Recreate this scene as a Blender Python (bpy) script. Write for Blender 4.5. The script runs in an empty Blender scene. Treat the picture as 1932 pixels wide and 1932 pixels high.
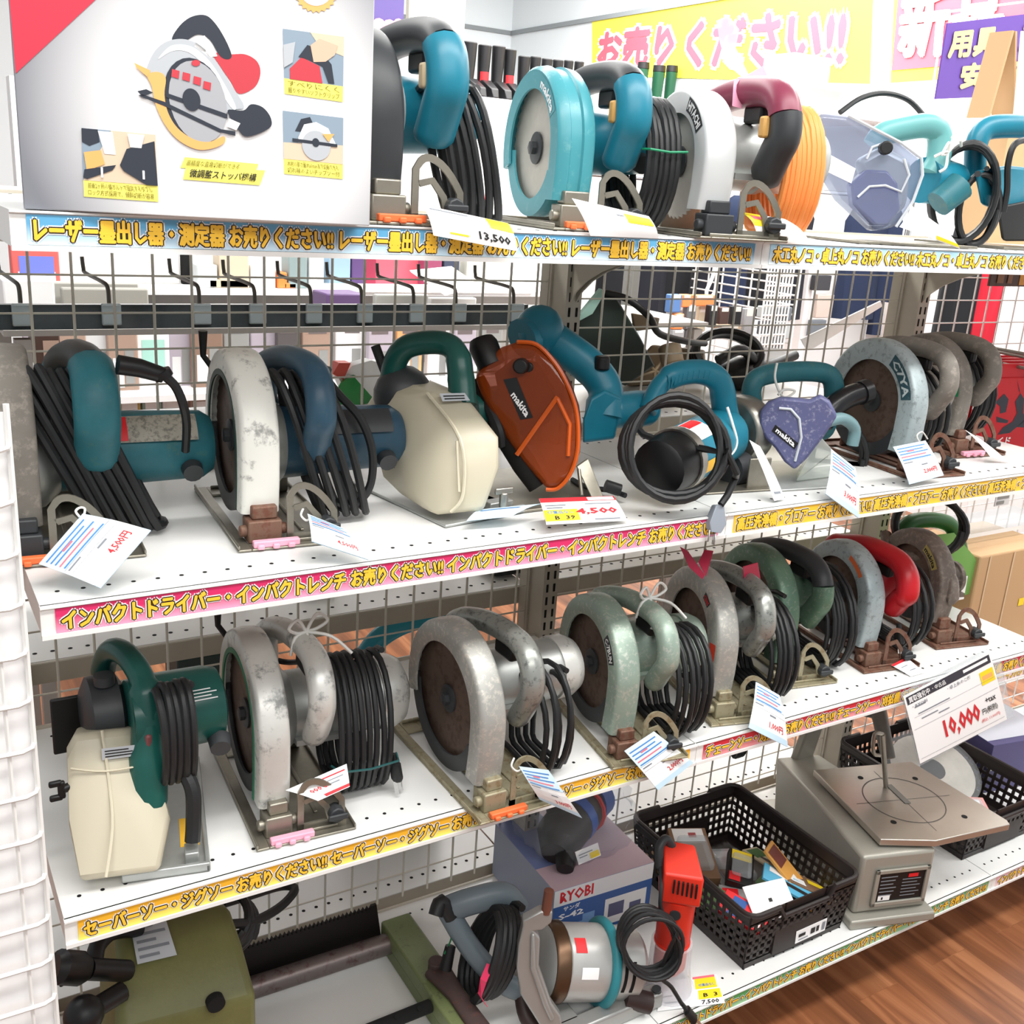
import bpy, bmesh, math, random
from mathutils import Vector as V, Matrix as M
random.seed(7)
PI = math.pi
sc = bpy.context.scene
COL = sc.collection

# ---------------------------------------------------------------- camera
CAM = V((-0.10792, -1.03782, 1.52631)); FPX = 1957.5
YAW, PITCH, ROLL = [math.radians(a) for a in (31.98724, -17.30829, 3.80146)]
fw = V((math.sin(YAW)*math.cos(PITCH), math.cos(YAW)*math.cos(PITCH), math.sin(PITCH)))
r0 = V((math.cos(YAW), -math.sin(YAW), 0)); u0 = r0.cross(fw)
rt = r0*math.cos(ROLL)+u0*math.sin(ROLL); up = u0*math.cos(ROLL)-r0*math.sin(ROLL)
cd = bpy.data.cameras.new('camera'); cam = bpy.data.objects.new('camera', cd); COL.objects.link(cam)
cam.matrix_world = M(((rt.x, up.x, -fw.x, CAM.x), (rt.y, up.y, -fw.y, CAM.y), (rt.z, up.z, -fw.z, CAM.z), (0, 0, 0, 1)))
cd.sensor_width = 36; cd.lens = 36*FPX/1932; cd.clip_start = .02; cd.clip_end = 60
sc.camera = cam

# ---------------------------------------------------------------- light and exposure
w = bpy.data.worlds.new('world'); sc.world = w; w.use_nodes = True
w.node_tree.nodes['Background'].inputs[0].default_value = (.93, .97, 1, 1)
w.node_tree.nodes['Background'].inputs[1].default_value = .5
def area(x, y, z, sx, sy, p, col=(1, .98, .95), rot=(0, 0, 0)):
    l = bpy.data.lights.new('ceiling_light', 'AREA'); l.shape = 'RECTANGLE'; l.size = sx; l.size_y = sy; l.energy = p; l.color = col
    o = bpy.data.objects.new('ceiling_light', l); o.location = (x, y, z); o.rotation_euler = rot; COL.objects.link(o)
area(.9, -.9, 3.1, 3.4, .3, 80, rot=(math.radians(18), 0, 0))
area(-.2, -2.4, 2.9, 3.6, .5, 44, rot=(math.radians(48), 0, 0))
area(1.2, 1.6, 3.1, 4.2, .3, 90)
area(3.3, 3.6, 3.2, 2.0, 3.0, 230)
area(3.4, .2, 3.1, .3, 3.4, 84)
sc.view_settings.view_transform = 'Standard'; sc.view_settings.look = 'None'
sc.view_settings.gamma = 1; sc.view_settings.use_curve_mapping = False
sc.view_settings.exposure = .07

# ---------------------------------------------------------------- pixel helpers (1932 frame) -> world
def ray(px, py): return fw+rt*((px-966)/FPX)-up*((py-966)/FPX)
def AX(px, py, X): d = ray(px, py); return CAM+d*((X-CAM.x)/d.x)
def AY(px, py, Y): d = ray(px, py); return CAM+d*((Y-CAM.y)/d.y)
def AZ(px, py, Z): d = ray(px, py); return CAM+d*((Z-CAM.z)/d.z)
def AP(px, py, p0, n): d = ray(px, py); return CAM+d*((p0-CAM).dot(n)/d.dot(n))
ZT, Z2, Z3, ZB, ZF = 1.4806, 1.1039, .7342, .2, .03
RH = .0309; YB = .445; YM = .4748

# ---------------------------------------------------------------- materials
def lin(c): return tuple((x/12.92 if x <= .04045 else ((x+.055)/1.055)**2.4) for x in c)
MATS = {}
def mat(name, col, rough=.5, metal=0, alpha=None, trans=0, wear=None, wcol=(.55, .54, .52), wscale=60, wmetal=None, dirt=0, emit=None, spec=.5, bump=0, ior=1.45):
    if name in MATS: return MATS[name]
    m = bpy.data.materials.new(name); m.use_nodes = True; nt = m.node_tree; b = nt.nodes['Principled BSDF']
    c = lin(col)+(1,)
    b.inputs['Base Color'].default_value = c; b.inputs['Roughness'].default_value = rough; b.inputs['Metallic'].default_value = metal
    b.inputs['Specular IOR Level'].default_value = spec; b.inputs['IOR'].default_value = ior
    if alpha is not None: b.inputs['Alpha'].default_value = alpha
    if trans: b.inputs['Transmission Weight'].default_value = trans
    if emit: b.inputs['Emission Color'].default_value = lin(emit[0])+(1,); b.inputs['Emission Strength'].default_value = emit[1]
    if wear or dirt or bump:
        tc = nt.nodes.new('ShaderNodeTexCoord'); src = c
        def noise(s, det=6, rg=.6):
            n = nt.nodes.new('ShaderNodeTexNoise'); n.inputs['Scale'].default_value = s; n.inputs['Detail'].default_value = det; n.inputs['Roughness'].default_value = rg
            nt.links.new(tc.outputs['Object'], n.inputs['Vector']); return n
        last = None
        def mix(fac, a, bcol):
            mx = nt.nodes.new('ShaderNodeMix'); mx.data_type = 'RGBA'; nt.links.new(fac, mx.inputs[0])
            if isinstance(a, tuple): mx.inputs[6].default_value = a
            else: nt.links.new(a, mx.inputs[6])
            mx.inputs[7].default_value = bcol; return mx.outputs[2]
        out = c
        if dirt:
            n = noise(14, 8, .7); rp = nt.nodes.new('ShaderNodeValToRGB'); rp.color_ramp.elements[0].position = .42; rp.color_ramp.elements[1].position = .75
            nt.links.new(n.outputs[0], rp.inputs[0])
            mu = nt.nodes.new('ShaderNodeMath'); mu.operation = 'MULTIPLY'; mu.inputs[1].default_value = dirt; nt.links.new(rp.outputs[0], mu.inputs[0])
            out = mix(mu.outputs[0], out, tuple(x*.22 for x in c[:3])+(1,))
        if wear:
            n = noise(wscale*2.2, 9, .72); rp = nt.nodes.new('ShaderNodeValToRGB'); t = 1-wear
            rp.color_ramp.elements[0].position = max(0, .36+.3*t-.03); rp.color_ramp.elements[1].position = min(1, .36+.3*t+.09); rp.color_ramp.elements[1].color = (.75, .75, .75, 1)
            nt.links.new(n.outputs[0], rp.inputs[0]); out = mix(rp.outputs[0], out, lin(wcol)+(1,))
            if wmetal is not None:
                mm = nt.nodes.new('ShaderNodeMapRange'); mm.inputs[3].default_value = metal; mm.inputs[4].default_value = wmetal
                nt.links.new(rp.outputs[0], mm.inputs[0]); nt.links.new(mm.outputs[0], b.inputs['Metallic'])
        if not isinstance(out, tuple): nt.links.new(out, b.inputs['Base Color'])
        if bump:
            n = noise(180, 3); bp = nt.nodes.new('ShaderNodeBump'); bp.inputs['Strength'].default_value = bump; bp.inputs['Distance'].default_value = .001
            nt.links.new(n.outputs[0], bp.inputs['Height']); nt.links.new(bp.outputs[0], b.inputs['Normal'])
    MATS[name] = m; return m
def clear(name, col, tint_alpha=.35, rough=.08, spec=.5):
    """thin clear plastic: part see-through, part tinted gloss"""
    if name in MATS: return MATS[name]
    m = bpy.data.materials.new(name); m.use_nodes = True; nt = m.node_tree; b = nt.nodes['Principled BSDF']
    b.inputs['Base Color'].default_value = lin(col)+(1,); b.inputs['Roughness'].default_value = rough
    tr = nt.nodes.new('ShaderNodeBsdfTransparent'); tr.inputs[0].default_value = tuple(.35+.65*x for x in lin(col))+(1,)
    mx = nt.nodes.new('ShaderNodeMixShader'); mx.inputs[0].default_value = tint_alpha
    nt.links.new(tr.outputs[0], mx.inputs[1]); nt.links.new(b.outputs[0], mx.inputs[2]); nt.links.new(mx.outputs[0], nt.nodes['Material Output'].inputs[0])
    MATS[name] = m; return m
def grad(name, lo, hi, z0, z1, rough=.35):
    """printed card whose ink runs from one colour to the next along its own z"""
    if name in MATS: return MATS[name]
    m = bpy.data.materials.new(name); m.use_nodes = True; nt = m.node_tree; b = nt.nodes['Principled BSDF']; b.inputs['Roughness'].default_value = rough
    tc = nt.nodes.new('ShaderNodeTexCoord'); sp = nt.nodes.new('ShaderNodeSeparateXYZ'); mr = nt.nodes.new('ShaderNodeMapRange'); rp = nt.nodes.new('ShaderNodeValToRGB')
    nt.links.new(tc.outputs['Object'], sp.inputs[0]); nt.links.new(sp.outputs[2], mr.inputs[0]); mr.inputs[1].default_value = z0; mr.inputs[2].default_value = z1
    nt.links.new(mr.outputs[0], rp.inputs[0]); rp.color_ramp.elements[0].color = lin(lo)+(1,); rp.color_ramp.elements[1].color = lin(hi)+(1,)
    rp.color_ramp.elements[0].position = .15; rp.color_ramp.elements[1].position = .7
    nt.links.new(rp.outputs[0], b.inputs[0]); MATS[name] = m; return m

white = mat('white_paint', (.93, .93, .92), .35)
white_s = mat('shelf_white', (.89, .89, .88), .3)
beige = mat('beige_paint', (.74, .71, .65), .45, dirt=.12)
wiremat = mat('wire_beige', (.84, .82, .77), .4)
wirewhite = mat('wire_white', (.9, .9, .89), .35)
black = mat('black_plastic', (.06, .06, .065), .45)
rubber = mat('black_rubber', (.075, .078, .085), .55)
hole = mat('dark_hole', (.05, .05, .05), .9)
steel = mat('steel', (.62, .61, .58), .32, .85, dirt=.3)
chrome = mat('chrome', (.8, .8, .8), .18, 1)
paper = mat('paper', (.95, .95, .95), .6)
paperblue = mat('paper_blue', (.83, .92, .97), .6)
ink = mat('ink_black', (.1, .1, .1), .6); inkgrey = mat('ink_grey', (.5, .52, .55), .6)
inkred = mat('ink_red', (.83, .16, .2), .6); inkblue = mat('ink_blue', (.3, .52, .78), .6); inkpink = mat('ink_pink', (.93, .45, .5), .6)
yellow = mat('sticker_yellow', (.97, .85, .16), .5); red = mat('ink_bright_red', (.86, .13, .16), .5)
string = mat('white_string', (.9, .9, .88), .7)

# ---------------------------------------------------------------- mesh builder
class B:
    def __init__(s, T=None): s.v = []; s.f = []; s.m = []; s.mats = []; s.T = T or M.Identity(4); s.cur = 0
    def use(s, m):
        if m not in s.mats: s.mats.append(m)
        s.cur = s.mats.index(m); return s
    def add(s, vs, fs):
        o = len(s.v); s.v += [s.T@V(p) for p in vs]; s.f += [tuple(i+o for i in f) for f in fs]; s.m += [s.cur]*len(fs); return s
    def box(s, c, d, R=None):
        x, y, z = [k/2 for k in d]; R = R or M.Identity(3); c = V(c)
        vs = [c+R@V((a*x, b*y, e*z)) for a in (-1, 1) for b in (-1, 1) for e in (-1, 1)]
        return s.add(vs, [(0, 1, 3, 2), (4, 6, 7, 5), (0, 4, 5, 1), (2, 3, 7, 6), (0, 2, 6, 4), (1, 5, 7, 3)])
    def bx(s, x0, x1, y0, y1, z0, z1): return s.box(((x0+x1)/2, (y0+y1)/2, (z0+z1)/2), (x1-x0, y1-y0, z1-z0))
    def tube(s, pts, r, n=10, closed=False, caps=True, sq=None):
        pts = [V(p) for p in pts]; N = len(pts); rr = r if isinstance(r, (list, tuple)) else [r]*N
        vs = []; fs = []; prev = None
        for i, p in enumerate(pts):
            a = pts[(i-1) % N] if (closed or i > 0) else p; b = pts[(i+1) % N] if (closed or i < N-1) else p
            t = (b-a); t = t.normalized() if t.length > 1e-9 else V((0, 0, 1))
            if prev is None:
                h = V((0, 0, 1)) if abs(t.z) < .9 else V((1, 0, 0)); u = t.cross(h).normalized()
            else: u = (prev-t*prev.dot(t)); u = u.normalized() if u.length > 1e-6 else t.orthogonal().normalized()
            prev = u; w_ = t.cross(u)
            for k in range(n):
                a_ = 2*PI*k/n; cu, cw = math.cos(a_), math.sin(a_)
                if sq: cu *= sq[0]; cw *= sq[1]
                vs.append(p+(u*cu+w_*cw)*rr[i])
        for i in range(N if closed else N-1):
            j = (i+1) % N
            for k in range(n): fs.append((i*n+k, i*n+(k+1) % n, j*n+(k+1) % n, j*n+k))
        if caps and not closed: fs.append(tuple(range(n))[::-1]); fs.append(tuple((N-1)*n+k for k in range(n)))
        return s.add(vs, fs)
    def cyl(s, a, b, r, r2=None, n=20): return s.tube([a, b], [r, r if r2 is None else r2], n)
    def lathe(s, prof, o=(0, 0, 0), axis='X', n=28, cap=True):
        """prof: list of (along axis, radius)"""
        vs = []; fs = []; o = V(o)
        for a, r in prof:
            for k in range(n):
                t = 2*PI*k/n; c, q = math.cos(t)*r, math.sin(t)*r
                vs.append(o+(V((a, c, q)) if axis == 'X' else V((q, a, c)) if axis == 'Y' else V((c, q, a))))
        for i in range(len(prof)-1):
            for k in range(n): fs.append((i*n+k, (i+1)*n+k, (i+1)*n+(k+1) % n, i*n+(k+1) % n))
        if cap: fs.append(tuple(range(n))); fs.append(tuple((len(prof)-1)*n+k for k in range(n))[::-1])
        return s.add(vs, fs)
    def prism(s, poly, a, b, axis='X'):
        """poly in the two other axes (order y,z / x,z / x,y), extruded a..b"""
        f = {'X': lambda p, h: V((h, p[0], p[1])), 'Y': lambda p, h: V((p[0], h, p[1])), 'Z': lambda p, h: V((p[0], p[1], h))}[axis]
        n = len(poly); vs = [f(p, a) for p in poly]+[f(p, b) for p in poly]
        return s.add(vs, [tuple(range(n))[::-1], tuple(range(n, 2*n))]+[(i, (i+1) % n, n+(i+1) % n, n+i) for i in range(n)])
    def slab(s, poly, d):
        """3d polygon thickened by vector d"""
        n = len(poly); poly = [V(p) for p in poly]; vs = poly+[p+V(d) for p in poly]
        return s.add(vs, [tuple(range(n))[::-1], tuple(range(n, 2*n))]+[(i, (i+1) % n, n+(i+1) % n, n+i) for i in range(n)])
    def sphere(s, c, r, n=14, q=(1, 1, 1)):
        vs = []; fs = []; h = n//2; c = V(c)
        for i in range(h+1):
            p = PI*i/h
            for k in range(n):
                t = 2*PI*k/n; vs.append(c+V((math.sin(p)*math.cos(t)*q[0], math.sin(p)*math.sin(t)*q[1], math.cos(p)*q[2]))*r)
        for i in range(h):
            for k in range(n): fs.append((i*n+k, (i+1)*n+k, (i+1)*n+(k+1) % n, i*n+(k+1) % n))
        return s.add(vs, fs)
    def sweep(s, path, prof, closed=False):
        """path: list of (origin, xdir, outdir); prof: closed loop of (x, out)"""
        n = len(prof); vs = []; fs = []
        for o, xd, od in path:
            for a, b in prof: vs.append(V(o)+V(xd)*a+V(od)*b)
        N = len(path)
        for i in range(N if closed else N-1):
            j = (i+1) % N
            for k in range(n): fs.append((i*n+k, j*n+k, j*n+(k+1) % n, i*n+(k+1) % n))
        if not closed: fs.append(tuple(range(n))); fs.append(tuple((N-1)*n+k for k in range(n))[::-1])
        return s.add(vs, fs)
    def hull(s, pts):
        bm = bmesh.new()
        for p in pts: bm.verts.new(V(p))
        bmesh.ops.convex_hull(bm, input=bm.verts)
        bm.verts.index_update(); bm.verts.ensure_lookup_table()
        used = [v for v in bm.verts if v.link_faces]; ix = {v: i for i, v in enumerate(used)}
        bmesh.ops.recalc_face_normals(bm, faces=bm.faces)
        vs = [v.co.copy() for v in used]; fs = [tuple(ix[v] for v in f.verts) for f in bm.faces]; bm.free()
        return s.add(vs, fs)
    def text(s, t, fn, bold=0., aspect=None):
        """fn maps (u,v) in 0..1 box of the text to a point"""
        vs, fs = text_geo(t, bold)
        return s.add([fn(p[0], p[1]) for p in vs], fs)
    def btext(s, t, fn, d, k=8, du=0, dv=0):
        """lettering fattened by d metres with shifted copies in the plane of fn"""
        o = fn(0, 0); ex = (fn(1, 0)-o); ey = (fn(0, 1)-o); ex, ey = ex.normalized(), ey.normalized(); nn = ex.cross(ey)
        if nn.dot(CAM-o) < 0: nn = -nn
        for i in range(k):
            q = ex*d*math.cos(2*PI*i/k+.3)+ey*d*math.sin(2*PI*i/k+.3)+nn*(i*.00002); s.text(t, lambda u, v: fn(u, v)+q, 0.)
        return s
    def build(s, name, m=None, parent=None, bevel=0, seg=2, smooth=40, subd=0, fix=True):
        me = bpy.data.meshes.new(name); me.from_pydata([tuple(p) for p in s.v], [], s.f)
        for mm in ([m] if m is not None and not s.mats else s.mats): me.materials.append(mm)
        if s.mats: me.polygons.foreach_set('material_index', s.m)
        if fix:
            bm = bmesh.new(); bm.from_mesh(me); bmesh.ops.recalc_face_normals(bm, faces=bm.faces); bm.to_mesh(me); bm.free()
        me.update()
        if smooth: me.shade_smooth(); me.set_sharp_from_angle(angle=math.radians(smooth))
        o = bpy.data.objects.new(name, me); COL.objects.link(o)
        if parent is not None: o.parent = parent
        if bevel:
            bv = o.modifiers.new('bevel', 'BEVEL'); bv.width = bevel; bv.segments = seg; bv.limit_method = 'ANGLE'; bv.angle_limit = math.radians(35)
        if subd: sd = o.modifiers.new('sub', 'SUBSURF'); sd.levels = subd; sd.render_levels = subd
        return o
TG = {}
def text_geo(t, bold):
    k = (t, bold)
    if k in TG: return TG[k]
    c = bpy.data.curves.new('t', 'FONT'); c.body = t; c.size = 1; c.offset = bold; c.resolution_u = 1; c.fill_mode = 'FRONT'
    o = bpy.data.objects.new('t', c); COL.objects.link(o); dg = bpy.context.evaluated_depsgraph_get(); dg.update()
    me = bpy.data.meshes.new_from_object(o.evaluated_get(dg))
    vs = [(v.co.x, v.co.y) for v in me.vertices]; fs = [tuple(p.vertices) for p in me.polygons]
    bpy.data.objects.remove(o); bpy.data.curves.remove(c); bpy.data.meshes.remove(me)
    k0 = (t, 0.)
    if bold == 0 or k0 not in TG:
        if bold != 0: text_geo(t, 0.)
        else: TG[('box', t)] = (min(v[0] for v in vs), max(v[0] for v in vs), min(v[1] for v in vs), max(v[1] for v in vs)) if vs else (0, 1, 0, 1)
    x0, x1, y0, y1 = TG[('box', t)]
    g = ([((v[0]-x0)/max(1e-6, x1-x0), (v[1]-y0)/max(1e-6, y1-y0)) for v in vs], fs); TG[k] = g; return g
def quad(c4, off=0., flip=False):
    """uv map onto a flat quad TL,TR,BR,BL, lifted by off along its normal (towards the viewer)"""
    tl, tr, br, bl = [V(p) for p in c4]; n = (tr-tl).cross(bl-tl).normalized()
    if n.dot(CAM-tl) < 0: n = -n
    return lambda u, v: (bl*(1-u)+br*u)*(1-v)+(tl*(1-u)+tr*u)*v+n*off
def sub(fn, u0, v0, u1, v1): return lambda u, v: fn(u0+(u1-u0)*u, v0+(v1-v0)*v)
def patch(b, fn, u0, v0, u1, v1, n=1):
    vs = []; fs = []
    for i in range(n+1):
        for j in range(n+1): vs.append(fn(u0+(u1-u0)*i/n, v0+(v1-v0)*j/n))
    for i in range(n):
        for j in range(n): a = i*(n+1)+j; fs.append((a, a+n+1, a+n+2, a+1))
    b.add(vs, fs)

# ---------------------------------------------------------------- things
def tag(o, label=None, cat=None, group=None, kind=None):
    if label: o['label'] = label
    if cat: o['category'] = cat
    if group: o['group'] = group
    if kind: o['kind'] = kind
    return o
def thing(name, label, cat, loc=(0, 0, 0), rz=0, group=None, scale=1):
    o = bpy.data.objects.new(name, None); COL.objects.link(o); o.location = loc; o.rotation_euler = (0, 0, rz); o.empty_display_size = .02
    if scale != 1: o.scale = (scale,)*3
    return tag(o, label, cat, group)
def copy_tree(o, parent=None):
    c = o.copy(); COL.objects.link(c)
    if parent: c.parent = parent
    for ch in list(o.children): copy_tree(ch, c)
    return c
def Rz(a): return M.Rotation(a, 3, 'Z')
def arc(cx, cy, r, a0, a1, n): return [(cx+r*math.cos(a0+(a1-a0)*i/n), cy+r*math.sin(a0+(a1-a0)*i/n)) for i in range(n+1)]
def smoothpts(pts, k=6, closed=False):
    pts = [V(p) for p in pts]; N = len(pts); out = []
    for i in range(N if closed else N-1):
        p0 = pts[(i-1) % N] if closed or i > 0 else pts[i]; p1 = pts[i]; p2 = pts[(i+1) % N]; p3 = pts[(i+2) % N] if closed or i+2 < N else p2
        for j in range(k):
            t = j/k; out.append(.5*((2*p1)+(p2-p0)*t+(2*p0-5*p1+4*p2-p3)*t*t+(3*p1-p0-3*p2+p3)*t**3))
    if not closed: out.append(pts[-1])
    return out
# ================================================================ SETTING
def wood_mat():
    m = bpy.data.materials.new('wood_floor'); m.use_nodes = True; nt = m.node_tree; b = nt.nodes['Principled BSDF']; b.inputs['Roughness'].default_value = .38
    tc = nt.nodes.new('ShaderNodeTexCoord'); mp = nt.nodes.new('ShaderNodeMapping'); nt.links.new(tc.outputs['Object'], mp.inputs[0]); mp.inputs['Rotation'].default_value = (0, 0, PI/2)
    br = nt.nodes.new('ShaderNodeTexBrick'); br.inputs['Scale'].default_value = 1; br.inputs['Brick Width'].default_value = 1.1; br.inputs['Row Height'].default_value = .11
    br.inputs['Mortar Size'].default_value = .0006; br.offset = .37
    br.inputs['Color1'].default_value = (0, 0, 0, 1); br.inputs['Color2'].default_value = (1, 1, 1, 1); br.inputs['Mortar'].default_value = (.1, .1, .1, 1)
    nt.links.new(mp.outputs[0], br.inputs[0])
    m2 = nt.nodes.new('ShaderNodeMapping'); m2.inputs['Scale'].default_value = (14, 1.1, 1); nt.links.new(tc.outputs['Object'], m2.inputs[0])
    ad = nt.nodes.new('ShaderNodeVectorMath'); ad.operation = 'ADD'; sc_ = nt.nodes.new('ShaderNodeVectorMath'); sc_.operation = 'SCALE'; sc_.inputs[3].default_value = 5
    nt.links.new(br.outputs[0], sc_.inputs[0]); nt.links.new(m2.outputs[0], ad.inputs[0]); nt.links.new(sc_.outputs[0], ad.inputs[1])
    n = nt.nodes.new('ShaderNodeTexNoise'); n.inputs['Scale'].default_value = 1.5; n.inputs['Detail'].default_value = 7; n.inputs['Distortion'].default_value = .8
    nt.links.new(ad.outputs[0], n.inputs[0])
    rp = nt.nodes.new('ShaderNodeValToRGB'); e = rp.color_ramp.elements; e[0].position = .3; e[0].color = lin((.35, .21, .13))+(1,); e[1].position = .72; e[1].color = lin((.68, .46, .31))+(1,)
    k = e.new(.5); k.color = lin((.52, .32, .20))+(1,)
    nt.links.new(n.outputs[0], rp.inputs[0])
    mx = nt.nodes.new('ShaderNodeMix'); mx.data_type = 'RGBA'; mx.blend_type = 'MULTIPLY'; mx.inputs[0].default_value = 1
    nt.links.new(rp.outputs[0], mx.inputs[6]); r2 = nt.nodes.new('ShaderNodeMapRange'); r2.inputs[3].default_value = .92; r2.inputs[4].default_value = 1.1
    nt.links.new(br.outputs[0], r2.inputs[0]); nt.links.new(r2.outputs[0], mx.inputs[7]); nt.links.new(mx.outputs[2], b.inputs[0]); return m
b = B(); b.bx(-2.5, 4.46, -3.2, 6.76, -.02, ZF); tag(b.build('floor', wood_mat()), kind='structure')
wallm = mat('wall_panel', (.9, .92, .93), .6)
b = B().use(wallm); b.bx(-2.5, 4.6, 6.757, 6.85, 0, 3.5)
b.use(mat('wall_joint', (.55, .57, .58), .6)); b.bx(-2.5, 4.44, 6.74, 6.757, 2.685, 2.715); b.bx(3.1, 3.12, 6.75, 6.757, .1, 3.5); b.bx(1.4, 1.42, 6.75, 6.757, .1, 3.5)
tag(b.build('wall_back', None), kind='structure')
b = B().use(wallm); b.bx(4.457, 4.55, -3.2, 6.757, 0, 3.5); b.use(MATS['wall_joint']); b.bx(4.44, 4.457, -3.2, 6.757, 2.685, 2.715)
tag(b.build('wall_right', None), kind='structure')

# ---------------------------------------------------------------- gondola: shelves
def strip_text(b, s, reps, x0, x1, z0, z1, y):
    full = (s+' ')*reps; full = full[:-1]
    sh_ = z1-z0
    for off, d, k, m in ((.0004, .165, 8, paper), (.0008, .105, 8, mat('strip_black', (.16, .1, .07), .5)), (.0012, .045, 6, mat('strip_yellow', (.99, .79, .24), .5))):
        for i in range(k):
            ax, az = d*sh_*math.cos(2*PI*i/k+.4), d*sh_*math.sin(2*PI*i/k+.4); b.use(m); b.text(full, lambda u, v: V((x0+(x1-x0)*u+ax, y-off-i*.00002, z0+(z1-z0)*v+az)), 0.)
def make_shelf(label, X0, X1, Z, yb, card, txt, reps, stripcol, bracket=True, group=None):
    t = thing('gondola_shelf', label, 'shelf', (X0, 0, Z)); W = X1-X0
    b = B().use(white_s); b.bx(.001, W-.001, .002, yb, -.002, 0)
    b.bx(.001, .003, .002, yb, -.032, -.002); b.bx(W-.003, W-.001, .002, yb, -.032, -.002)
    b.use(beige); b.bx(.003, W-.003, yb-.004, yb, -.035, .004)
    b.use(hole)
    x = .022
    while x < W-.02:
        b.tube([(x, .036, .0001), (x, .036, .0004)], .0025, 8)
        b.tube([(x, yb-.03, .0001), (x, yb-.03, .0004)], .0025, 8); x += .025
    b.build('deck', None, t)
    fr = B().use(white); pr = [(0, 0), (.004, 0), (.004, -RH-.004), (-.004, -RH-.004), (-.004, -RH+.001), (-.001, -RH+.001), (-.001, -.003), (-.004, -.002), (-.004, 0)]
    fr.prism(pr, .0005, W-.0005, 'X'); f = fr.build('front_rail', None, t)
    lo, hi = stripcol
    B().bx(.014, W-.014, -.0022, -.0012, -RH+.0015, -.0035).build('printed_strip', grad('strip_'+card, lo, hi, -RH, -.003), f)
    tb = B(); strip_text(tb, txt, reps, .02, W-.022, -RH+.0045, -.0062, -.0022); tb.build('strip_lettering', None, f, smooth=0, fix=False)
    if bracket:
        for sx in (.004, W-.008):
            p = [(yb-.005, -.002), (.05, -.002), (.05, -.018)]+[(yb-.005-.22*(1-math.sin(a))-.03, -.035-.115*(1-math.cos(a))) for a in [PI/2*i/8 for i in range(0, 9)]][::1]
            p = [(yb, -.004), (.03, -.004), (.03, -.03), (.12, -.036)]+[(.12+(yb-.12-.01)*(math.sin(a)), -.036-.125*(1-math.cos(a))) for a in [PI/2*i/8 for i in range(1, 9)]]+[(yb, -.165)]
            bb = B(); bb.prism(p, sx, sx+.003, 'X'); bb.build('bracket', beige, t)
    return t
BL, PK, YW, RD, GR = ((.80, .90, .96), (.38, .66, .82)), ((.95, .62, .74), (.86, .2, .42)), ((.99, .95, .45), (.96, .72, .2)), ((.93, .6, .62), (.83, .18, .24)), ((.62, .82, .62), (.35, .65, .38))
LZ = 'レーザー墨出し器・測定器 お売りください!!'; IM = 'インパクトドライバー・インパクトレンチ お売りください!!'
make_shelf('top shelf of the left bay with blue strip, carrying the carton and three saws', 0, .9, ZT, YB, 'blue', LZ, 3, BL)
make_shelf('top shelf of the right bay with pale blue strip under the teal saws', .9, 1.8, ZT, YB, 'paleblue', '木工丸ノコ・卓上丸ノコ お売りください!!', 3, ((.9, .95, .97), (.68, .85, .93)))
make_shelf('second shelf of the left bay with pink strip and worn saws', 0, .9, Z2, YB, 'pink', IM, 2, PK)
make_shelf('second shelf of the right bay with yellow strip about pressure washers', .9, 1.8, Z2, YB, 'yellow', '高圧洗浄機・ブロアー お売りください!!', 3, YW)
make_shelf('third shelf of the left bay with yellow strip, carrying four saws', 0, .9, Z3, YB, 'gold', 'セーバーソー・ジグソー お売りください!!', 3, YW)
make_shelf('third shelf of the right bay with red strip about chain saws', .9, 1.8, Z3, YB, 'red', 'チェーンソー・刈払機 お売りください!!', 3, RD)
make_shelf('lowest shelf of the left bay with hacksaw machine and grinder', 0, .9, ZB, .47, 'green', IM, 2, GR, False)
make_shelf('lowest shelf of the right bay with green strip, black baskets and scroll saw', .9, 1.8, ZB, .47, 'green', IM, 2, GR, False)
make_shelf('lowest shelf past the right bay with pale pink strip', 1.8, 2.7, ZB, .47, 'rose', IM, 2, ((.98, .88, .88), (.93, .72, .74)), False)

# ---------------------------------------------------------------- uprights, mesh backs
def upright(X, label):
    b = B().use(beige); b.bx(X-.016, X+.016, .425, .468, ZF+.09, ZT-.012); b.bx(X-.02, X+.02, .468, .5, ZF+.09, ZT-.012)
    b.bx(X-.021, X+.021, .474, .478, ZF+.09, ZT-.012)
    b.use(hole)
    z = .25
    while z < ZT-.04:
        for dx in (-.0075, .0075): b.bx(X+dx-.0022, X+dx+.0022, .4244, .4252, z, z+.0155)
        z += .025
    tag(b.build('gondola_upright', None, None), label, 'shelf post')
upright(.9, 'slotted beige post between the two bays, behind the orange cutter')
upright(1.8, 'slotted beige post at the right bay end behind the grey saws')
upright(0, 'slotted beige post at the far left end of the shelves')
def mesh_panel(X0, X1, z0, z1, Y, px, pz, m, label, rv=.0021, rh=.0016, name='wire_mesh_panel', ox=0, oz=0):
    b = B()
    x = X0+ox
    while x < X1: b.tube([(x, Y, z0), (x, Y, z1)], rv, 6); x += px
    z = z1-oz
    while z > z0: b.tube([(X0, Y+rv, z), (X1, Y+rv, z)], rh, 6); z -= pz
    return tag(b.build(name, m), label, 'wire panel')
mesh_panel(.0155, .878, .215, ZT-.04, YM, .0526, .0506, wiremat, 'beige wire mesh back of the left bay', oz=.0116)
mesh_panel(.922, 1.778, .215, 1.42, YM, .0526, .0506, wiremat, 'beige wire mesh back of the right bay', oz=.02, ox=.022)
mesh_panel(1.824, 2.7, .215, 1.47, YM, .0526, .0506, wirewhite, 'white wire mesh back past the right end of the shelves', oz=.02)
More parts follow.
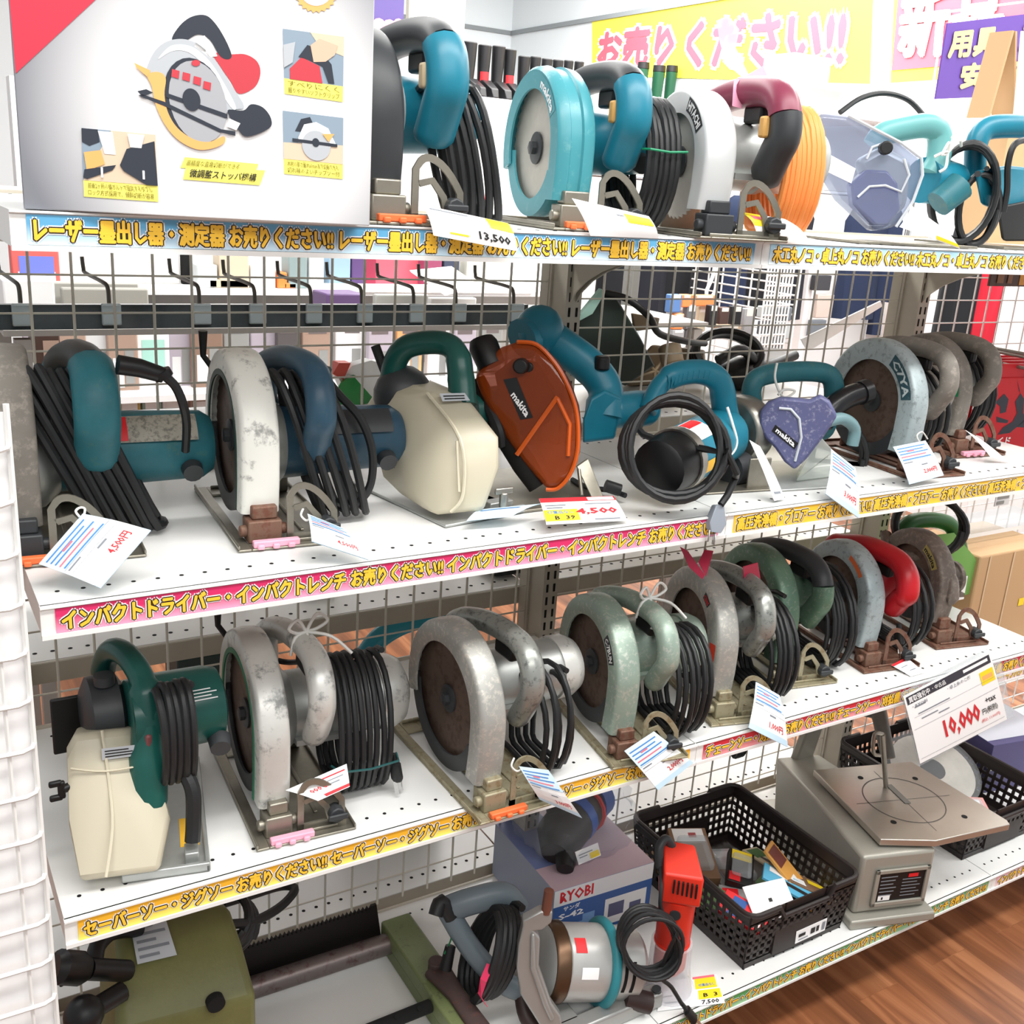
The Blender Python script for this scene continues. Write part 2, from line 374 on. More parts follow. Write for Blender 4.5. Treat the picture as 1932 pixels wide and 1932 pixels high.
# casters under the right bay
def caster(x, y, label):
    t = thing('caster_wheel', label, 'caster', (x, y, ZF))
    B().lathe([(-.012, .026), (-.01, .03), (.01, .03), (.012, .026)], (0, 0, .03), 'X', 20).build('wheel', black, t)
    b = B(); b.bx(-.018, -.014, -.02, .02, .025, .085); b.bx(.014, .018, -.02, .02, .025, .085); b.bx(-.03, .03, -.03, .03, .083, .088); b.build('fork', steel, t)
    b = B(); b.bx(-.02, .02, -.02, .02, .088, .165); b.build('base_leg', white, t)
p = AZ(1578, 1745, ZF+.03); caster(p.x, p.y, 'black caster wheel under the lowest shelf beside the wood floor')
caster(.12, .19, 'black caster wheel under the left end of the lowest shelf')
# left: white wire net stand with sheet
t = thing('wire_net_stand', 'white wire net with a white sheet behind it at the left edge', 'wire net', (-.5, -.03, ZF))
b = B()
for i in range(10): x = .46-i*.05; b.tube([(x, 0, 0), (x, 0, 1.28)], .0022, 6)
for i in range(25):
    z = .0225+i*.0508; b.tube([(-.1, -.003, z), (.472, -.003, z), (.481, -.001, z+.002), (.4835, .006, z+.003)], .0024, 6)
b.tube([(.4835, .006, 0), (.4835, .006, 1.283)], .003, 6)
b.build('net', wirewhite, t)
B().bx(-.1, .4825, .009, .011, 0, 1.275).build('sheet', mat('sheet_white', (.97, .97, .97), .5), t)
# ================================================================ CIRCULAR SAWS
blade_steel = mat('blade_steel', (.76, .74, .70), .38, .35, dirt=.3)
blade_rust = mat('blade_rust', (.40, .33, .29), .5, .4, wear=.5, wcol=(.30, .22, .18), wscale=26)
base_steel = mat('base_steel', (.60, .58, .53), .38, .75, dirt=.4)
base_rust = mat('base_rust', (.47, .36, .30), .6, .3, wear=.55, wcol=(.42, .24, .18), wscale=40)
base_olive = mat('base_olive', (.63, .60, .50), .5, .4, wear=.4, wcol=(.50, .42, .28), wscale=40)
g_silver = mat('paint_silver_worn', (.82, .82, .80), .36, .35, wear=.3, wcol=(.38, .39, .39), wscale=17, wmetal=.2, dirt=.15)
g_grey = mat('paint_grey_worn', (.66, .66, .64), .42, .3, wear=.4, wcol=(.82, .80, .76), wscale=50, wmetal=.6, dirt=.22)
g_dust = mat('paint_dusty_grey', (.50, .48, .45), .7, .1, wear=.4, wcol=(.62, .59, .55), wscale=35, dirt=.3)
g_pale = mat('paint_pale_worn', (.90, .90, .87), .45, .15, wear=.28, wcol=(.45, .45, .44), wscale=22)
g_green = mat('paint_greygreen_worn', (.58, .65, .60), .4, .25, wear=.36, wcol=(.78, .79, .75), wscale=55, wmetal=.6, dirt=.2)
g_green2 = mat('paint_green_worn', (.38, .50, .42), .4, .2, wear=.3, wcol=(.62, .65, .60), wscale=60, wmetal=.6, dirt=.2)
g_bluegrey = mat('paint_bluegrey_worn', (.66, .71, .72), .42, .25, wear=.35, wcol=(.45, .48, .48), wscale=45, dirt=.2)
g_brown = mat('paint_brown_worn', (.46, .42, .39), .5, .3, wear=.45, wcol=(.58, .54, .50), wscale=45)
g_handle_dark = mat('handle_dark_worn', (.26, .29, .29), .35, .2, wear=.3, wcol=(.58, .57, .53), wscale=50, wmetal=.7)
g_handle_grey = mat('handle_grey_worn', (.60, .61, .59), .3, .5, wear=.38, wcol=(.32, .33, .33), wscale=48)
teal = mat('teal_plastic', (.10, .47, .56), .38, dirt=.25); teal_old = mat('teal_plastic_dusty', (.16, .42, .46), .5, wear=.25, wcol=(.30, .45, .42), wscale=30, dirt=.35)
teal_lt = mat('teal_guard', (.27, .57, .61), .35, wear=.25, wcol=(.42, .65, .67), wscale=30); navy = mat('navy_plastic', (.17, .30, .38), .4, wear=.3, wcol=(.25, .34, .38), wscale=40, dirt=.3)
dkgreen = mat('dark_green_plastic', (.10, .33, .30), .3, dirt=.2); charcoal = mat('charcoal_plastic', (.2, .21, .22), .45, dirt=.2)
alu = mat('cast_aluminium', (.72, .73, .72), .42, .6, dirt=.25); maroon = mat('maroon_plastic', (.50, .19, .28), .4, dirt=.2)
redplastic = mat('red_plastic', (.72, .10, .14), .35, dirt=.15); orange_cord = mat('orange_cord', (.95, .58, .30), .5)
cordm = mat('cord_dark', (.12, .125, .13), .5, bump=.2); pinkclip = mat('pink_clip', (.93, .66, .74), .45); orangeclip = mat('orange_clip', (.93, .45, .25), .5)
handle_teal = teal
def ribbon(name, pts, wd, m, parent=None, up_=(0, 0, 1), th=.0006):
    b = B(); pts = [V(p) for p in pts]; path = []
    for i, p in enumerate(pts):
        t = (pts[min(i+1, len(pts)-1)]-pts[max(i-1, 0)]).normalized(); s = t.cross(V(up_)); s = s.normalized() if s.length > 1e-5 else V((1, 0, 0)); path.append((p, s, t.cross(s)))
    b.sweep(path, [(-wd/2, -th), (wd/2, -th), (wd/2, th), (-wd/2, th)]); return b.build(name, m, parent)
def coil_pts(n, c, ry, rz, pitch, skew=0, yaw=0, seed=1, jit=.06, per=22, tilt=0):
    rnd = random.Random(seed); out = []; c = V(c); ph = [rnd.uniform(-1, 1) for _ in range(n+1)]; Rm = M.Rotation(math.radians(yaw), 3, 'Z') @ M.Rotation(math.radians(tilt), 3, 'X')
    for i in range(n*per+1):
        t = i/per; k = int(min(t, n-1e-6)); f = t-k; a = 2*PI*f; j = ph[k]*(1-f)+ph[min(k+1, n)]*f
        y = ry*(1+jit*j)*math.cos(a+PI/2); z = rz*(1+jit*.7*j)*math.sin(a+PI/2)
        p = V((pitch*(t-n/2)+.12*pitch*math.sin(a*2+j*3)-skew*z, y, z-abs(jit*j)*rz*.5)); out.append(c+Rm@p)
    return out
def plug(parent, p, d, m=None):
    d = V(d).normalized(); p = V(p); b = B().use(m or cordm); b.tube([p, p+d*.012, p+d*.014, p+d*.034, p+d*.038], [.005, .006, .011, .012, .009], 10, sq=(1, .65))
    b.use(chrome); s = d.orthogonal().normalized(); s2 = d.cross(s)
    for q in (-1, 1): b.box(p+d*.046+s*.006*q, (.0015, .006, .018), M((s, s2, d)).transposed())
    b.build('plug', None, parent)
def saw(label, x, y, z, yaw, **P):
    g = lambda k, d: P.get(k, d)
    t = thing('circular_saw', label, 'circular saw', (x, y, z+.0008), math.radians(yaw), g('group', None), g('s', 1))
    R, top, gx, gw = g('R', .112), g('top', .238), g('gx', .012), g('gw', .04); zc = top-R; yc = g('yf', .03)+R; Wd, L = g('W', .127), g('L', .267)
    gm, hm, mm, bm_, blm = g('guard', g_grey), g('handle', g_handle_grey), g('motor', alu), g('base', base_steel), g('blade', blade_rust)
    od = lambda th: V((0, -math.cos(th), math.sin(th)))
    C0 = V((gx, yc, zc)); rb = g('band', .03)
    # fixed guard
    th0, th1 = math.radians(g('a0', 196)), math.radians(g('a1', 0)); n = 30; path = []
    for i in range(n+1): th = th0+(th1-th0)*i/n; path.append((C0+od(th)*R, (1, 0, 0), od(th)))
    zb = g('gbot', .034); e = od(th1)
    if th1 < .2 and path[-1][0].z > zb: path += [(V((gx, yc-R+.001, (zc+zb)/2)), (1, 0, 0), (0, -1, 0)), (V((gx, yc-R+.006, zb)), (1, 0, 0), (0, -1, 0))]
    w_ = gw; k = g('round', .006)
    if g('ridge', False): outer = [(0, -.004), (w_*.08, 0), (w_*.3, .002), (w_*.34, -.001), (w_*.62, -.001), (w_*.66, .002), (w_*.92, 0), (w_, -.004)]
    else: outer = [(0, -k), (k*.35, -k*.35), (k, 0), (w_*.5, .0012), (w_-k, 0), (w_-k*.35, -k*.35), (w_, -k)]
    prof = [(0, -rb)]+outer+[(w_, -R*.45), (w_-.003, -R*.45), (w_-.003, -k-.003), (.003, -k-.003), (.003, -rb)]
    b = B(); b.sweep(path, prof); gobj = b.build('blade_guard', gm, t)
    if g('lip', None):
        b = B(); b.sweep([(p[0], p[1], p[2]) for p in path], [(-.001, -rb-.001), (-.001, -rb+.006), (.001, -rb+.006), (.001, -rb-.001)]); b.build('guard_edge', g('lip', None), gobj)
    # side decal on the band
    if g('decal', None):
        s, fg, bg, a_, b_, inn, outr = g('decal', None)
        def fn(u, v, off): th = math.radians(a_+(b_-a_)*u); return C0+od(th)*(R-inn+(inn-outr)*v)+V((-off, 0, 0))
        d = B()
        if bg: d.use(bg); nn = 10; patch(d, lambda u, v: fn(u, v, .0004), 0, 0, 1, 1, nn)
        d.use(fg); d.text(s, lambda u, v: fn(.07+.86*u, .2+.6*v, .0008), g('bold', .03)); d.build('brand_lettering', None, gobj, smooth=0, fix=False)
    if g('sticker', None):
        m_, a_, b_, inn, outr = g('sticker', None); d = B().use(m_)
        patch(d, lambda u, v: C0+od(math.radians(a_+(b_-a_)*u))*(R-inn+(inn-outr)*v)+V((-.0005, 0, 0)), 0, 0, 1, 1, 8); d.build('sticker', None, gobj, fix=False)
    # moving lower guard
    path = []
    rl = R-.012; la, lb = g('low', (182, 335))
    for i in range(25): th = math.radians(la+(lb-la)*i/24); path.append((V((gx+.004, yc, zc))+od(th)*rl, (1, 0, 0), od(th)))
    if g('lower', True):
        b = B(); b.sweep(path, [(0, -.022), (0, 0), (.024, 0), (.024, -.004), (.003, -.004), (.003, -.022)]); b.build('lower_guard', g('lowmat', charcoal), t)
    # blade
    rB = R-g('bgap', .017); pts = []; nt_ = 40
    for i in range(nt_):
        a = 2*PI*i/nt_
        pts += [((rB-.004)*math.cos(a), (rB-.004)*math.sin(a)), (rB*math.cos(a+.03), rB*math.sin(a+.03))]
    b = B(); b.prism([(yc+p[0], zc+p[1]) for p in pts], gx+.012, gx+.0138, 'X'); bl = b.build('saw_blade', blm, t)
    b = B().use(g('bolt', charcoal)); b.lathe([(gx+.0115, .02), (gx+.009, .02), (gx+.008, .017)], (0, yc, zc), 'X', 20); b.lathe([(gx+.008, .009), (gx+.002, .009), (gx+.001, .007)], (0, yc, zc), 'X', 6); b.build('flange_bolt', None, bl)
    # gear case + motor
    gx2 = gx+gw; mr, ml = g('mr', .044), g('ml', .145); my, mz = yc+.004, zc+g('mz', .012)
    b = B(); b.lathe([(gx2-.002, R*.62), (gx2+.008, R*.6), (gx2+.02, mr+.006), (gx2+.026, mr)], (0, my, mz), 'X', 30); b.build('gear_case', g('gear', alu), t)
    b = B(); x0 = gx2+.024; x1 = gx2+ml
    if g('style', 'metal') == 'metal':
        b.lathe([(x0, mr), (x0+.05, mr), (x0+.052, mr+.003), (x0+.06, mr+.003), (x0+.062, mr), (x1, mr)], (0, my, mz), 'X', 30)
        b.bx(x0, x0+.06, my-mr-.006, my-mr+.02, mz-.03, mz-.022)
    else: b.lathe([(x0-.006, mr+.001), (x0+.02, mr), (x0+.07, mr-.003), (x1, mr-.006), (x1+.012, mr-.014), (x1+.016, mr-.03)], (0, my, mz), 'X', 30)
    mo = b.build('motor_housing', mm, t)
    if g('style', 'metal') == 'metal':
        b = B(); b.lathe([(x1-.002, mr+.003), (x1+.02, mr+.003), (x1+.034, mr-.004), (x1+.042, mr-.02)], (0, my, mz), 'X', 30); b.build('motor_cap', g('cap', mm), t)
    else:
        b = B(); b.tube([(x1-.018, my-mr+.008, mz-.02), (x1-.018, my-mr-.003, mz-.024)], [.013, .012], 14); b.build('brush_cap', charcoal, t)
    if g('plate', None):
        b = B().use(g('plate', None)); a0, a1 = g('plate_a', (20, 62)); xa, xb = x0+.045, x1-.01
        f = lambda u, v: V((xa+(xb-xa)*u, my-math.cos(math.radians(a0+(a1-a0)*v))*(mr+.0012), mz+math.sin(math.radians(a0+(a1-a0)*v))*(mr+.0012)))
        patch(b, f, 0, 0, 1, 1, 6)
        if g('plate2', None): b.use(g('plate2', None)); f2 = lambda u, v: f(u, v)+V((0, -.0005, .0005)); patch(b, f2, 0, .05, .28, .95, 5)
        b.build('rating_plate', None, mo, fix=False)
    # handle
    hx = gx2+g('hx', .042); hr = g('hr', .0165); hz = top+g('hz', .004)
    hq = hz-hr; fy = g('hy', 0)
    hp = smoothpts([(hx-.026, yc+.06, zc+.02), (hx-.024, yc+.085, zc+.06), (hx-.018, yc+.066, hq-.014), (hx-.008, yc+.012, hq), (hx, yc-.055+fy, hq-.001), (hx, yc-.09+fy, hq-.018), (hx, yc-.1+fy, hq-.052), (hx, yc-.088+fy, zc+.018), (hx, yc-.066+fy, zc-.016)], 5)
    N = len(hp)
    if g('grip', None):
        k0, k1 = int(N*.2), int(N*g('gk', .66))
        B().tube(hp[:k0+1], hr, 14, sq=(1.05, .9)).build('handle_rear', hm, t); B().tube(hp[k1:], [hr*1.08]*(N-k1-1)+[hr*.9], 14, sq=(1.2, .95)).build('handle', hm, t)
        B().tube(hp[k0:k1+1], hr*1.02, 14, sq=(1.1, 1)).build('grip', g('grip', None), t)
    else: B().tube(hp, [hr*.9]*3+[hr]*(N-6)+[hr, hr*.95, hr*.7], 14, sq=(1.1, .95)).build('handle', hm, t)
    b = B(); b.box((hx, yc-.03, hq-hr-.008), (.016, .045, .022)); b.build('trigger', g('trig', black), t, bevel=.004)
    if g('button', None): B().box((hx-.012-hr*.4, yc-.085+fy, hq-.045), (.012, .014, .026)).build('lock_button', g('button', None), t, bevel=.003)
    # base
    sx0, sx1, th = gx+.004, gx+.03, .003
    b = B(); b.bx(0, sx0, 0, L, 0, th); b.bx(sx1, Wd, 0, L, 0, th); b.bx(sx0, sx1, 0, .035, 0, th); b.bx(sx0, sx1, L-.04, L, 0, th)
    b.bx(0, .0025, 0, L, th, .008); b.bx(Wd-.0025, Wd, .0, L, th, .008); b.bx(.02, Wd-.02, .012, .0145, th, .007); b.bx(.02, Wd-.02, L-.012, L-.009, th, .007)
    for q in (0, 1): b.bx(sx1+.015+q*.03, sx1+.02+q*.03, .05, L-.05, th, .0055)
    b.build('base_plate', bm_, t, bevel=.0012)
    b = B(); b.bx(gx+.004, gx+gw-.002, .018, .05, th, .03); b.bx(gx+.01, gx+gw-.006, .024, .046, .03, zb+.012); b.cyl((gx-.004, .03, .016), (gx+gw+.006, .03, .016), .007)
    b.build('front_bracket', g('bracket', bm_), t, bevel=.002)
    b = B(); b.bx(gx2-.004, Wd-.01, L-.05, L-.044, th, .05); b.build('rear_bracket', bm_, t, bevel=.002)
    qx = gx2+.008; yq = .02; pr = [(-.0015, -.004), (.0015, -.004), (.0015, .004), (-.0015, .004)]
    b = B(); pth = [(V((qx, yq, .003)), (0, 1, 0), (-1, 0, 0)), (V((qx, yq, .058)), (0, 1, 0), (-1, 0, 0))]
    for a in range(0, 10): th_ = PI*.5+.75-a*(.75+PI*.42)/9; pth.append((V((qx+.017+.017*math.cos(th_)+(a/9)**2*.02, yq, .05+.022*math.sin(th_)-(a/9)**2*.02)), (0, 1, 0), (math.cos(th_), 0, math.sin(th_))))
    pth += [(V((qx+.054, yq, .022)), (0, 1, 0), (1, 0, .1)), (V((qx+.055, yq, .006)), (0, 1, 0), (1, 0, 0))]
    b.sweep(pth, pr); b.sweep([(V((qx+.004, yq, .043)), (0, 1, 0), (-.5, 0, .8)), (V((qx+.02, yq, .047)), (0, 1, 0), (.3, 0, .9)), (V((qx+.034, yq, .03)), (0, 1, 0), (.8, 0, .5)), (V((qx+.04, yq, .006)), (0, 1, 0), (1, 0, 0))], pr)
    b.bx(qx-.004, qx+.06, yq-.0015, yq+.0015, .003, .012); b.build('bevel_quadrant', g('quad', bm_), t)
    b = B(); b.cyl((qx+.045, yq-.012, .02), (qx+.045, yq+.006, .02), .011, n=8); b.box((qx+.045, yq-.014, .02), (.026, .005, .008)); b.build('wing_nut', g('wing', charcoal), t, bevel=.002)
    if g('sight', None):
        b = B(); sx = gx+.006; b.bx(sx, sx+.055, .0005, .010, .003, .011)
        for i in range(3): b.bx(sx+.004+i*.018, sx+.012+i*.018, -.004, .001, .002, .008)
        b.build('sight_guide', g('sight', None), t, bevel=.0015)
    if g('lever', False): B().tube([(gx+.006, yc+R*.75, zc+R*.66), (gx-.004, yc+R*.8, zc+R*.8), (gx-.004, yc+R*.78, zc+R*1.1)], [.004, .004, .006], 8).build('guard_lever', black, t)
    # cord
    cc = g('coil', {})
    if cc is not None:
        n = cc.get('n', 6); r = cc.get('r', .0042); c = V((gx2+cc.get('x', .085), yc+cc.get('y', -.02), zc+cc.get('z', -.005)))
        pts = coil_pts(n, c, cc.get('ry', .055), cc.get('rz', .095), cc.get('p', .0105), cc.get('skew', 0), cc.get('yaw', 0), cc.get('seed', 3), cc.get('jit', .08), tilt=cc.get('tilt', 0))
        pts = [V((p.x, p.y, max(p.z, r+.0045))) for p in pts]
        lead = smoothpts([hp[1], hp[1]+V((.01, .03, .0)), hp[1]+V((.04, .03, -.01)), pts[0]], 6)[:-1]
        if cc.get('lead', True): B().tube(hp[1:2]+lead+pts, r, 8).build('cord', cc.get('m', cordm), t)
        else: B().tube(pts, r, 8).build('cord', cc.get('m', cordm), t)
        if cc.get('tie', None):
            q = [p for p in pts]; zt = c.z+cc.get('tz', -.3)*cc.get('rz', .095); x_a, x_b = c.x-cc.get('p', .0105)*n/2-.008, c.x+cc.get('p', .0105)*n/2+.006
            yy = c.y-cc.get('ry', .055)-r*1.6; B().tube([(x_a, yy+.02, zt), (x_a+.006, yy, zt), (c.x, yy-.003, zt-.002), (x_b-.004, yy, zt), (x_b, yy+.02, zt)], .0016, 6).build('cord_tie', cc['tie'], t)
        if cc.get('plug', None): plug(t, c+V(cc['plug']), cc.get('pd', (.1, -.2, -1)))
    if g('stub', None):
        s0 = hp[4]; B().tube([s0, s0+V((.03, .0, .004)), s0+V((.085, -.01, -.006))], [.011, .0105, .008], 10).build('cord_sleeve', black, t)
        B().tube(smoothpts([s0+V((.08, -.01, -.005)), s0+V((.115, -.012, -.03)), s0+V((.13, -.015, -.08)), s0+V((.125, -.02, -.13)), s0+V((.09, -.03, -.165)), s0+V((.03, -.04, -.17))], 6), .0045, 8).build('cord_lead', cordm, t)
    if g('tiestring', None):
        p0 = V((hx, yc-.03, hz+.002)); b = B()
        for q in ((-.028, -.02, .004), (.03, .005, -.002)):
            b.tube(smoothpts([p0, p0+V((q[0]*.5, q[1]*.5, .022)), p0+V(q)+V((0, 0, .012)), p0+V((q[0]*.5, q[1]*.3, .002)), p0], 5), .0022, 6)
        b.tube(smoothpts([p0+V((-.02, .0, -.03)), p0+V((-.016, -.006, -.004)), p0], 4), .0022, 6)
        b.tube(smoothpts([p0, p0+V((.03, -.012, -.006)), p0+V((.055, -.02, -.03))], 4), .0022, 6); b.tube(smoothpts([p0, p0+V((.0, -.02, -.016)), p0+V((-.004, -.024, -.04))], 4), [.0022]*8+[.004], 6)
        b.build('string_tie', g('tiestring', None), t)
    return t
ctie = mat('tie_green', (.10, .55, .38), .5)
# --- third shelf, left to right
saw('silver circular saw with flaking paint and white string bow, second on the third shelf', .2233, .026, Z3, -3.4, lever=True, guard=g_silver, handle=g_silver, motor=alu, sight=pinkclip, top=.226, R=.112,
    lip=mat('lip_green', (.12, .45, .33), .5), coil=dict(n=8, x=.108, y=-.03, z=-.025, ry=.062, rz=.1, p=.0095, tie=mat('tie_darkgreen', (.1, .3, .3), .5), plug=(.04, -.05, -.03), seed=5, jit=.03), cap=g_silver, tiestring=string, ml=.15, mr=.049, mz=-.004)
saw('grey circular saw with tall open blade and orange clip, overhanging the third shelf edge', .4956, -.044, Z3, 0, guard=g_grey, handle=g_handle_grey, motor=alu, sight=orangeclip, top=.224, R=.112, base=base_olive,
    coil=dict(n=5, x=.098, y=-.04, z=-.045, ry=.06, rz=.095, p=.012, seed=8, jit=.2, tilt=12), cap=g_silver, ml=.14, L=.29)
saw('grey green circular saw with white string on its handle, middle of the third shelf', .735, -.007, Z3, -9, guard=g_green, handle=g_green, motor=g_green, top=.212, R=.104, base=base_olive, bracket=base_rust,
    decal=('C-7BUN', paper, charcoal, 50, 22, .026, .010), coil=dict(n=6, x=.095, y=-.035, z=-.03, ry=.07, rz=.09, p=.011, seed=11, jit=.16, tilt=8), tiestring=string, ml=.12)
saw('grey circular saw with red oval sticker and pink ribbon on its handle', .955, .03, Z3, -14, guard=g_grey, handle=g_handle_grey, motor=g_handle_grey, top=.214, R=.105, base=base_olive, bracket=base_olive, ml=.085,
    sticker=(mat('sticker_redorange', (.85, .25, .15), .5), 8, -14, .027, .008), decal=('CB85', red, charcoal, 62, 48, .024, .010), coil=dict(n=6, x=.09, y=-.02, z=-.03, ry=.085, rz=.09, p=.009, seed=14, jit=.14, tilt=5), band=.036)
saw('green circular saw with olive base plate, between ribbon saw and red handled saw', 1.146, .0795, Z3, -10, guard=g_green2, handle=g_green2, grip=charcoal, motor=g_green2, top=.214, R=.105, base=base_olive, bracket=base_olive, ml=.085,
    coil=dict(n=7, x=.09, y=-.02, z=-.03, ry=.09, rz=.095, p=.009, seed=21, jit=.12, tilt=5))
saw('pale grey green circular saw with orange striped sticker and bright red handle', 1.345, .063, Z3, -10, guard=g_bluegrey, handle=redplastic, motor=redplastic, top=.205, R=.1, ml=.12, base=base_rust, bracket=base_rust, style='plastic',
    sticker=(mat('sticker_orange', (.90, .45, .25), .5), 70, 40, .018, .008), coil=dict(n=6, x=.10, y=-.01, z=-.03, ry=.08, rz=.085, p=.009, seed=24, jit=.12, tilt=5, plug=(-.06, -.085, .0)), hr=.021)
saw('brown grey circular saw with rusty base and yellow nameplate, last on the third shelf', 1.565, .079, Z3, -12, guard=g_brown, handle=g_brown, motor=g_brown, top=.198, R=.096, base=base_rust, bracket=base_rust,
    decal=('makita', ink, mat('plate_yellow', (.72, .68, .38), .5), 66, 30, .024, .008), coil=None, gbot=.04, ml=.03, mr=.03, mz=-.01, hx=-.012, hr=.011, hz=-.045)
# --- second shelf
saw('dusty grey circular saw with teal motor and fanned black cord, leftmost on the second shelf', -.034, .115, Z2, -4, guard=g_dust, handle=teal_old, grip=charcoal, motor=teal_old, style='plastic', top=.218, R=.108, gw=.052, gx=.006, hr=.019, ml=.19, mr=.048, mz=-.018, hx=.062, W=.16,
    sight=orangeclip, plate=mat('plate_worn', (.62, .60, .55), .6, wear=.5, wcol=(.35, .35, .33), wscale=70), plate2=red, coil=dict(n=7, x=.058, y=-.05, z=-.015, ry=.03, rz=.105, p=.011, skew=.42, seed=31, jit=.05, r=.0055, lead=False), base=base_steel, bracket=charcoal, gk=.5)
saw('pale worn circular saw with dark blue motor and handle on the second shelf', .2225, .08, Z2, -4, lever=True, guard=g_pale, handle=navy, motor=navy, style='plastic', top=.213, R=.106, gw=.046, hr=.0175, ml=.175, hx=.05, mr=.047, mz=-.012, sight=pinkclip, bracket=base_rust,
    lip=mat('lip_dark', (.15, .25, .22), .5), coil=dict(n=5, x=.07, y=-.04, z=-.01, ry=.045, rz=.095, p=.014, skew=.3, seed=35, jit=.06, r=.0052), plate=charcoal)
saw('grey blue circular saw with brown blade and peeling lettering on the second shelf', 1.34, .0376, Z2, -6, guard=g_bluegrey, handle=g_dust, motor=g_dust, top=.214, R=.108, band=.036, base=base_rust, gw=.036,
    decal=('C7YA', mat('peel_white', (.75, .8, .8), .6), mat('peel_teal', (.16, .30, .34), .6, wear=.3, wcol=(.5, .56, .56), wscale=80), 62, 12, .03, .008), coil=dict(n=4, x=.06, y=0, z=-.02, ry=.08, rz=.085, p=.012, seed=41), ml=.1)
saw('dusty grey circular saw with green label and pink clip, last on the second shelf', 1.565, .115, Z2, -6, guard=g_dust, handle=g_dust, motor=alu, top=.208, R=.104, base=base_rust, sight=pinkclip, gw=.036, s=1,
    sticker=(mat('sticker_green', (.10, .58, .36), .5), 12, 2, .026, .004), coil=dict(n=6, x=.075, y=0, z=-.01, ry=.075, rz=.085, p=.01, seed=44), ml=.1)
# --- top shelf
saw('teal circular saw with black guard and hanging black cord, half hidden by the carton', .335, .0, ZT, -2, guard=charcoal, handle=teal, grip=charcoal, motor=teal, style='plastic', top=.205, R=.1, gw=.046, hr=.0185, hx=.046, ml=.115, mr=.042, sight=orangeclip, gear=white, lowmat=black, button=mat('button_beige', (.75, .68, .55), .5), blade=blade_steel,
    coil=dict(n=6, x=.095, y=-.045, z=-.03, ry=.03, rz=.075, p=.011, seed=51, skew=.25, jit=.06, r=.0048), gk=.6, hz=.012)
saw('teal circular saw with pale teal guard and shiny blade, right of the black guarded saw', .60, .045, ZT, -10, guard=teal_lt, handle=teal, grip=charcoal, motor=teal, style='plastic', top=.193, R=.097, gw=.05, hr=.018, hx=.046, ml=.115, mr=.04, sight=orangeclip, gear=white, blade=blade_steel, button=mat('button_amber', (.80, .62, .35), .5),
    ridge=True, band=.026, bgap=.012, lowmat=teal_lt, decal=('makita', paper, teal_lt, 72, 28, .025, .007), coil=dict(n=6, x=.095, y=-.035, z=-.01, ry=.065, rz=.078, p=.008, seed=55, jit=.05, r=.005, tie=ctie, tz=.2), gk=.6, hz=.012, L=.28)
saw('silver circular saw with maroon handle and coiled orange cord',   .775, -.02, ZT, -12, guard=mat('guard_silver', (.82, .83, .83), .35, .3), handle=charcoal, grip=maroon, motor=alu, top=.182, R=.09, gw=.046, hr=.019, hx=.055, ml=.14, blade=blade_steel, base=base_steel, lower=False,
    decal=('HITACHI', paper, charcoal, 68, 30, .024, .006), band=.03, coil=dict(n=8, x=.12, y=-.005, z=-.005, ry=.055, rz=.085, p=.0075, seed=61, jit=.05, r=.0052, m=orange_cord), gk=.68, hz=.02, bracket=charcoal, button=mat('button_amber', (.8, .62, .35), .5))

def at_root(o): return B((M.Translation(V(o.location)) @ M.Rotation(o.rotation_euler.z, 4, 'Z')).inverted())
LB = {o['label']: o for o in bpy.data.objects if 'label' in o}
o = [v for k, v in LB.items() if 'fanned black cord' in k][0]
b = at_root(o); b.tube([AY(222, 688, .15), AY(262, 694, .15), AY(308, 708, .15)], [.011, .0105, .009], 12); b.tube([AY(303, 700, .15), AY(310, 712, .15)], [.011, .011], 10); b.build('cord_sleeve', black, o)
b = at_root(o); b.tube(smoothpts([AY(306, 706, .15), AY(330, 728, .15), AY(345, 762, .15), AY(352, 800, .16), AY(350, 850, .18)], 6), .0052, 8); b.build('cord_lead', cordm, o)
o = [v for k, v in LB.items() if 'dark blue motor' in k][0]
b = at_root(o); b.tube(smoothpts([AY(608, 705, .19), AY(640, 745, .17), AY(680, 790, .15), AY(702, 850, .14), AY(700, 910, .14), AY(678, 945, .14), AY(645, 950, .14), AY(610, 935, .14)], 6), .0055, 8); b.build('cord_lead', cordm, o)
# ================================================================ OTHER TOOLS ON THE SHELVES (built in world space, parented to an Empty at the base)
cream = clear('cream_plastic', (.81, .78, .69), .86, .33); cream_rib = mat('cream_rib', (.81, .78, .69), .4)
orange_clear = clear('orange_clear', (.62, .26, .07), .55, .07); purple_clear = clear('purple_clear', (.30, .31, .55), .85, .15); smoke_clear = clear('smoke_clear', (.70, .74, .82), .24, .08)
clearp = clear('clear_plastic', (.93, .95, .96), .22, .05)
class Tool:
    def __init__(s, name, label, cat, loc, group=None, zmin=None):
        s.o = thing(name, label, cat, loc, 0, group); s.T = M.Translation(-V(loc)); s.zmin = zmin
    def b(s): return B(s.T)
    def put(s, b, name, m=None, parent=None, **k):
        if s.zmin is not None:
            for p in b.v: p.z = max(p.z, s.zmin-s.o.location.z)
        return b.build(name, m, parent or s.o, **k)
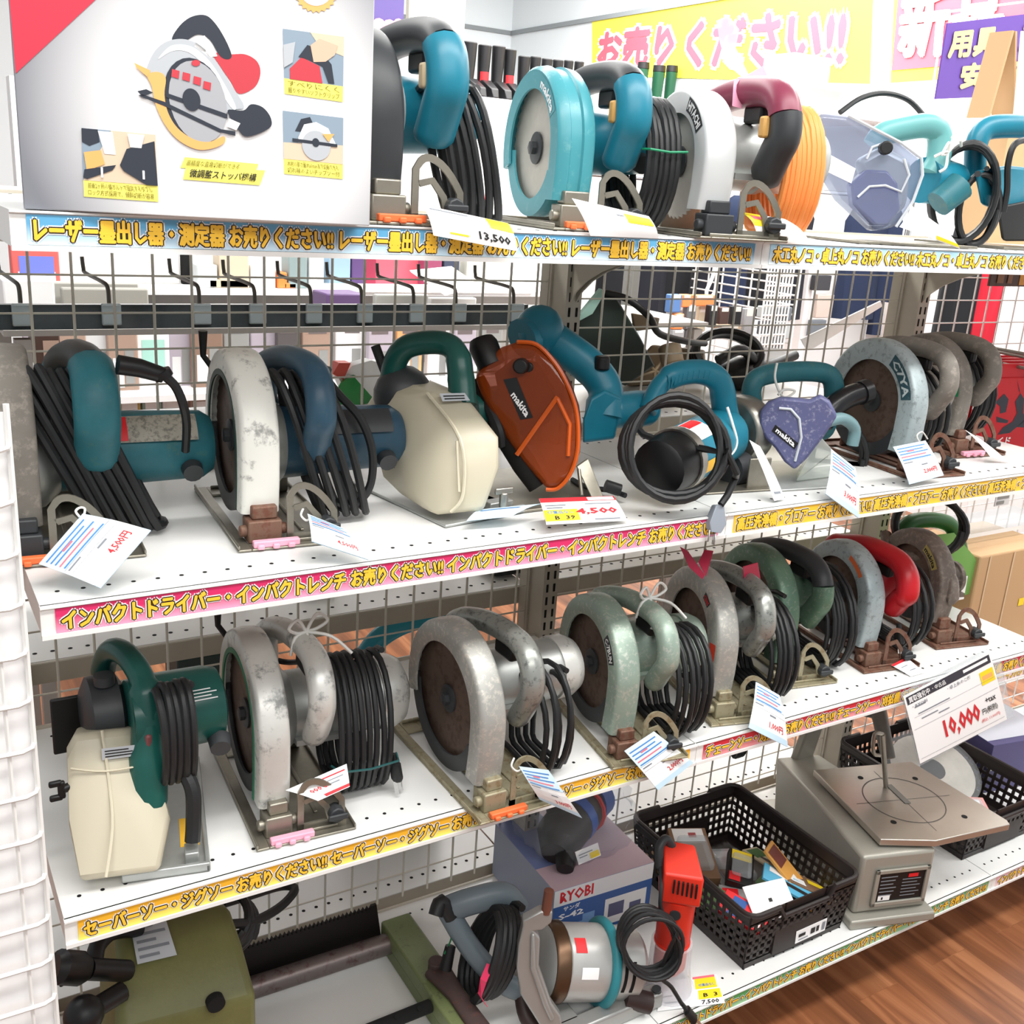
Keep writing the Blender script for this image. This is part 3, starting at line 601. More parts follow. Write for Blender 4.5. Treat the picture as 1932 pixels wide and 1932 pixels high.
def ringpts(c, nrm, rx, rz, n, pitch, seed=1, jit=.06, per=28, roll=0):
    """loops of cord lying around a centre, facing along nrm"""
    nrm = V(nrm).normalized(); a = V((0, 0, 1)).cross(nrm).normalized(); b_ = nrm.cross(a); rnd = random.Random(seed); ph = [rnd.uniform(-1, 1) for _ in range(n+2)]; out = []
    ca, sa = math.cos(roll), math.sin(roll)
    for i in range(n*per+1):
        t = i/per; k = int(min(t, n-1e-6)); f = t-k; j = ph[k]*(1-f)+ph[k+1]*f; an = 2*PI*f
        u, v = rx*(1+jit*j)*math.cos(an), rz*(1-jit*j)*math.sin(an)
        out.append(V(c)+a*(u*ca-v*sa)+b_*(u*sa+v*ca)+nrm*(pitch*(t-n/2)+jit*j*.03))
    return out
def wtube(T, name, pts, r, m, n=10, k=6, parent=None, sq=None): b = T.b(); b.tube(smoothpts(pts, k), r if not isinstance(r, list) else None, n, sq=sq) if not isinstance(r, list) else b.tube(pts, r, n, sq=sq); return T.put(b, name, m, parent)
def oriented_box(b, base, yaw, x0, x1, y0, y1, z0, z1):
    R = Rz(yaw); c = V(base)+R@V(((x0+x1)/2, (y0+y1)/2, 0))+V((0, 0, (z0+z1)/2)); b.box(c, (x1-x0, y1-y0, z1-z0), R)
label_grey = mat('label_grey', (.74, .76, .78), .5)
# --- green saw with cream dust box, third shelf left end
T = Tool('dust_box_saw', 'dark green saw with big cream dust box, first from the left on the third shelf', 'circular saw', (.068, .035, Z3))
by = math.radians(-12); z0 = Z3+.0008
b = T.b(); oriented_box(b, (.068, .035, 0), by, 0, .098, 0, .25, z0, z0+.004); oriented_box(b, (.068, .035, 0), by, 0, .098, .0, .006, z0, z0+.012); oriented_box(b, (.068, .035, 0), by, .093, .098, .0, .25, z0, z0+.01)
oriented_box(b, (.068, .035, 0), by, .012, .03, .006, .03, z0+.004, z0+.012); oriented_box(b, (.068, .035, 0), by, .07, .086, .012, .035, z0+.004, z0+.02); T.put(b, 'base_plate', alu, bevel=.0015)
b = T.b(); oriented_box(b, (.068, .035, 0), by, .066, .088, .05, .11, z0+.004, z0+.0046); T.put(b, 'warning_sticker', mat('sticker_amber', (.93, .72, .2), .5))
b = T.b(); f = [AY(125, 1412, .1), AY(140, 1385, .1), AY(262, 1372, .1), AY(276, 1390, .1), AY(322, 1548, .05), AY(302, 1648, .012), AY(152, 1668, .03), AY(130, 1560, .06)]
bk = [p+V((.015, .08, -.035)) for p in f]; b.hull([V((p.x, p.y, max(p.z, z0+.006))) for p in f+bk]); box = T.put(b, 'dust_box', cream, bevel=.008, seg=3)
b = T.b(); rp = [AY(192, 1378, .094), AY(205, 1470, .070), AY(212, 1560, .042), AY(200, 1655, .012)]; b.tube(smoothpts(rp, 4), .0017, 6); b.tube(smoothpts([AY(133, 1450, .079), AY(200, 1455, .073), AY(290, 1440, .072)], 4), .0012, 6); T.put(b, 'box_rib', cream_rib, box)
q = [AY(*p, .083) for p in ((190, 1410), (260, 1402), (263, 1422), (192, 1432))]; b = T.b().use(label_grey); fn = quad(q, .0035); patch(b, fn, 0, 0, 1, 1); b.use(ink)
for i in range(3): patch(b, quad(q, .004), .08, .22+.24*i, .92-.1*i, .32+.24*i)
T.put(b, 'box_label', None, box, fix=False)
b = T.b(); c = AY(116, 1490, .08); b.cyl(c, c+V((.03, .01, 0)), .005); b.box(c, (.008, .006, .022)); b.box(c+V((-.006, 0, .009)), (.014, .006, .007)); b.box(c+V((-.006, 0, -.009)), (.014, .006, .007)); T.put(b, 'wing_knob', black, bevel=.002)
b = T.b(); b.lathe([(-.02, .03), (-.012, .046), (.02, .048), (.03, .03)], (.075, .165, Z3+.155), 'X', 24); b.cyl((.08, .15, Z3+.2), (.08, .15, Z3+.212), .012); T.put(b, 'gear_case', charcoal)
b = T.b(); b.bx(.025, .09, .2, .206, Z3+.09, Z3+.165); T.put(b, 'blade_cover_plate', black, bevel=.002)
b = T.b(); b.lathe([(.1, .045), (.13, .048), (.19, .047), (.205, .043), (.21, .03)], (0, .12, Z3+.165), 'X', 28); mo = T.put(b, 'motor_housing', dkgreen)
b = T.b(); b.tube([(.196, .082, Z3+.135), (.193, .066, Z3+.13)], [.014, .012], 14); T.put(b, 'brush_cap', charcoal)
b = T.b().use(paper); fn = lambda u, v: V((.15+.045*u, .12-.0485*math.cos(.55+.35*v), Z3+.165+.0485*math.sin(.55+.35*v)))
for i in range(4): patch(b, fn, 0, .1+.24*i, 1-.15*(i % 2), .18+.24*i, 2)
T.put(b, 'motor_lettering', None, mo, fix=False)
hp = [(.086, .215, Z3+.15), (.09, .21, Z3+.195), (.097, .185, Z3+.226), (.108, .145, Z3+.232), (.117, .112, Z3+.212), (.118, .095, Z3+.175), (.112, .082, Z3+.12), (.108, .075, Z3+.075)]
b = T.b(); b.tube(smoothpts(hp, 5), [.012]*4+[.0145]*17+[.02]*8+[.023]*7, 14, sq=(1, 1)); T.put(b, 'handle', dkgreen)
b = T.b(); b.box((.112, .075, Z3+.15), (.008, .012, .03)); T.put(b, 'trigger', mat('trigger_redbrown', (.45, .25, .25), .5), bevel=.003)
b = T.b(); b.tube(coil_pts(5, (.143, .075, Z3+.16), .03, .062, .008, seed=3, jit=.08), .0048, 8); b.tube(smoothpts([(.15, .06, Z3+.11), (.155, .05, Z3+.09), (.153, .045, Z3+.05), (.15, .04, Z3+.03)], 5), .009, 8); T.put(b, 'cord', cordm)
# --- green saw with cream dust box, second shelf
T = Tool('dust_box_saw', 'dark green saw with cream dust box, left of the orange cutter', 'circular saw', (.5276, .083, Z2)); z0 = Z2+.0008
by = math.radians(9); b = T.b(); oriented_box(b, (.53, .085, 0), by, -.04, .095, 0, .23, z0, z0+.004); oriented_box(b, (.53, .085, 0), by, .02, .095, 0, .006, z0, z0+.012); oriented_box(b, (.53, .085, 0), by, .05, .09, .02, .04, z0+.004, z0+.014); T.put(b, 'base_plate', alu, bevel=.0015)
f = [AY(765, 748, .2), AY(812, 740, .175), AY(878, 742, .16), AY(944, 826, .1), AY(946, 882, .085), AY(918, 962, .085), AY(850, 968, .088), AY(815, 972, .1), AY(772, 930, .15), AY(735, 795, .21)]
b = T.b(); bk = [p+V((.0, .09, .0)) for p in f]; b.hull([V((p.x, p.y, max(p.z, z0+.008))) for p in f+bk]+[AY(868, 830, .1), AY(873, 930, .082)]); box = T.put(b, 'dust_box', cream, bevel=.007, seg=3)
b = T.b(); b.tube(smoothpts([AY(806, 742, .172), AY(868, 828, .097), AY(874, 930, .079), AY(850, 966, .083)], 5), .0024, 6); b.tube(smoothpts([AY(862, 832, .097), AY(866, 928, .079)], 5), .0018, 6); T.put(b, 'box_rib', cream_rib, box)
q = [AY(828, 745, .157), AY(876, 744, .152), AY(886, 758, .142), AY(834, 760, .147)]; b = T.b().use(label_grey); patch(b, quad(q, .003), 0, 0, 1, 1); b.use(ink); patch(b, quad(q, .0035), .1, .2, .85, .35); patch(b, quad(q, .0035), .1, .55, .9, .7); T.put(b, 'box_label', None, box, fix=False)
b = T.b(); c = AY(760, 745, .26); b.sphere(c, .042, 18, (1, .9, 1)); b.tube([AY(732, 790, .235), AY(748, 850, .215), AY(768, 912, .18)], [.012, .014, .01], 10); T.put(b, 'gear_case', charcoal)
b = T.b(); hp = [AY(738, 760, .27), AY(741, 700, .265), AY(758, 662, .255), AY(790, 648, .24), AY(838, 648, .215), AY(862, 668, .195), AY(870, 715, .18), AY(874, 765, .165)]; b.tube(smoothpts(hp, 5), [.016]*26+[.018]*4+[.019]*6, 14, sq=(1, 1.05)); T.put(b, 'handle', dkgreen)
b = T.b(); b.lathe([(0, .03), (.05, .034), (.085, .03), (.092, .02)], AY(885, 775, .22), 'X', 22); T.put(b, 'motor_housing', dkgreen)
b = T.b(); b.tube(smoothpts([AY(738, 730, .27), AY(722, 690, .28), AY(708, 652, .29)], 5), .007, 8); T.put(b, 'cord_stub', cordm); b = T.b(); b.tube(smoothpts([AY(885, 735, .23), AY(915, 760, .2), AY(940, 810, .17), AY(945, 840, .17)], 6), .008, 8); T.put(b, 'cord', cordm)
b = T.b(); c = AY(950, 945, .09); b.cyl(c+V((0, 0, -.016)), c+V((0, 0, .012)), .006); b.box(c+V((0, 0, .014)), (.028, .005, .009)); T.put(b, 'wing_nut', steel, bevel=.002)
# --- orange dust cover cutter
T = Tool('dust_cover_cutter', 'teal cutter with a large see-through orange dust cover on the second shelf', 'cutter', (.68, .17, Z2), None, Z2+.0008); z0 = Z2+.0008
n = V((-.66, -.74, .1)).normalized(); p0 = AY(985, 800, .15)
op = [(893, 712), (915, 678), (945, 655), (975, 645), (1012, 650), (1046, 684), (1070, 725), (1086, 770), (1091, 815), (1088, 860), (1074, 898), (1052, 922), (1030, 924), (985, 872), (938, 805), (905, 745)]
front = [AP(x, y, p0, n) for x, y in op]
b = T.b(); b.slab(front, -n*.05); cov = T.put(b, 'dust_cover', orange_clear, bevel=.009, seg=3)
b = T.b(); inn = [(930, 705), (965, 678), (1005, 685), (1040, 740), (1030, 800), (985, 830), (945, 780)]; b.slab([AP(x, y, p0, n)-n*.012 for x, y in inn], -n*.03); T.put(b, 'blade_housing', mat('dark_brown_metal', (.23, .13, .10), .5))
b = T.b(); b.tube(smoothpts([v-n*.002 for v in front[3:13]], 5), .003, 6); b.tube([AP(1052, 748, p0, n)+n*.001, AP(1005, 815, p0, n)+n*.001, AP(975, 858, p0, n)+n*.001], .0035, 6); b.tube([AP(1052, 752, p0, n)+n*.001, AP(1075, 800, p0, n)+n*.001, AP(1072, 860, p0, n)+n*.001], .003, 6); T.put(b, 'cover_rib', mat('orange_rib', (.78, .34, .10), .3), cov)
b = T.b(); b.tube([AP(893, 716, p0, n)-n*.02, AP(940, 812, p0, n)-n*.02, AP(985, 880, p0, n)-n*.02, AP(1012, 922, p0, n)-n*.02], [.012, .016, .018, .015], 12, sq=(1, 1)); T.put(b, 'brush_strip', mat('brush_black', (.06, .055, .05), .95))
q = [AP(945, 712, p0, n), AP(962, 712, p0, n), AP(1000, 785, p0, n), AP(975, 790, p0, n)]; b = T.b().use(black); patch(b, lambda u, v: quad([AP(950, 716, p0, n), AP(975, 712, p0, n), AP(1006, 788, p0, n), AP(982, 792, p0, n)], .001)(u, v), 0, 0, 1, 1); b.use(paper)
b.text('makita', quad([AP(973, 738, p0, n), AP(1001, 778, p0, n), AP(992, 787, p0, n), AP(964, 746, p0, n)], .002), .03); T.put(b, 'brand_label', None, cov, smooth=0, fix=False)
b = T.b(); c = AP(985, 690, p0, n); b.cyl(c, c+n*.018, .011, .01); b.cyl(c+V((.012, 0, -.002)), c+V((.012, 0, -.002))+n*.01, .007); T.put(b, 'knob', black, bevel=.002)
b = T.b(); b.sphere(AY(1018, 622, .24), .036, 18); b.tube(smoothpts([AY(985, 640, .235), AY(1020, 630, .24), AY(1070, 660, .225), AY(1115, 695, .205), AY(1142, 735, .185), AY(1140, 790, .17)], 5), [.03]*6+[.027]*10+[.026]*6+[.03]*4, 14); T.put(b, 'handle', teal)
b = T.b(); b.hull([AY(x, y, Y) for x, y in ((1100, 790), (1100, 836), (1160, 828), (1176, 750), (1140, 735), (1115, 750)) for Y in (.15, .22)]); b.lathe([(0, .026), (.05, .028), (.075, .026), (.082, .018)], AY(1150, 775, .17), 'X', 22); T.put(b, 'motor_housing', teal, bevel=.008, seg=3)
b = T.b(); c = AY(1136, 682, .18); b.cyl(c-V((0, 0, .012)), c+V((0, 0, .008)), .012, .011); T.put(b, 'lock_button', black, bevel=.003)
b = T.b(); b.tube([AY(928, 690, .2), AY(912, 652, .215), AY(908, 640, .22)], [.02, .021, .017], 16); T.put(b, 'dust_nozzle', black)
b = T.b(); oriented_box(b, (.60, .10, 0), 0, -.02, .17, 0, .2, z0, z0+.004); b.slab([AY(1088, 880, .13), AY(1110, 865, .13), AY(1140, 940, .09), AY(1120, 945, .09)], (0, .003, 0)); b.tube([AY(1092, 885, .12), AY(1098, 935, .1)], .003, 8); b.tube([AY(1118, 895, .12), AY(1126, 938, .1)], .003, 8); T.put(b, 'base_plate', base_steel, bevel=.001)
b = T.b(); b.tube(smoothpts([AY(1080, 905, .2), AY(1110, 920, .15), AY(1150, 925, .12), AY(1180, 935, .09)], 5), .004, 8); T.put(b, 'cord', cordm); b = T.b(); b.tube([AY(1142, 916, .1), AY(1170, 925, .09)], .009, 10); T.put(b, 'cord_knot', cordm)
# --- small cutter with big cord ring
T = Tool('diamond_cutter', 'small teal cutter facing out through a wide ring of black cord, on the second shelf', 'cutter', (.9, .1, Z2)); z0 = Z2+.0008
a, e = AY(1240, 885, .055), AY(1372, 815, .15); d = (e-a).normalized(); Ln = (e-a).length
b = T.b(); b.tube([a+d*.0, a+d*.004, a+d*.05, a+d*.052], [.034, .04, .044, .044], 22); cap = T.put(b, 'vent_cap', black)
b = T.b(); b.tube([a+d*.05, a+d*.066], [.047, .047], 26); T.put(b, 'metal_band', steel)
b = T.b(); b.tube([a+d*.066, a+d*(Ln-.02), a+d*Ln], [.0445, .0445, .036], 26); mo = T.put(b, 'motor_housing', teal)
s = d.cross(V((0, 0, 1))).normalized(); u = s.cross(d); fn = lambda t, v: a+d*(.07+.045*t)+(s*math.cos(v)+u*math.sin(v))*.0452
if s.y > 0: s = -s
b = T.b().use(paper); patch(b, lambda t, v: fn(t, PI*.25+PI*.32*v), 0, 0, 1, 1, 6); b.use(red); patch(b, lambda t, v: fn(t, PI*.25+PI*.32*v)+V((0, -.0004, .0004)), .05, .55, .95, .95, 4); b.use(mat('sticker_amber', (.93, .72, .2), .5)); patch(b, lambda t, v: fn(t, -PI*.12+PI*.14*v), 0, 0, 1, 1, 6); T.put(b, 'rating_plate', None, mo, fix=False)
c = AY(1392, 812, .165); b = T.b(); b.tube([c-V((.02, .005, 0)), c-V((.012, .003, 0)), c+V((.022, .006, 0))], [.05, .056, .056], 32); T.put(b, 'blade_guard', chrome if False else steel, bevel=.003)
b = T.b(); c2 = AY(1395, 885, .12); b.cyl(c2-V((.02, 0, 0)), c2+V((.012, .004, 0)), .026, .026); T.put(b, 'gear_case', charcoal)
b = T.b(); oriented_box(b, (.93, .085, 0), math.radians(-8), 0, .13, 0, .17, z0, z0+.003); oriented_box(b, (.93, .085, 0), math.radians(-8), .085, .125, .01, .014, z0, z0+.05); T.put(b, 'base_plate', base_steel, bevel=.0015)
hp = [AY(1222, 775, .14), AY(1243, 730, .15), AY(1275, 707, .15), AY(1325, 702, .15), AY(1358, 722, .14), AY(1368, 775, .14), AY(1380, 810, .15)]
b = T.b(); b.tube(smoothpts(hp, 5), [.014]*8+[.0175]*14+[.018]*9, 14, sq=(1, 1.1)); hd = T.put(b, 'handle', teal)
b = T.b()
hs = smoothpts(hp, 5)
for i in range(6, 17): b.tube([hs[i]+V((0, -.0165*math.cos(k), .0165*math.sin(k)))*1.06 for k in (-.4, .2, .8, 1.4, 2.0)], .0012, 5)
T.put(b, 'grip_ribs', teal, hd)
b = T.b(); rg = ringpts(AY(1270, 858, .03)+V((0, 0, .008)), (-.42, -.86, .28), .068, .068, 7, .006, 5, .1); b.tube(smoothpts([hp[0], hp[0]+V((-.02, -.02, -.03)), rg[0]], 5)[:-1]+rg+[rg[-1]+V((.015, -.01, -.03)), AY(1388, 900, .0), AY(1372, 935, -.005), AY(1360, 952, -.008)], .0052, 8); T.put(b, 'cord', cordm)
p = AY(1358, 955, -.008); b = T.b().use(mat('plug_grey', (.55, .58, .62), .5)); b.hull([p+V(q) for q in ((-.006, 0, .002), (.008, 0, .002), (-.02, -.006, -.02), (.012, -.006, -.026), (-.018, -.008, -.034), (.002, -.008, -.038), (-.006, .01, 0), (.01, .01, -.022), (-.018, .01, -.03))]); b.use(chrome); b.box(p+V((-.019, -.004, -.04)), (.0025, .006, .018)); b.box(p+V((-.007, -.004, -.046)), (.0025, .006, .018)); T.put(b, 'plug', None, bevel=.002)
wtube(T, 'string_tie', [AY(1372, 768, .1), AY(1382, 800, .09), AY(1390, 835, .085), AY(1378, 858, .08), AY(1352, 862, .08), AY(1335, 840, .08)], .0022, string)
# --- teal cutter with purple guard
T = Tool('dust_cutter', 'teal cutter with scratched purple guard and black elbow pipe, on the second shelf', 'cutter', (1.12, .1, Z2), None, Z2+.0008); z0 = Z2+.0008
n = V((-.72, -.68, .08)).normalized(); p0 = AY(1480, 820, .085)
op = [(1432, 800), (1434, 776), (1448, 760), (1472, 751), (1500, 753), (1528, 756), (1548, 746), (1566, 758), (1580, 785), (1556, 822), (1522, 866), (1499, 887), (1480, 872), (1462, 846), (1443, 826)]
b = T.b(); b.slab([AP(x, y, p0, n) for x, y in op], -n*.035); gd = T.put(b, 'blade_guard', mat('purple_plastic', (.34, .35, .50), .45, wear=.3, wcol=(.62, .62, .70), wscale=60), bevel=.004)
b = T.b().use(black); patch(b, quad([AP(1463, 801, p0, n), AP(1506, 836, p0, n), AP(1499, 848, p0, n), AP(1456, 813, p0, n)], .001), 0, 0, 1, 1); b.use(paper); b.text('makita', quad([AP(1468, 807, p0, n), AP(1501, 834, p0, n), AP(1497, 843, p0, n), AP(1463, 814, p0, n)], .0016), .03); T.put(b, 'brand_label', None, gd, smooth=0, fix=False)
b = T.b(); b.tube([AP(x, y, p0, n)+n*.001 for x, y in ((1470, 770), (1492, 772), (1508, 790), (1512, 825), (1500, 870))], .0022, 6); T.put(b, 'guard_rib', label_grey, gd)
b = T.b(); b.tube(smoothpts([AY(1550, 800, .13), AY(1570, 770, .13), AY(1598, 750, .13), AY(1632, 738, .125)], 5), .0185, 18); b.tube([AY(1622, 742, .125), AY(1636, 737, .125)], .02, 18); T.put(b, 'elbow_pipe', mat('elbow_black', (.10, .10, .11), .3))
b = T.b(); hp = [AY(1420, 772, .2), AY(1418, 735, .2), AY(1432, 712, .2), AY(1480, 702, .19), AY(1545, 702, .175), AY(1570, 716, .165), AY(1574, 752, .16)]; b.tube(smoothpts(hp, 5), .0155, 14, sq=(1, 1.1)); T.put(b, 'handle', teal_old)
b = T.b(); b.lathe([(0, .034), (.06, .036), (.09, .033), (.1, .02)], AY(1480, 800, .19), 'X', 24); T.put(b, 'motor_housing', teal_old)
b = T.b(); b.hull([V((p.x, p.y, max(p.z, z0+.004))) for p in [AY(x, y, Y) for x, y in ((1545, 820), (1560, 860), (1512, 905), (1500, 915), (1560, 925), (1590, 905), (1572, 850)) for Y in (.085, .13)]]); T.put(b, 'clear_foot', clear('foot_clear', (.86, .88, .86), .32, .1), bevel=.004)
b = T.b(); oriented_box(b, (1.06, .06, 0), math.radians(-8), 0, .14, 0, .16, z0, z0+.003); T.put(b, 'base_plate', alu, bevel=.001)
b = T.b(); b.tube(ringpts(AY(1580, 860, .17), (-.6, -.8, .0), .045, .06, 4, .008, 9, .08), .0045, 8); T.put(b, 'cord', cordm)
b = T.b(); b.tube(smoothpts([AY(1562, 795, .1), AY(1590, 790, .1), AY(1612, 808, .1), AY(1608, 840, .1)], 5), [.01]*16, 10); T.put(b, 'side_lever', mat('lever_greyblue', (.42, .54, .56), .4))
wtube(T, 'string_tie', [AY(1466, 685, .17), AY(1462, 712, .165), AY(1470, 738, .155), AY(1482, 750, .14), AY(1500, 738, .15), AY(1480, 735, .15), AY(1468, 745, .15)], .002, string)
# --- saw with purple clear dust cover on the top shelf
T = Tool('dust_cover_saw', 'teal saw with a large clear purple dust cover on the top shelf, right bay', 'circular saw', (1.25, .1, ZT), None, ZT+.0008); z0 = ZT+.0008
f = [(1533, 225), (1550, 212), (1600, 218), (1700, 270), (1738, 298), (1740, 330), (1722, 380), (1690, 428), (1655, 436), (1590, 375), (1545, 300)]
n = V((-.55, -.83, .05)).normalized(); p0 = AY(1640, 330, .1)
b = T.b(); b.slab([AP(x, y, p0, n) for x, y in f], -n*.055); cv = T.put(b, 'dust_cover', smoke_clear, bevel=.01, seg=3)
b = T.b(); b.slab([AP(x, y, p0, n)-n*.014 for x, y in ((1610, 345), (1640, 318), (1680, 320), (1700, 345), (1705, 395), (1680, 425), (1650, 425), (1615, 385))], -n*.03); T.put(b, 'inner_guard', purple_clear, bevel=.004)
b = T.b(); b.slab([AP(x, y, p0, n)-n*.03 for x, y in ((1625, 300), (1680, 270), (1735, 300), (1725, 390), (1680, 420))], -n*.03); T.put(b, 'gear_case', alu, bevel=.01)
b = T.b(); patch(b, quad([AP(1566, 292, p0, n), AP(1614, 318, p0, n), AP(1606, 346, p0, n), AP(1556, 322, p0, n)], .001), 0, 0, 1, 1); T.put(b, 'white_label', paper, cv, fix=False)
b = T.b(); b.tube([AP(x, y, p0, n)+n*.001 for x, y in ((1618, 372), (1640, 352), (1670, 350), (1700, 362), (1715, 330), (1705, 300))], .002, 6); b.tube([AP(x, y, p0, n)+n*.001 for x, y in ((1635, 300), (1645, 278), (1668, 270))], .002, 6); b.tube([AP(x, y, p0, n)+n*.001 for x, y in f[2:8]], .0025, 6); T.put(b, 'cover_rib', label_grey, cv)
b = T.b(); c = AP(1668, 280, p0, n); b.cyl(c, c+n*.014, .01, n=12); T.put(b, 'knob', black, bevel=.002)
b = T.b(); oriented_box(b, (1.13, .04, 0), math.radians(-6), 0, .24, 0, .12, z0, z0+.004); T.put(b, 'base_plate', base_steel, bevel=.001)
b = T.b(); hp = [AY(1648, 275, .18), AY(1665, 254, .175), AY(1710, 242, .165), AY(1752, 238, .15), AY(1772, 255, .145), AY(1770, 300, .14), AY(1755, 330, .14)]; b.tube(smoothpts(hp, 5), .017, 14, sq=(1, 1.15)); T.put(b, 'handle', mat('pale_teal', (.40, .64, .64), .4))
b = T.b(); b.lathe([(0, .036), (.05, .036), (.08, .032), (.088, .02)], AY(1740, 340, .15), 'X', 24); T.put(b, 'motor_housing', teal)
b = T.b(); b.tube([AY(1770, 385, .11), AY(1812, 350, .1)], [.022, .024], 18); b.tube([AY(1812, 352, .1), AY(1813, 351, .1)], [.018, .018], 18); T.put(b, 'dust_port', teal_old)
b = T.b(); b.tube(ringpts(AY(1818, 365, .12), (-.75, -.65, .0), .05, .075, 6, .008, 12, .07), .0048, 8); b.tube(smoothpts([AY(1585, 212, .22), AY(1625, 185, .22), AY(1670, 176, .22), AY(1715, 190, .22), AY(1748, 225, .2)], 6), .0045, 8); T.put(b, 'cord', cordm)
b = T.b(); c = AY(1788, 288, .11)
for dx, dz in ((-.03, -.008), (.03, .012), (-.012, -.03), (.004, .022)): b.tube(smoothpts([c, c+V((dx*.5, -.006, dz+.008)), c+V((dx, 0, dz))], 4), .0024, 6)
b.tube(smoothpts([c, c+V((-.012, -.008, .014)), c+V((-.02, -.006, -.004)), c], 4), .0024, 6); T.put(b, 'string_tie', string)
# --- teal saw cut by the right edge of the frame
T = Tool('circular_saw', 'teal saw cut off by the right picture edge, last on the top shelf', 'circular saw', (1.52, .12, ZT), None, ZT+.0008); z0 = ZT+.0008
b = T.b(); hp = [AY(1840, 330, .14), AY(1842, 275, .14), AY(1858, 245, .14), AY(1900, 238, .13), AY(1950, 242, .12), AY(1985, 265, .11), AY(1990, 330, .1)]; b.tube(smoothpts(hp, 5), .0175, 14, sq=(1, 1.1)); T.put(b, 'handle', teal)
b = T.b(); b.hull([AY(x, y, Y) for x, y in ((1838, 322), (1850, 385), (1890, 402), (1960, 385), (1975, 320), (1900, 312)) for Y in (.1, .17)]); T.put(b, 'motor_housing', teal, bevel=.012, seg=3)
b = T.b(); b.cyl(AY(1845, 328, .1), AY(1845, 328, .095), .005); b.cyl(AY(1862, 318, .1), AY(1862, 318, .095), .004); T.put(b, 'screw', charcoal)
b = T.b(); b.hull([AY(x, y, Y) for x, y in ((1880, 390), (1890, 455), (1990, 455), (1980, 370)) for Y in (.09, .12)]); T.put(b, 'blade_guard', black, bevel=.006)
b = T.b(); oriented_box(b, (1.5, .06, 0), 0, 0, .16, 0, .18, z0, z0+.004); T.put(b, 'base_plate', base_steel)
b = T.b(); b.tube(smoothpts([AY(1945, 262, .08), AY(1915, 272, .07), AY(1902, 310, .07), AY(1900, 360, .07), AY(1893, 400, .07)], 6), .0052, 8); b.tube(ringpts(AY(1845, 395, .1), (-.7, -.7, .1), .03, .055, 3, .008, 15, .1), .005, 8); T.put(b, 'cord', cordm)
# ================================================================ LOWEST SHELF
olive = mat('olive_paint', (.42, .42, .25), .5, dirt=.3, bump=.3); olive_green = mat('olive_green_paint', (.42, .46, .30), .45, wear=.25, wcol=(.30, .32, .24), wscale=40, dirt=.2)
z0 = ZB+.0008
T = Tool('hacksaw_machine', 'olive power hacksaw machine with long dark blade under the third shelf', 'power hacksaw', (.16, .2, ZB))
b = T.b(); f = [(.058, .10, z0), (.24, .085, z0), (.24, .085, .465), (.06, .10, .47), (.075, .14, .515), (.235, .12, .505), (.085, .22, .535), (.235, .20, .53), (.06, .30, z0), (.24, .29, z0), (.08, .30, .5), (.235, .29, .5)]; b.hull(f); body = T.put(b, 'machine_body', olive, bevel=.012, seg=3)
q = [V((.105, .218, .5355)), V((.15, .214, .5345)), V((.15, .145, .519)), V((.10, .149, .520))]; b = T.b().use(label_grey); patch(b, quad(q, .0025), 0, 0, 1, 1); b.use(ink)
for i in range(5): b.use(inkgrey); patch(b, quad(q, .003), .08, .1+.17*i, .6+.3*(i % 2), .17+.17*i)
T.put(b, 'instruction_plate', None, body, fix=False)
b = T.b(); c = AY(408, 1895, .0865); b.cyl(c+V((0, .01, 0)), c-V((0, .0015, 0)), .012); T.put(b, 'round_hole', hole)  # hole in the body face, its inner shade painted as a dark disc
b = T.b(); b.bx(.12, .19, .086, .1, .395, .42); T.put(b, 'vent_slot', mat('olive_dark', (.2, .2, .12), .6))
b = T.b(); b.tube([AY(240, 1832, .15), AY(165, 1828, .13)], .014, 14); b.tube([AY(168, 1828, .13), AY(150, 1827, .13), AY(112, 1824, .12), AY(106, 1824, .12)], [.014, .021, .021, .015], 16); T.put(b, 'clamp_handle', black); b = T.b(); b.tube(smoothpts([AY(178, 1822, .14), AY(184, 1785, .16), AY(212, 1758, .18), AY(262, 1752, .2)], 5), .011, 12); T.put(b, 'lever_arch', black)
b = T.b(); c = AY(158, 1915, .08); b.sphere(c, .024, 18); b.tube([c, c+V((.05, .03, -.01))], .013, 12); T.put(b, 'ball_knob', black)
b = T.b(); b.tube(ringpts(AY(415, 1738, .25), (-.5, -.3, .8), .055, .04, 5, .007, 4, .1), .0062, 8); b.tube(smoothpts([AY(380, 1760, .2), AY(430, 1745, .2), AY(480, 1738, .22), AY(530, 1710, .25), AY(556, 1678, .28), AY(530, 1672, .3), AY(470, 1690, .3), AY(420, 1705, .28)], 6), .007, 8); T.put(b, 'cord', cordm)
b = T.b(); ty = .372; xs = [.24+i*.0075 for i in range(40)]; poly = [(.24, .235)]+[p for i, x in enumerate(xs) for p in ((x, .296), (x+.0035, .303))]+[(.545, .303), (.555, .235)]; b.prism(poly, ty, ty+.006, 'Y'); T.put(b, 'saw_blade', mat('blade_dark', (.13, .11, .11), .5, .4))
b = T.b(); b.tube([(.22, .355, .232), (.56, .345, .236)], .0185, 16); T.put(b, 'guide_bar', mat('bar_steel_rust', (.48, .44, .43), .4, .6, wear=.35, wcol=(.35, .22, .22), wscale=20))
b = T.b(); b.bx(.555, .612, .08, .375, z0+.03, z0+.062); b.bx(.558, .567, .08, .375, z0, z0+.03); b.bx(.6, .609, .08, .375, z0, z0+.03); T.put(b, 'saw_frame_arm', olive_green, bevel=.004)
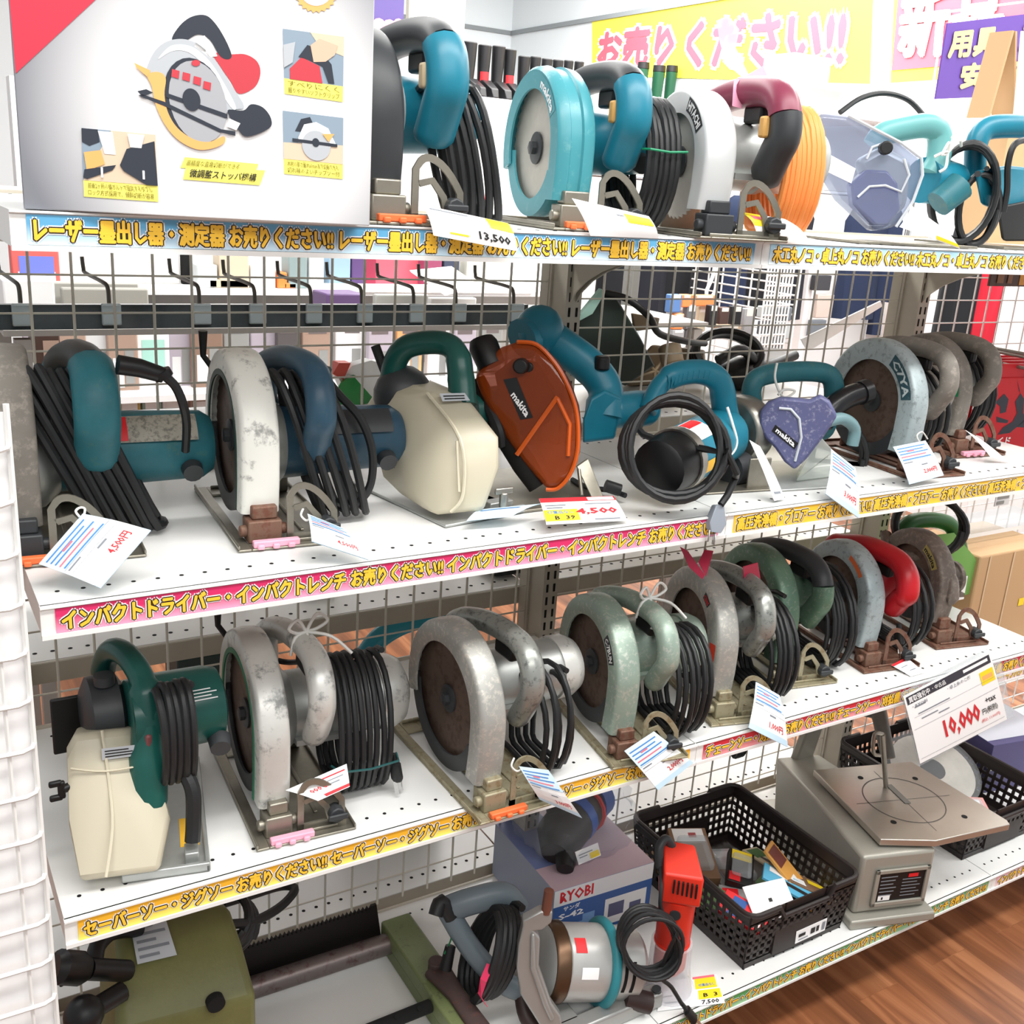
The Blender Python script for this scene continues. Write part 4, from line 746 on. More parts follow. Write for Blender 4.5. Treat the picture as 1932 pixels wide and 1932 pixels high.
b = T.b(); b.tube([(.585, .215, .272), (.59, .15, .268), (.595, .02, .258)], [.024, .016, .02], 14, sq=(1, .5)); b.cyl((.585, .215, .262), (.585, .215, .29), .014); T.put(b, 'clamp_lever', mat('lever_rust', (.30, .24, .23), .6, .3, wear=.3, wcol=(.42, .25, .2)), bevel=.003)
b = T.b(); b.tube([(.30, .165, .245), (.40, .168, .245), (.553, .172, .245)], .011, 14); b.use(hole)
for x in (.45, .49, .53): b.cyl((x, .165, .2555), (x, .164, .2568), .004)
T.put(b, 'chrome_rod', None) if False else T.put(b, 'chrome_rod', chrome)
# black rail on the deck between hacksaw and grinder
# grinder
silver = mat('silver_paint', (.72, .72, .71), .35, .35, dirt=.1); castm = mat('cast_silver', (.66, .66, .65), .4, .6, dirt=.1)
T = Tool('metal_cutter', 'silver cutting machine with cast arm and teal belt on the lowest shelf', 'cutting machine', (.8, .12, ZB))
a, e = V((.735, .13, .295)), V((.905, .085, .262)); d = (e-a).normalized()
b = T.b(); b.tube([a+d*.002, a+d*.006], [.05, .06], 30); T.put(b, 'drum_face', silver); b = T.b(); b.tube([a+d*.006, a+d*.01, a+d*.03], [.063, .066, .066], 30); T.put(b, 'copper_ring', mat('copper_dark', (.36, .27, .20), .35, .7))
b = T.b(); b.tube([a+d*.03, a+d*.034, a+d*.105], [.067, .063, .063], 30); mo = T.put(b, 'motor_drum', silver)
b = T.b(); b.tube([a+d*.118, a+d*.168, a+d*.178], [.06, .06, .05], 30); cap = T.put(b, 'end_cap', silver)
s = V((0, -1, .1)); s = (s-d*s.dot(d)).normalized(); u_ = d.cross(s)
b = T.b().use(hole); 
for t0 in (.13, .145):
    for v0, v1 in ((-.35, .55), (-1.3, -.9)): patch(b, lambda t, v: a+d*(t0+.006*t)+(s*math.cos(v0+(v1-v0)*v)+u_*math.sin(v0+(v1-v0)*v)*(1 if u_.z > 0 else -1))*.0605, 0, 0, 1, 1, 6)
T.put(b, 'cap_vent', None, cap, fix=False)
b = T.b().use(paper); us = 1 if u_.z > 0 else -1
patch(b, lambda t, v: a+d*(.05+.03*t)+(s*math.cos(.1+.3*v)+u_*us*math.sin(.1+.3*v))*.0636, 0, 0, 1, 1, 4); b.use(red); patch(b, lambda t, v: a+d*(.04+.02*t)+(s*math.cos(.75+.4*v)+u_*us*math.sin(.75+.4*v))*.0636, 0, 0, 1, 1, 4); T.put(b, 'drum_label', None, mo, fix=False)
b = T.b(); pts = [a+d*.112+(s*math.cos(k)+u_*us*math.sin(k))*.066 for k in [2*PI*i/36 for i in range(36)]]; b.tube(pts, .0085, 10, closed=True); T.put(b, 'teal_belt', mat('belt_teal', (.18, .52, .56), .5))
b = T.b(); cp = [(.755, .24, .415), (.735, .21, .41), (.712, .19, .355), (.705, .16, .30), (.725, .12, .255), (.76, .08, .215), (.80, .055, z0+.004)]
pr = [(-.02, -.007), (.02, -.007), (.02, -.002), (.006, 0), (.006, .012), (-.006, .012), (-.006, 0), (-.02, -.002)]
path0 = [(V(p), V((.25, .93, .2)).normalized(), V((-.8, -.4, .4)).normalized()) for p in smoothpts(cp, 4)]; b = T.b(); n = V((-.42, -.89, .18)).normalized(); p0 = AY(1010, 1800, .075); out = [(870, 860), (862, 935), (800, 985), (742, 992), (785, 1040), (775, 1230), (862, 1480), (925, 1570), (935, 1660), (800, 1660), (650, 1420), (625, 1240), (637, 1090), (668, 960), (665, 920), (790, 855)]; b.slab([AP(800+x/3.578, 1480+y/3.578, p0, n) for x, y in out], -n*.022); b.slab([AP(800+x/3.578, 1480+y/3.578, p0, n)+n*.0 for x, y in ((745, 1000), (752, 1230), (840, 1480), (880, 1570), (850, 1590), (800, 1480), (715, 1240), (720, 1000))], n*.006); T.put(b, 'cast_arm', castm, bevel=.003)
b = T.b(); b.tube([AY(1030, 1722, .085), AY(1036, 1680, .085)], .008, 12); T.put(b, 'rust_pin', mat('pin_rust', (.48, .30, .24), .6, .3))
b = T.b(); b.bx(.69, .93, .03, .06, z0, z0+.03); b.bx(.73, .77, .05, .2, z0, z0+.03); T.put(b, 'base_frame', castm, bevel=.004)
b = T.b(); b.tube(smoothpts([(.60, .215, .385), (.635, .2, .40), (.69, .19, .40), (.715, .18, .37)], 5), .02, 14, sq=(1, 1.15)); b.tube(smoothpts([(.60, .215, .385), (.625, .175, .33), (.66, .13, .285), (.70, .115, .26)], 5), .018, 14); T.put(b, 'handle', mat('handle_bluegrey', (.42, .47, .50), .4))
b = T.b(); b.tube(coil_pts(5, (.65, .15, .33), .05, .075, .009, seed=6, yaw=-10, skew=-.35), .0065, 8); b.tube(smoothpts([(.60, .2, .38), (.585, .21, .41), (.57, .2, .395)], 4), .012, 10); T.put(b, 'cord', cordm)
b = T.b(); b.tube(smoothpts([AY(858, 1740, .2), AY(850, 1775, .19), AY(838, 1800, .18)], 4), .0015, 6); T.put(b, 'earth_wire', mat('wire_green', (.1, .42, .25), .5))
b = T.b(); p = AY(850, 1785, .185); b.tube([p, p+V((-.012, -.008, -.035))], [.009, .011], 10); T.put(b, 'plug', black)
pinkfilm = mat('ribbon_pink', (.85, .22, .38), .35)
ribbon('ribbon_tie', [AY(925, 1820, .11), AY(912, 1850, .1), AY(905, 1878, .1), AY(916, 1895, .1)], .012, pinkfilm, None).parent = None
ro = bpy.data.objects['ribbon_tie']; ro.parent = T.o; ro.matrix_parent_inverse = M.Translation(-V(T.o.location))
b = T.b(); b.slab([AY(900, 1735, .2), AY(922, 1705, .2), AY(918, 1750, .2), AY(890, 1762, .2)], (0, .001, .001)); b.slab([AY(878, 1752, .2), AY(918, 1760, .2), AY(880, 1768, .2)], (0, .001, .001)); T.put(b, 'ribbon_tail', pinkfilm)
b = T.b(); b.tube(smoothpts([(.69, .11, .262), (.685, .085, .24), (.70, .06, .215)], 4), .013, 10); T.put(b, 'foot_knob', mat('knob_brown', (.2, .14, .13), .5)); b = T.b(); b.tube([(.86, .05, .235), (.90, .03, .222)], .018, 14); T.put(b, 'foot_knob', MATS['knob_brown'])
# RYOBI carton
T = Tool('tool_carton', 'blue and white tool carton behind the grinder, carrying a bagged power tool', 'box', (.95, .35, ZB))
bo = [(.838, .245), (1.058, .235), (1.068, .47), (.846, .475)]; zt = .318
b = T.b(); b.prism(bo, z0, zt, 'Z'); T.put(b, 'carton_body', mat('carton_print', (.62, .65, .73), .4), bevel=.0015)
fr = [V((.838, .245, zt)), V((1.058, .235, zt)), V((1.058, .235, z0)), V((.838, .245, z0))]
b = T.b(); F = lambda o: quad(fr, o); blue = mat('print_blue', (.20, .36, .62), .4); b.use(mat('print_white', (.92, .92, .93), .4)); patch(b, F(.0006), 0, .70, 1, 1); b.use(blue); patch(b, F(.0006), 0, 0, 1, .70); b.use(mat('print_sky', (.45, .62, .82), .4)); patch(b, F(.0008), .02, .03, .3, .3); patch(b, F(.0008), .3, .02, .42, .42)
b.use(paper); patch(b, F(.001), .52, .06, .95, .56); b.use(mat('print_tool', (.35, .36, .5), .4)); patch(b, F(.0012), .56, .2, .72, .45); patch(b, F(.0012), .78, .14, .9, .36)
b.use(inkred); b.text('RYOBI', sub(F(.001), .06, .76, .38, .95), .03); b.use(paper); b.text('サンダ', sub(F(.001), .1, .58, .26, .67), .02); b.text('S-42', sub(F(.001), .06, .44, .3, .54), .03); T.put(b, 'carton_print_front', None, smooth=0, fix=False)
tp = [V((.846, .475, zt)), V((1.068, .47, zt)), V((1.058, .235, zt)), V((.838, .245, zt))]; b = T.b().use(mat('print_pinkgrey', (.78, .68, .72), .4)); patch(b, quad(tp, .0006), .0, 0, 1, 1); b.use(mat('print_mauve', (.45, .5, .68), .4)); patch(b, quad(tp, .0008), .0, .3, .45, 1); T.put(b, 'carton_print_top', None, fix=False)
# bagged tool on it
T = Tool('bagged_power_tool', 'black and blue power tool in a clear bag on the tool carton', 'power tool', (.95, .36, zt))
b = T.b(); b.tube([(.87, .30, zt+.035), (.90, .33, zt+.045), (.98, .38, zt+.05), (1.03, .40, zt+.045)], [.026, .046, .048, .036], 16); T.put(b, 'tool_body', black)
b = T.b(); b.tube([(.945, .36, zt+.048), (.965, .37, zt+.05)], .05, 16); b.tube([(1.01, .39, zt+.05), (1.05, .405, zt+.045)], [.042, .034], 16); T.put(b, 'blue_cover', mat('plastic_blue', (.15, .36, .70), .35))
b = T.b(); b.tube([(.985, .38, zt+.05), (.99, .383, zt+.05)], .0505, 16); T.put(b, 'red_ring', red)
b = T.b(); b.tube(smoothpts([(.90, .35, zt+.07), (.93, .40, zt+.105), (.99, .43, zt+.115), (1.02, .42, zt+.09)], 5), .015, 12); b.tube([(.875, .27, zt+.02), (.89, .29, zt+.03)], [.016, .022], 14); T.put(b, 'tool_handle', black)
b = T.b(); rnd = random.Random(2); pts = []
bm = bmesh.new(); bmesh.ops.create_icosphere(bm, subdivisions=4, radius=1)
vs = []
for v in bm.verts:
    p = v.co; k = 1+.07*math.sin(9*p.x+5*p.y)*math.cos(7*p.z+4*p.x)+.05*math.sin(17*p.y+11*p.z); vs.append(V((.955+p.x*.122*k, .365+p.y*.112*k, max(zt+.0016, zt+.06+p.z*.085*k))))
ix = [tuple(v.index for v in f.verts) for f in bm.faces]; bm.free(); b.add(vs, ix); b.hull([(.845, .33, zt+.08), (.86, .33, zt+.1), (.87, .34, zt+.07), (.865, .36, zt+.085), (.84, .35, zt+.11)]); T.put(b, 'plastic_bag', clear('bag_film', (.95, .96, .97), .09, .03), smooth=180)
q = [AY(1085, 1608, .262), AY(1128, 1590, .262), AY(1134, 1614, .262), AY(1092, 1632, .262)]; b = T.b().use(paper); b.slab(q, (0, .0008, 0)); b.use(yellow); patch(b, quad(q, .001), .55, .1, .95, .55); b.use(inkgrey); patch(b, quad(q, .001), .1, .65, .7, .72); patch(b, quad(q, .001), .1, .45, .45, .52); T.put(b, 'price_label', None, fix=False)
# red trimmer
redt = mat('trimmer_red', (.86, .20, .13), .42)
T = Tool('trim_router', 'red trimmer with clear foot and coiled black cord at the lowest shelf front', 'trimmer', (.965, .06, ZB))
cx, cy = .967, .066; c0 = V((cx, cy, 0)); RT = M.Translation(c0) @ M.Rotation(math.radians(-38), 4, 'Z') @ M.Translation(-c0)
b = T.b(); b.tube([(cx, cy, .395), (cx, cy, .38), (cx, cy, .30)], [.033, .0315, .03], 22); b.tube([(cx, cy, .302), (cx, cy, .298)], .0315, 22); T.put(b, 'motor_body', redt)
b = B(T.T @ RT); b.hull([(cx-.034, cy-.03, .395), (cx+.034, cy-.03, .395), (cx-.034, cy+.034, .395), (cx+.036, cy+.034, .395), (cx-.03, cy-.034, .455), (cx+.036, cy-.03, .45), (cx-.034, cy+.03, .478), (cx+.02, cy+.03, .475), (cx+.034, cy-.036, .40), (cx-.034, cy+.036, .44)]); hd = T.put(b, 'motor_head', redt, bevel=.006, seg=3)
b = B(T.T @ RT).use(hole)
for i in range(6): x = cx-.014+i*.0075; b.bx(x, x+.003, cy-.0385, cy-.03, .422-.001*i, .446-.001*i)
T.put(b, 'vent_slot', None, hd)
b = B(T.T @ RT); b.cyl((cx-.004, cy-.03, .375), (cx-.004, cy-.0335, .375), .0095, n=16); T.put(b, 'brush_cap', charcoal)
b = T.b(); b.tube(smoothpts([(cx-.03, cy+.02, .445), (cx-.028, cy+.03, .475), (cx-.012, cy+.035, .485), (cx, cy+.03, .47)], 5), .008, 10); T.put(b, 'cord_sleeve', charcoal)
b = T.b(); b.tube([(cx, cy, .30), (cx, cy, .25), (cx, cy, .238)], [.028, .028, .02], 22); T.put(b, 'lower_body', mat('trimmer_red_frosted', (.88, .38, .34), .5))
b = T.b(); b.tube([(cx, cy, .298), (cx, cy, .25), (cx, cy, z0+.006), (cx, cy, z0)], [.036, .037, .044, .046], 26); b.tube([(cx, cy, z0+.004), (cx, cy, z0)], [.05, .05], 26); T.put(b, 'clear_foot', clear('foot_clear2', (.95, .95, .96), .3, .06))
b = T.b(); b.tube([(cx+.045, cy+.03, .262), (cx+.05, cy+.028, .22)], [.005, .006], 10); T.put(b, 'clamp_screw', steel)
b = T.b(); rg = ringpts((.882, .03, .352), (-.35, -.9, .2), .047, .056, 7, .006, 8, .12, roll=.5); b.tube(smoothpts([(cx-.03, cy+.02, .45), (cx-.05, cy-.01, .43), (cx-.055, cy-.02, .40), rg[0]], 5)[:-1]+rg+smoothpts([rg[-1], (.905, .02, .29), (.93, .015, .255), (.945, .0, .225)], 4)[1:], .0036, 8); T.put(b, 'cord', cordm)
plug(T.o, T.T@V((.945, .0, .226)), (.35, -.3, -.55), black)
b = T.b(); b.cyl((.92, .04, .236), (.925, .04, .214), .008); T.put(b, 'thumb_screw', charcoal)
# baskets
def basket(label, x0, x1, y0, y1, h, cells_x, cells_y, taper=.012, rz=0, handle=True):
    """rim x0..x1,y0..y1 at height h; walls with punched holes"""
    cx, cy = (x0+x1)/2, (y0+y1)/2
    t = thing('plastic_basket', label, 'basket', (cx, cy, ZB+.0008), rz)
    hx, hy = (x1-x0)/2, (y1-y0)/2; bm_ = mat('basket_brown_black', (.15, .125, .12), .45)
    def wall(P, W, H, cols, hole_rows, name, gap=None, cut=None):
        """P(u,v)->point on wall; a grid of bars leaving holes"""
        b = B(); nx = cols; u0s = .1; cw = W/nx; rows = int((H-.03)/cw)
        def strip(ua, ub, va, vb):
            for off in (0, 1): pass
            p = [P(ua, va, 0), P(ub, va, 0), P(ub, vb, 0), P(ua, vb, 0)]; q = [P(ua, va, 1), P(ub, va, 1), P(ub, vb, 1), P(ua, vb, 1)]
            b.add(p+q, [(0, 1, 2, 3), (7, 6, 5, 4), (0, 4, 5, 1), (1, 5, 6, 2), (2, 6, 7, 3), (3, 7, 4, 0)])
        vb0 = .016/H; vt0 = 1-.022/H; dv = (vt0-vb0)/rows
        strip(0, 1, 0, vb0); strip(0, 1, vt0, 1)
        r = .42
        for i in range(rows+1): v = vb0+dv*i; strip(0, 1, max(0, v-dv*r*.5), min(1, v+dv*r*.5))
        for j in range(nx+1): u = j/nx; strip(max(0, u-r*.5/nx), min(1, u+r*.5/nx), vb0, vt0)
        if gap:
            g0, g1, gv0 = gap; strip(g0, g0+.02, gv0, 1); strip(g1-.02, g1, gv0, 1)
            strip(g0, g1, vb0, gv0-.02) if gv0 > .3 else None
        return b.build(name, bm_, t, smooth=0)
    bx_, by_ = hx-taper, hy-taper; th = .0025
    def side(ax, sg):
        def P(u, v, o):
            w_ = (bx_*(1-v)+hx*v); d_ = (by_*(1-v)+hy*v); z = h*v
            if ax == 'y': return V(((2*u-1)*w_, sg*(d_-o*th), z))
            return V((sg*(w_-o*th), (2*u-1)*d_, z))
        return P
    wall(side('y', -1), 2*hx, h, cells_x, 0, 'wall_panel', (.3, .7, .25)); wall(side('y', 1), 2*hx, h, cells_x, 0, 'wall_panel')
    wall(side('x', -1), 2*hy, h, cells_y, 0, 'wall_panel'); wall(side('x', 1), 2*hy, h, cells_y, 0, 'wall_panel')
    b = B(); b.bx(-bx_, bx_, -by_, by_, 0, .004); b.build('bottom', bm_, t)
    b = B(); pts = []
    for (sx, sy) in ((-1, -1), (1, -1), (1, 1), (-1, 1)):
        for k in range(5):
            a = {(-1, -1): PI, (1, -1): 1.5*PI, (1, 1): 0, (-1, 1): .5*PI}[(sx, sy)]+k/4*PI/2
            pts.append(V((sx*(hx-.02)+.023*math.cos(a), sy*(hy-.02)+.023*math.sin(a), h)))
    # handles dip in the short walls
    full = []
    for i, p in enumerate(pts):
        full.append(p); q = pts[(i+1) % len(pts)]
        if abs(p.y-q.y) < 1e-6 and (q-p).length > .05:
            for f, dz in ((.2, 0), (.26, -.022), (.74, -.022), (.8, 0)): full.append(p.lerp(q, f)+V((0, 0, dz)))
    b.tube(full, .005, 8, closed=True); b.build('rim', bm_, t)
    for sg in (-1, 1):
        b = B()
        for x in (-.045, .045): b.bx(x-.04, x+.04, sg*(hy-.002)-.002, sg*(hy-.002)+.002, .0, 0) if False else None
        b.bx(-hx*.45, hx*.45, sg*(by_+.004)-.002, sg*(by_+.004)+.002, .012, h*.52); b.build('name_panel', bm_, t)
    return t
basket('dark plastic basket full of small packages, left of the scroll saw', 1.108, 1.384, .023, .367, .125, 16, 20)
T = Tool('price_sticker', 'white price sticker on the front of the package basket', 'sticker', (1.25, .026, .25)); q = [AY(1503, 1758, .028), AY(1561, 1732, .028), AY(1556, 1755, .028), AY(1500, 1781, .028)]
b = T.b().use(paper); b.slab(q, (0, .0006, 0)); b.use(ink); patch(b, quad(q, .001), .08, .45, .3, .7); patch(b, quad(q, .001), .48, .3, .62, .75); patch(b, quad(q, .001), .66, .3, .75, .75); b.use(inkgrey); patch(b, quad(q, .001), .85, .2, .95, .85); patch(b, quad(q, .001), .08, .2, .4, .28); T.put(b, 'sticker_face', None, fix=False)
# contents
def slabthing(name, label, cat, c, d, rot, mats, group=None, extra=None, blister=None):
    t = thing(name, label, cat, c, 0, group); t.rotation_euler = [math.radians(a) for a in rot]
    B().use(mats[0]).box((0, 0, d[2]/2), d).build('card', None, t, bevel=.001)
    b = B()
    for m, (u0, v0, u1, v1) in (extra or []):
        b.use(m); patch(b, lambda u, v: V(((u-.5)*d[0], (v-.5)*d[1], d[2]+.0006)), u0, v0, u1, v1)
    if extra: b.build('print', None, t, fix=False)
    if blister: B().box((blister[0], blister[1], d[2]+blister[4]/2), blister[2:5]).build('blister', blister[5], t, bevel=.006)
    return t
G = 'packages in the basket'; zi = ZB+.035; brown = mat('card_brown', (.50, .38, .28), .6); wh = mat('card_white', (.93, .93, .93), .5); gn = mat('card_green', (.35, .5, .3), .6); orr = mat('card_orange', (.86, .62, .30), .5); cy_ = mat('card_cyan', (.35, .68, .82), .5)
slabthing('blister_pack', 'clear clamshell with brown card, lying furthest back in the package basket', 'package', (1.19, .27, zi+.02), (.08, .13, .025), (12, 0, -25), [brown], G, [(wh, (.1, .72, .9, .98)), (red, (.5, .8, .7, .9))], (0, -.01, .06, .08, .02, clearp))
slabthing('blister_pack', 'black and yellow small pack in the middle of the package basket', 'package', (1.235, .185, zi+.035), (.05, .075, .02), (20, 10, -40), [black], G, [(yellow, (.1, .7, .9, .98)), (red, (.05, .05, .5, .3))], (0, 0, .04, .05, .012, clearp))
slabthing('blister_pack', 'long green card pack along the left basket wall', 'package', (1.155, .18, zi+.01), (.05, .17, .012), (4, -25, 12), [gn], G, [(wh, (.1, .75, .9, .95)), (red, (.1, .08, .9, .3))])
slabthing('blister_pack', 'red pack leaning on the left front of the package basket', 'package', (1.16, .09, zi+.03), (.05, .09, .014), (10, -20, 25), [red], G, [(wh, (.1, .1, .9, .35)), (mat('print_blue', (.2, .36, .62)), (.1, .5, .9, .8))])
slabthing('blister_pack', 'white square card with round hole, frontmost in the package basket', 'package', (1.21, .075, zi+.055), (.085, .07, .004), (28, -8, -18), [wh], G, [(ink, (.46, .45, .54, .55))])
slabthing('blister_pack', 'orange and brown jigsaw blade pack standing in the package basket', 'package', (1.31, .12, zi+.045), (.055, .14, .006), (38, 8, 30), [orr], G, [(mat('card_darkred', (.45, .22, .18)), (.1, .68, .9, .95)), (wh, (.2, .2, .6, .5))])
slabthing('blister_pack', 'light blue pack with dark blade picture in the package basket', 'package', (1.285, .10, zi+.045), (.05, .11, .006), (20, 0, 42), [cy_], G, [(ink, (.3, .1, .5, .7)), (wh, (.6, .5, .9, .9))])
slabthing('blister_pack', 'brown card pack with yellow label near the right front of the package basket', 'package', (1.335, .10, zi+.02), (.06, .1, .014), (20, 12, 55), [brown], G, [(yellow, (.5, .1, .8, .5)), (wh, (.1, .6, .5, .9))])
slabthing('blister_pack', 'clear pack with brown strip under the black and yellow pack', 'package', (1.25, .22, zi), (.09, .12, .015), (0, 6, -15), [mat('card_grey', (.6, .6, .6))], G, [(brown, (.2, .2, .8, .5))], (0, 0, .07, .09, .02, clearp))
slabthing('blister_pack', 'dark pack with green label at the bottom of the package basket', 'package', (1.3, .19, zi), (.1, .1, .014), (0, 0, 20), [mat('card_dark', (.25, .22, .2))], G, [(gn, (.1, .1, .5, .4))])
slabthing('blister_pack', 'tan flat card at the back left of the package basket', 'package', (1.17, .31, zi-.01), (.1, .07, .02), (0, 8, 10), [mat('card_tan', (.66, .52, .40))], G, [(wh, (.1, .1, .5, .8))])
slabthing('blister_pack', 'grey tube pack across the middle of the package basket', 'package', (1.22, .13, zi-.005), (.12, .05, .03), (0, 0, -35), [mat('card_grey', (.6, .6, .6))], G, [(red, (.05, .2, .3, .8)), (wh, (.4, .2, .9, .8))])
slabthing('blister_pack', 'cream card with green corner at the right wall of the package basket', 'package', (1.345, .2, zi), (.05, .12, .012), (0, 14, 8), [mat('card_cream', (.85, .80, .68))], G, [(gn, (.1, .7, .9, .95)), (brown, (.2, .2, .7, .5))])
# scroll saw
ssm = mat('scroll_saw_grey', (.62, .61, .57), .38, .25, dirt=.08); ssd = mat('scroll_saw_dark', (.45, .44, .42), .45, .35); tabm = mat('table_steel', (.74, .71, .67), .34, .8, dirt=.1)
T = Tool('scroll_saw', 'grey metal scroll saw with square steel table on the lowest shelf', 'scroll saw', (1.5, .12, ZB))
zt_ = .372; ang = math.radians(-17)
tb = [(1.453, .04), (1.525, .282), (1.757, .212), (1.748, -.03), (1.74, -.042), (1.55, -.012), (1.54, -.006)]
b = T.b(); b.prism(tb, zt_-.014, zt_, 'Z'); tab = T.put(b, 'table', tabm, bevel=.0015)
tc = V((1.612, .115, zt_)); b = T.b().use(mat('groove', (.3, .28, .26), .5))
def ring(r, a0, a1, w_=.0012):
    for i in range(48):
        t1, t2 = a0+(a1-a0)*i/48, a0+(a1-a0)*(i+1)/48
        b.add([tc+V((math.cos(t)*q, math.sin(t)*q, .0004)) for t, q in ((t1, r-w_), (t1, r+w_), (t2, r+w_), (t2, r-w_))], [(0, 1, 2, 3)])
ring(.082, 0, 2*PI)
for dv in (V((.956, -.292, 0)), V((.292, .956, 0))):
    nn = V((-dv.y, dv.x, 0))*.0006; b.add([tc-dv*.11-nn+V((0, 0, .0004)), tc-dv*.11+nn+V((0, 0, .0004)), tc+dv*.11+nn+V((0, 0, .0004)), tc+dv*.11-nn+V((0, 0, .0004))], [(0, 1, 2, 3)])
b.use(hole)
for sx, sy in ((-.07, -.07), (.09, -.075), (-.045, .09), (.075, .07)): p = tc+Rz(ang)@V((sx, sy, 0)); b.tube([p+V((0, 0, .0002)), p+V((0, 0, .0008))], .006, 14)
T.put(b, 'table_marks', None, tab, fix=False)
b = T.b(); p = tc+V((.0, .0, 0)); b.box(p+Rz(ang)@V((0, .02, .001)), (.014, .07, .0016), Rz(ang)); T.put(b, 'slot_insert', ssd, tab, bevel=.0006)
def RP(x, y, z): v = Rz(ang)@V((x, y, 0)); return V((1.39+v.x, .037+v.y, z))
b = T.b(); b.hull([RP(.012, .0, z0+.02), RP(.175, .0, z0+.02), RP(.012, .0, .352), RP(.175, .0, .352), RP(.03, .36, z0+.02), RP(.16, .36, z0+.02), RP(.04, .40, .33), RP(.15, .40, .33), RP(.02, .2, .353), RP(.17, .2, .353)]); bd = T.put(b, 'machine_body', ssm, bevel=.008, seg=3)
b = T.b(); b.box(RP(.092, .19, z0+.01), (.188, .42, .02), Rz(ang)); T.put(b, 'base_foot', ssm, bevel=.004)
b = T.b().use(ssm); fr_ = [RP(.045, -.0015, .32), RP(.165, -.0015, .32), RP(.165, -.0015, .238), RP(.045, -.0015, .238)]
for u0, v0, u1, v1 in ((0, .9, 1, 1), (0, 0, 1, .1), (0, 0, .07, 1), (.93, 0, 1, 1)):
    q = quad(fr_, .0); b.slab([q(u0, v0), q(u1, v0), q(u1, v1), q(u0, v1)], quad(fr_, .005)(0, 0)-quad(fr_, 0)(0, 0))
T.put(b, 'plate_frame', alu, bevel=.001)
b = T.b().use(black); Q = quad(fr_, .0012); patch(b, Q, .07, .1, .93, .9); Q2 = quad(fr_, .0018); b.use(red); patch(b, Q2, .62, .72, .8, .82); b.use(inkgrey)
for i in range(6): patch(b, Q2, .12, .76-.1*i, .42-.03*(i % 3), .79-.1*i); patch(b, Q2, .52, .66-.09*i, .86-.06*(i % 2), .685-.09*i)
b.use(paper); patch(b, Q2, .12, .13, .34, .26); b.use(ink); patch(b, quad(fr_, .0024), .18, .16, .21, .23); T.put(b, 'rating_plate', None, bd, fix=False)
b = T.b(); b.tube([tc+V((.005, .05, 0)), AY(1665, 1385, .15)], .0055, 10); b.tube(smoothpts([AY(1665, 1385, .15), AY(1650, 1385, .15), AY(1648, 1420, .15), AY(1660, 1425, .15)], 4), .004, 8); T.put(b, 'hold_down_rod', steel)
b = T.b(); a1 = RP(.1, .40, .30); b.slab([a1+V((-.03, 0, -.06)), a1+V((.03, 0, -.06)), a1+V((.025, -.05, .21)), a1+V((-.02, -.05, .21))], (0, .02, .0)); T.put(b, 'upper_arm_post', ssm, bevel=.004)
b = T.b(); b.tube([a1+V((0, -.05, .2)), tc+V((.03, .12, .14)), tc+V((.01, .06, .06))], [.024, .02, .014], 10, sq=(.8, 1.2)); T.put(b, 'upper_arm', ssd, bevel=.003)
b = T.b(); b.tube(coil_pts(4, (1.445, .43, .39), .018, .045, .006, seed=4), .004, 8); T.put(b, 'cord', cordm)
# second basket and its contents
basket('dark plastic basket holding bagged saw discs, right of the scroll saw', 1.775, 2.05, .055, .42, .11, 16, 20)
T = Tool('saw_disc', 'bagged silver saw disc with white label in the right basket', 'saw disc', (1.93, .24, ZB+.05))
c = V((1.93, .27, ZB+.075)); n = V((-.15, -.35, .92)).normalized(); b = T.b(); b.tube([c, c+n*.002], .1, 40); T.put(b, 'disc', blade_steel)
b = T.b(); b.tube([c+n*.002, c+n*.0026], .03, 24); T.put(b, 'hub', charcoal)
q = [AP(1853, 1435, c+n*.004, n), AP(1885, 1432, c+n*.004, n), AP(1895, 1450, c+n*.004, n), AP(1866, 1455, c+n*.004, n)]; b = T.b(); b.slab(q, n*.0006); T.put(b, 'price_label', paper)
b = T.b(); b.tube([c-n*.001, c+n*.008], .112, 40); T.put(b, 'plastic_bag', clear('bag_film', (.95, .96, .97), .16))
slabthing('blister_pack', 'red and white printed pack in the right basket beside the scroll saw table', 'package', (1.86, .14, ZB+.05), (.14, .09, .012), (12, 0, -30), [mat('card_palered', (.85, .6, .58))], None, [(wh, (.1, .5, .9, .9)), (red, (.1, .1, .6, .35))], (0, 0, .12, .07, .01, clearp))
slabthing('bagged_part', 'clear bag over a purple carton at the right edge above the right basket', 'package', (2.19, .3, ZB+.001), (.2, .2, .13), (0, 0, -10), [mat('carton_violet', (.30, .28, .45))], None, [(mat('film_grey', (.75, .76, .8)), (.0, .1, 1, 1))])
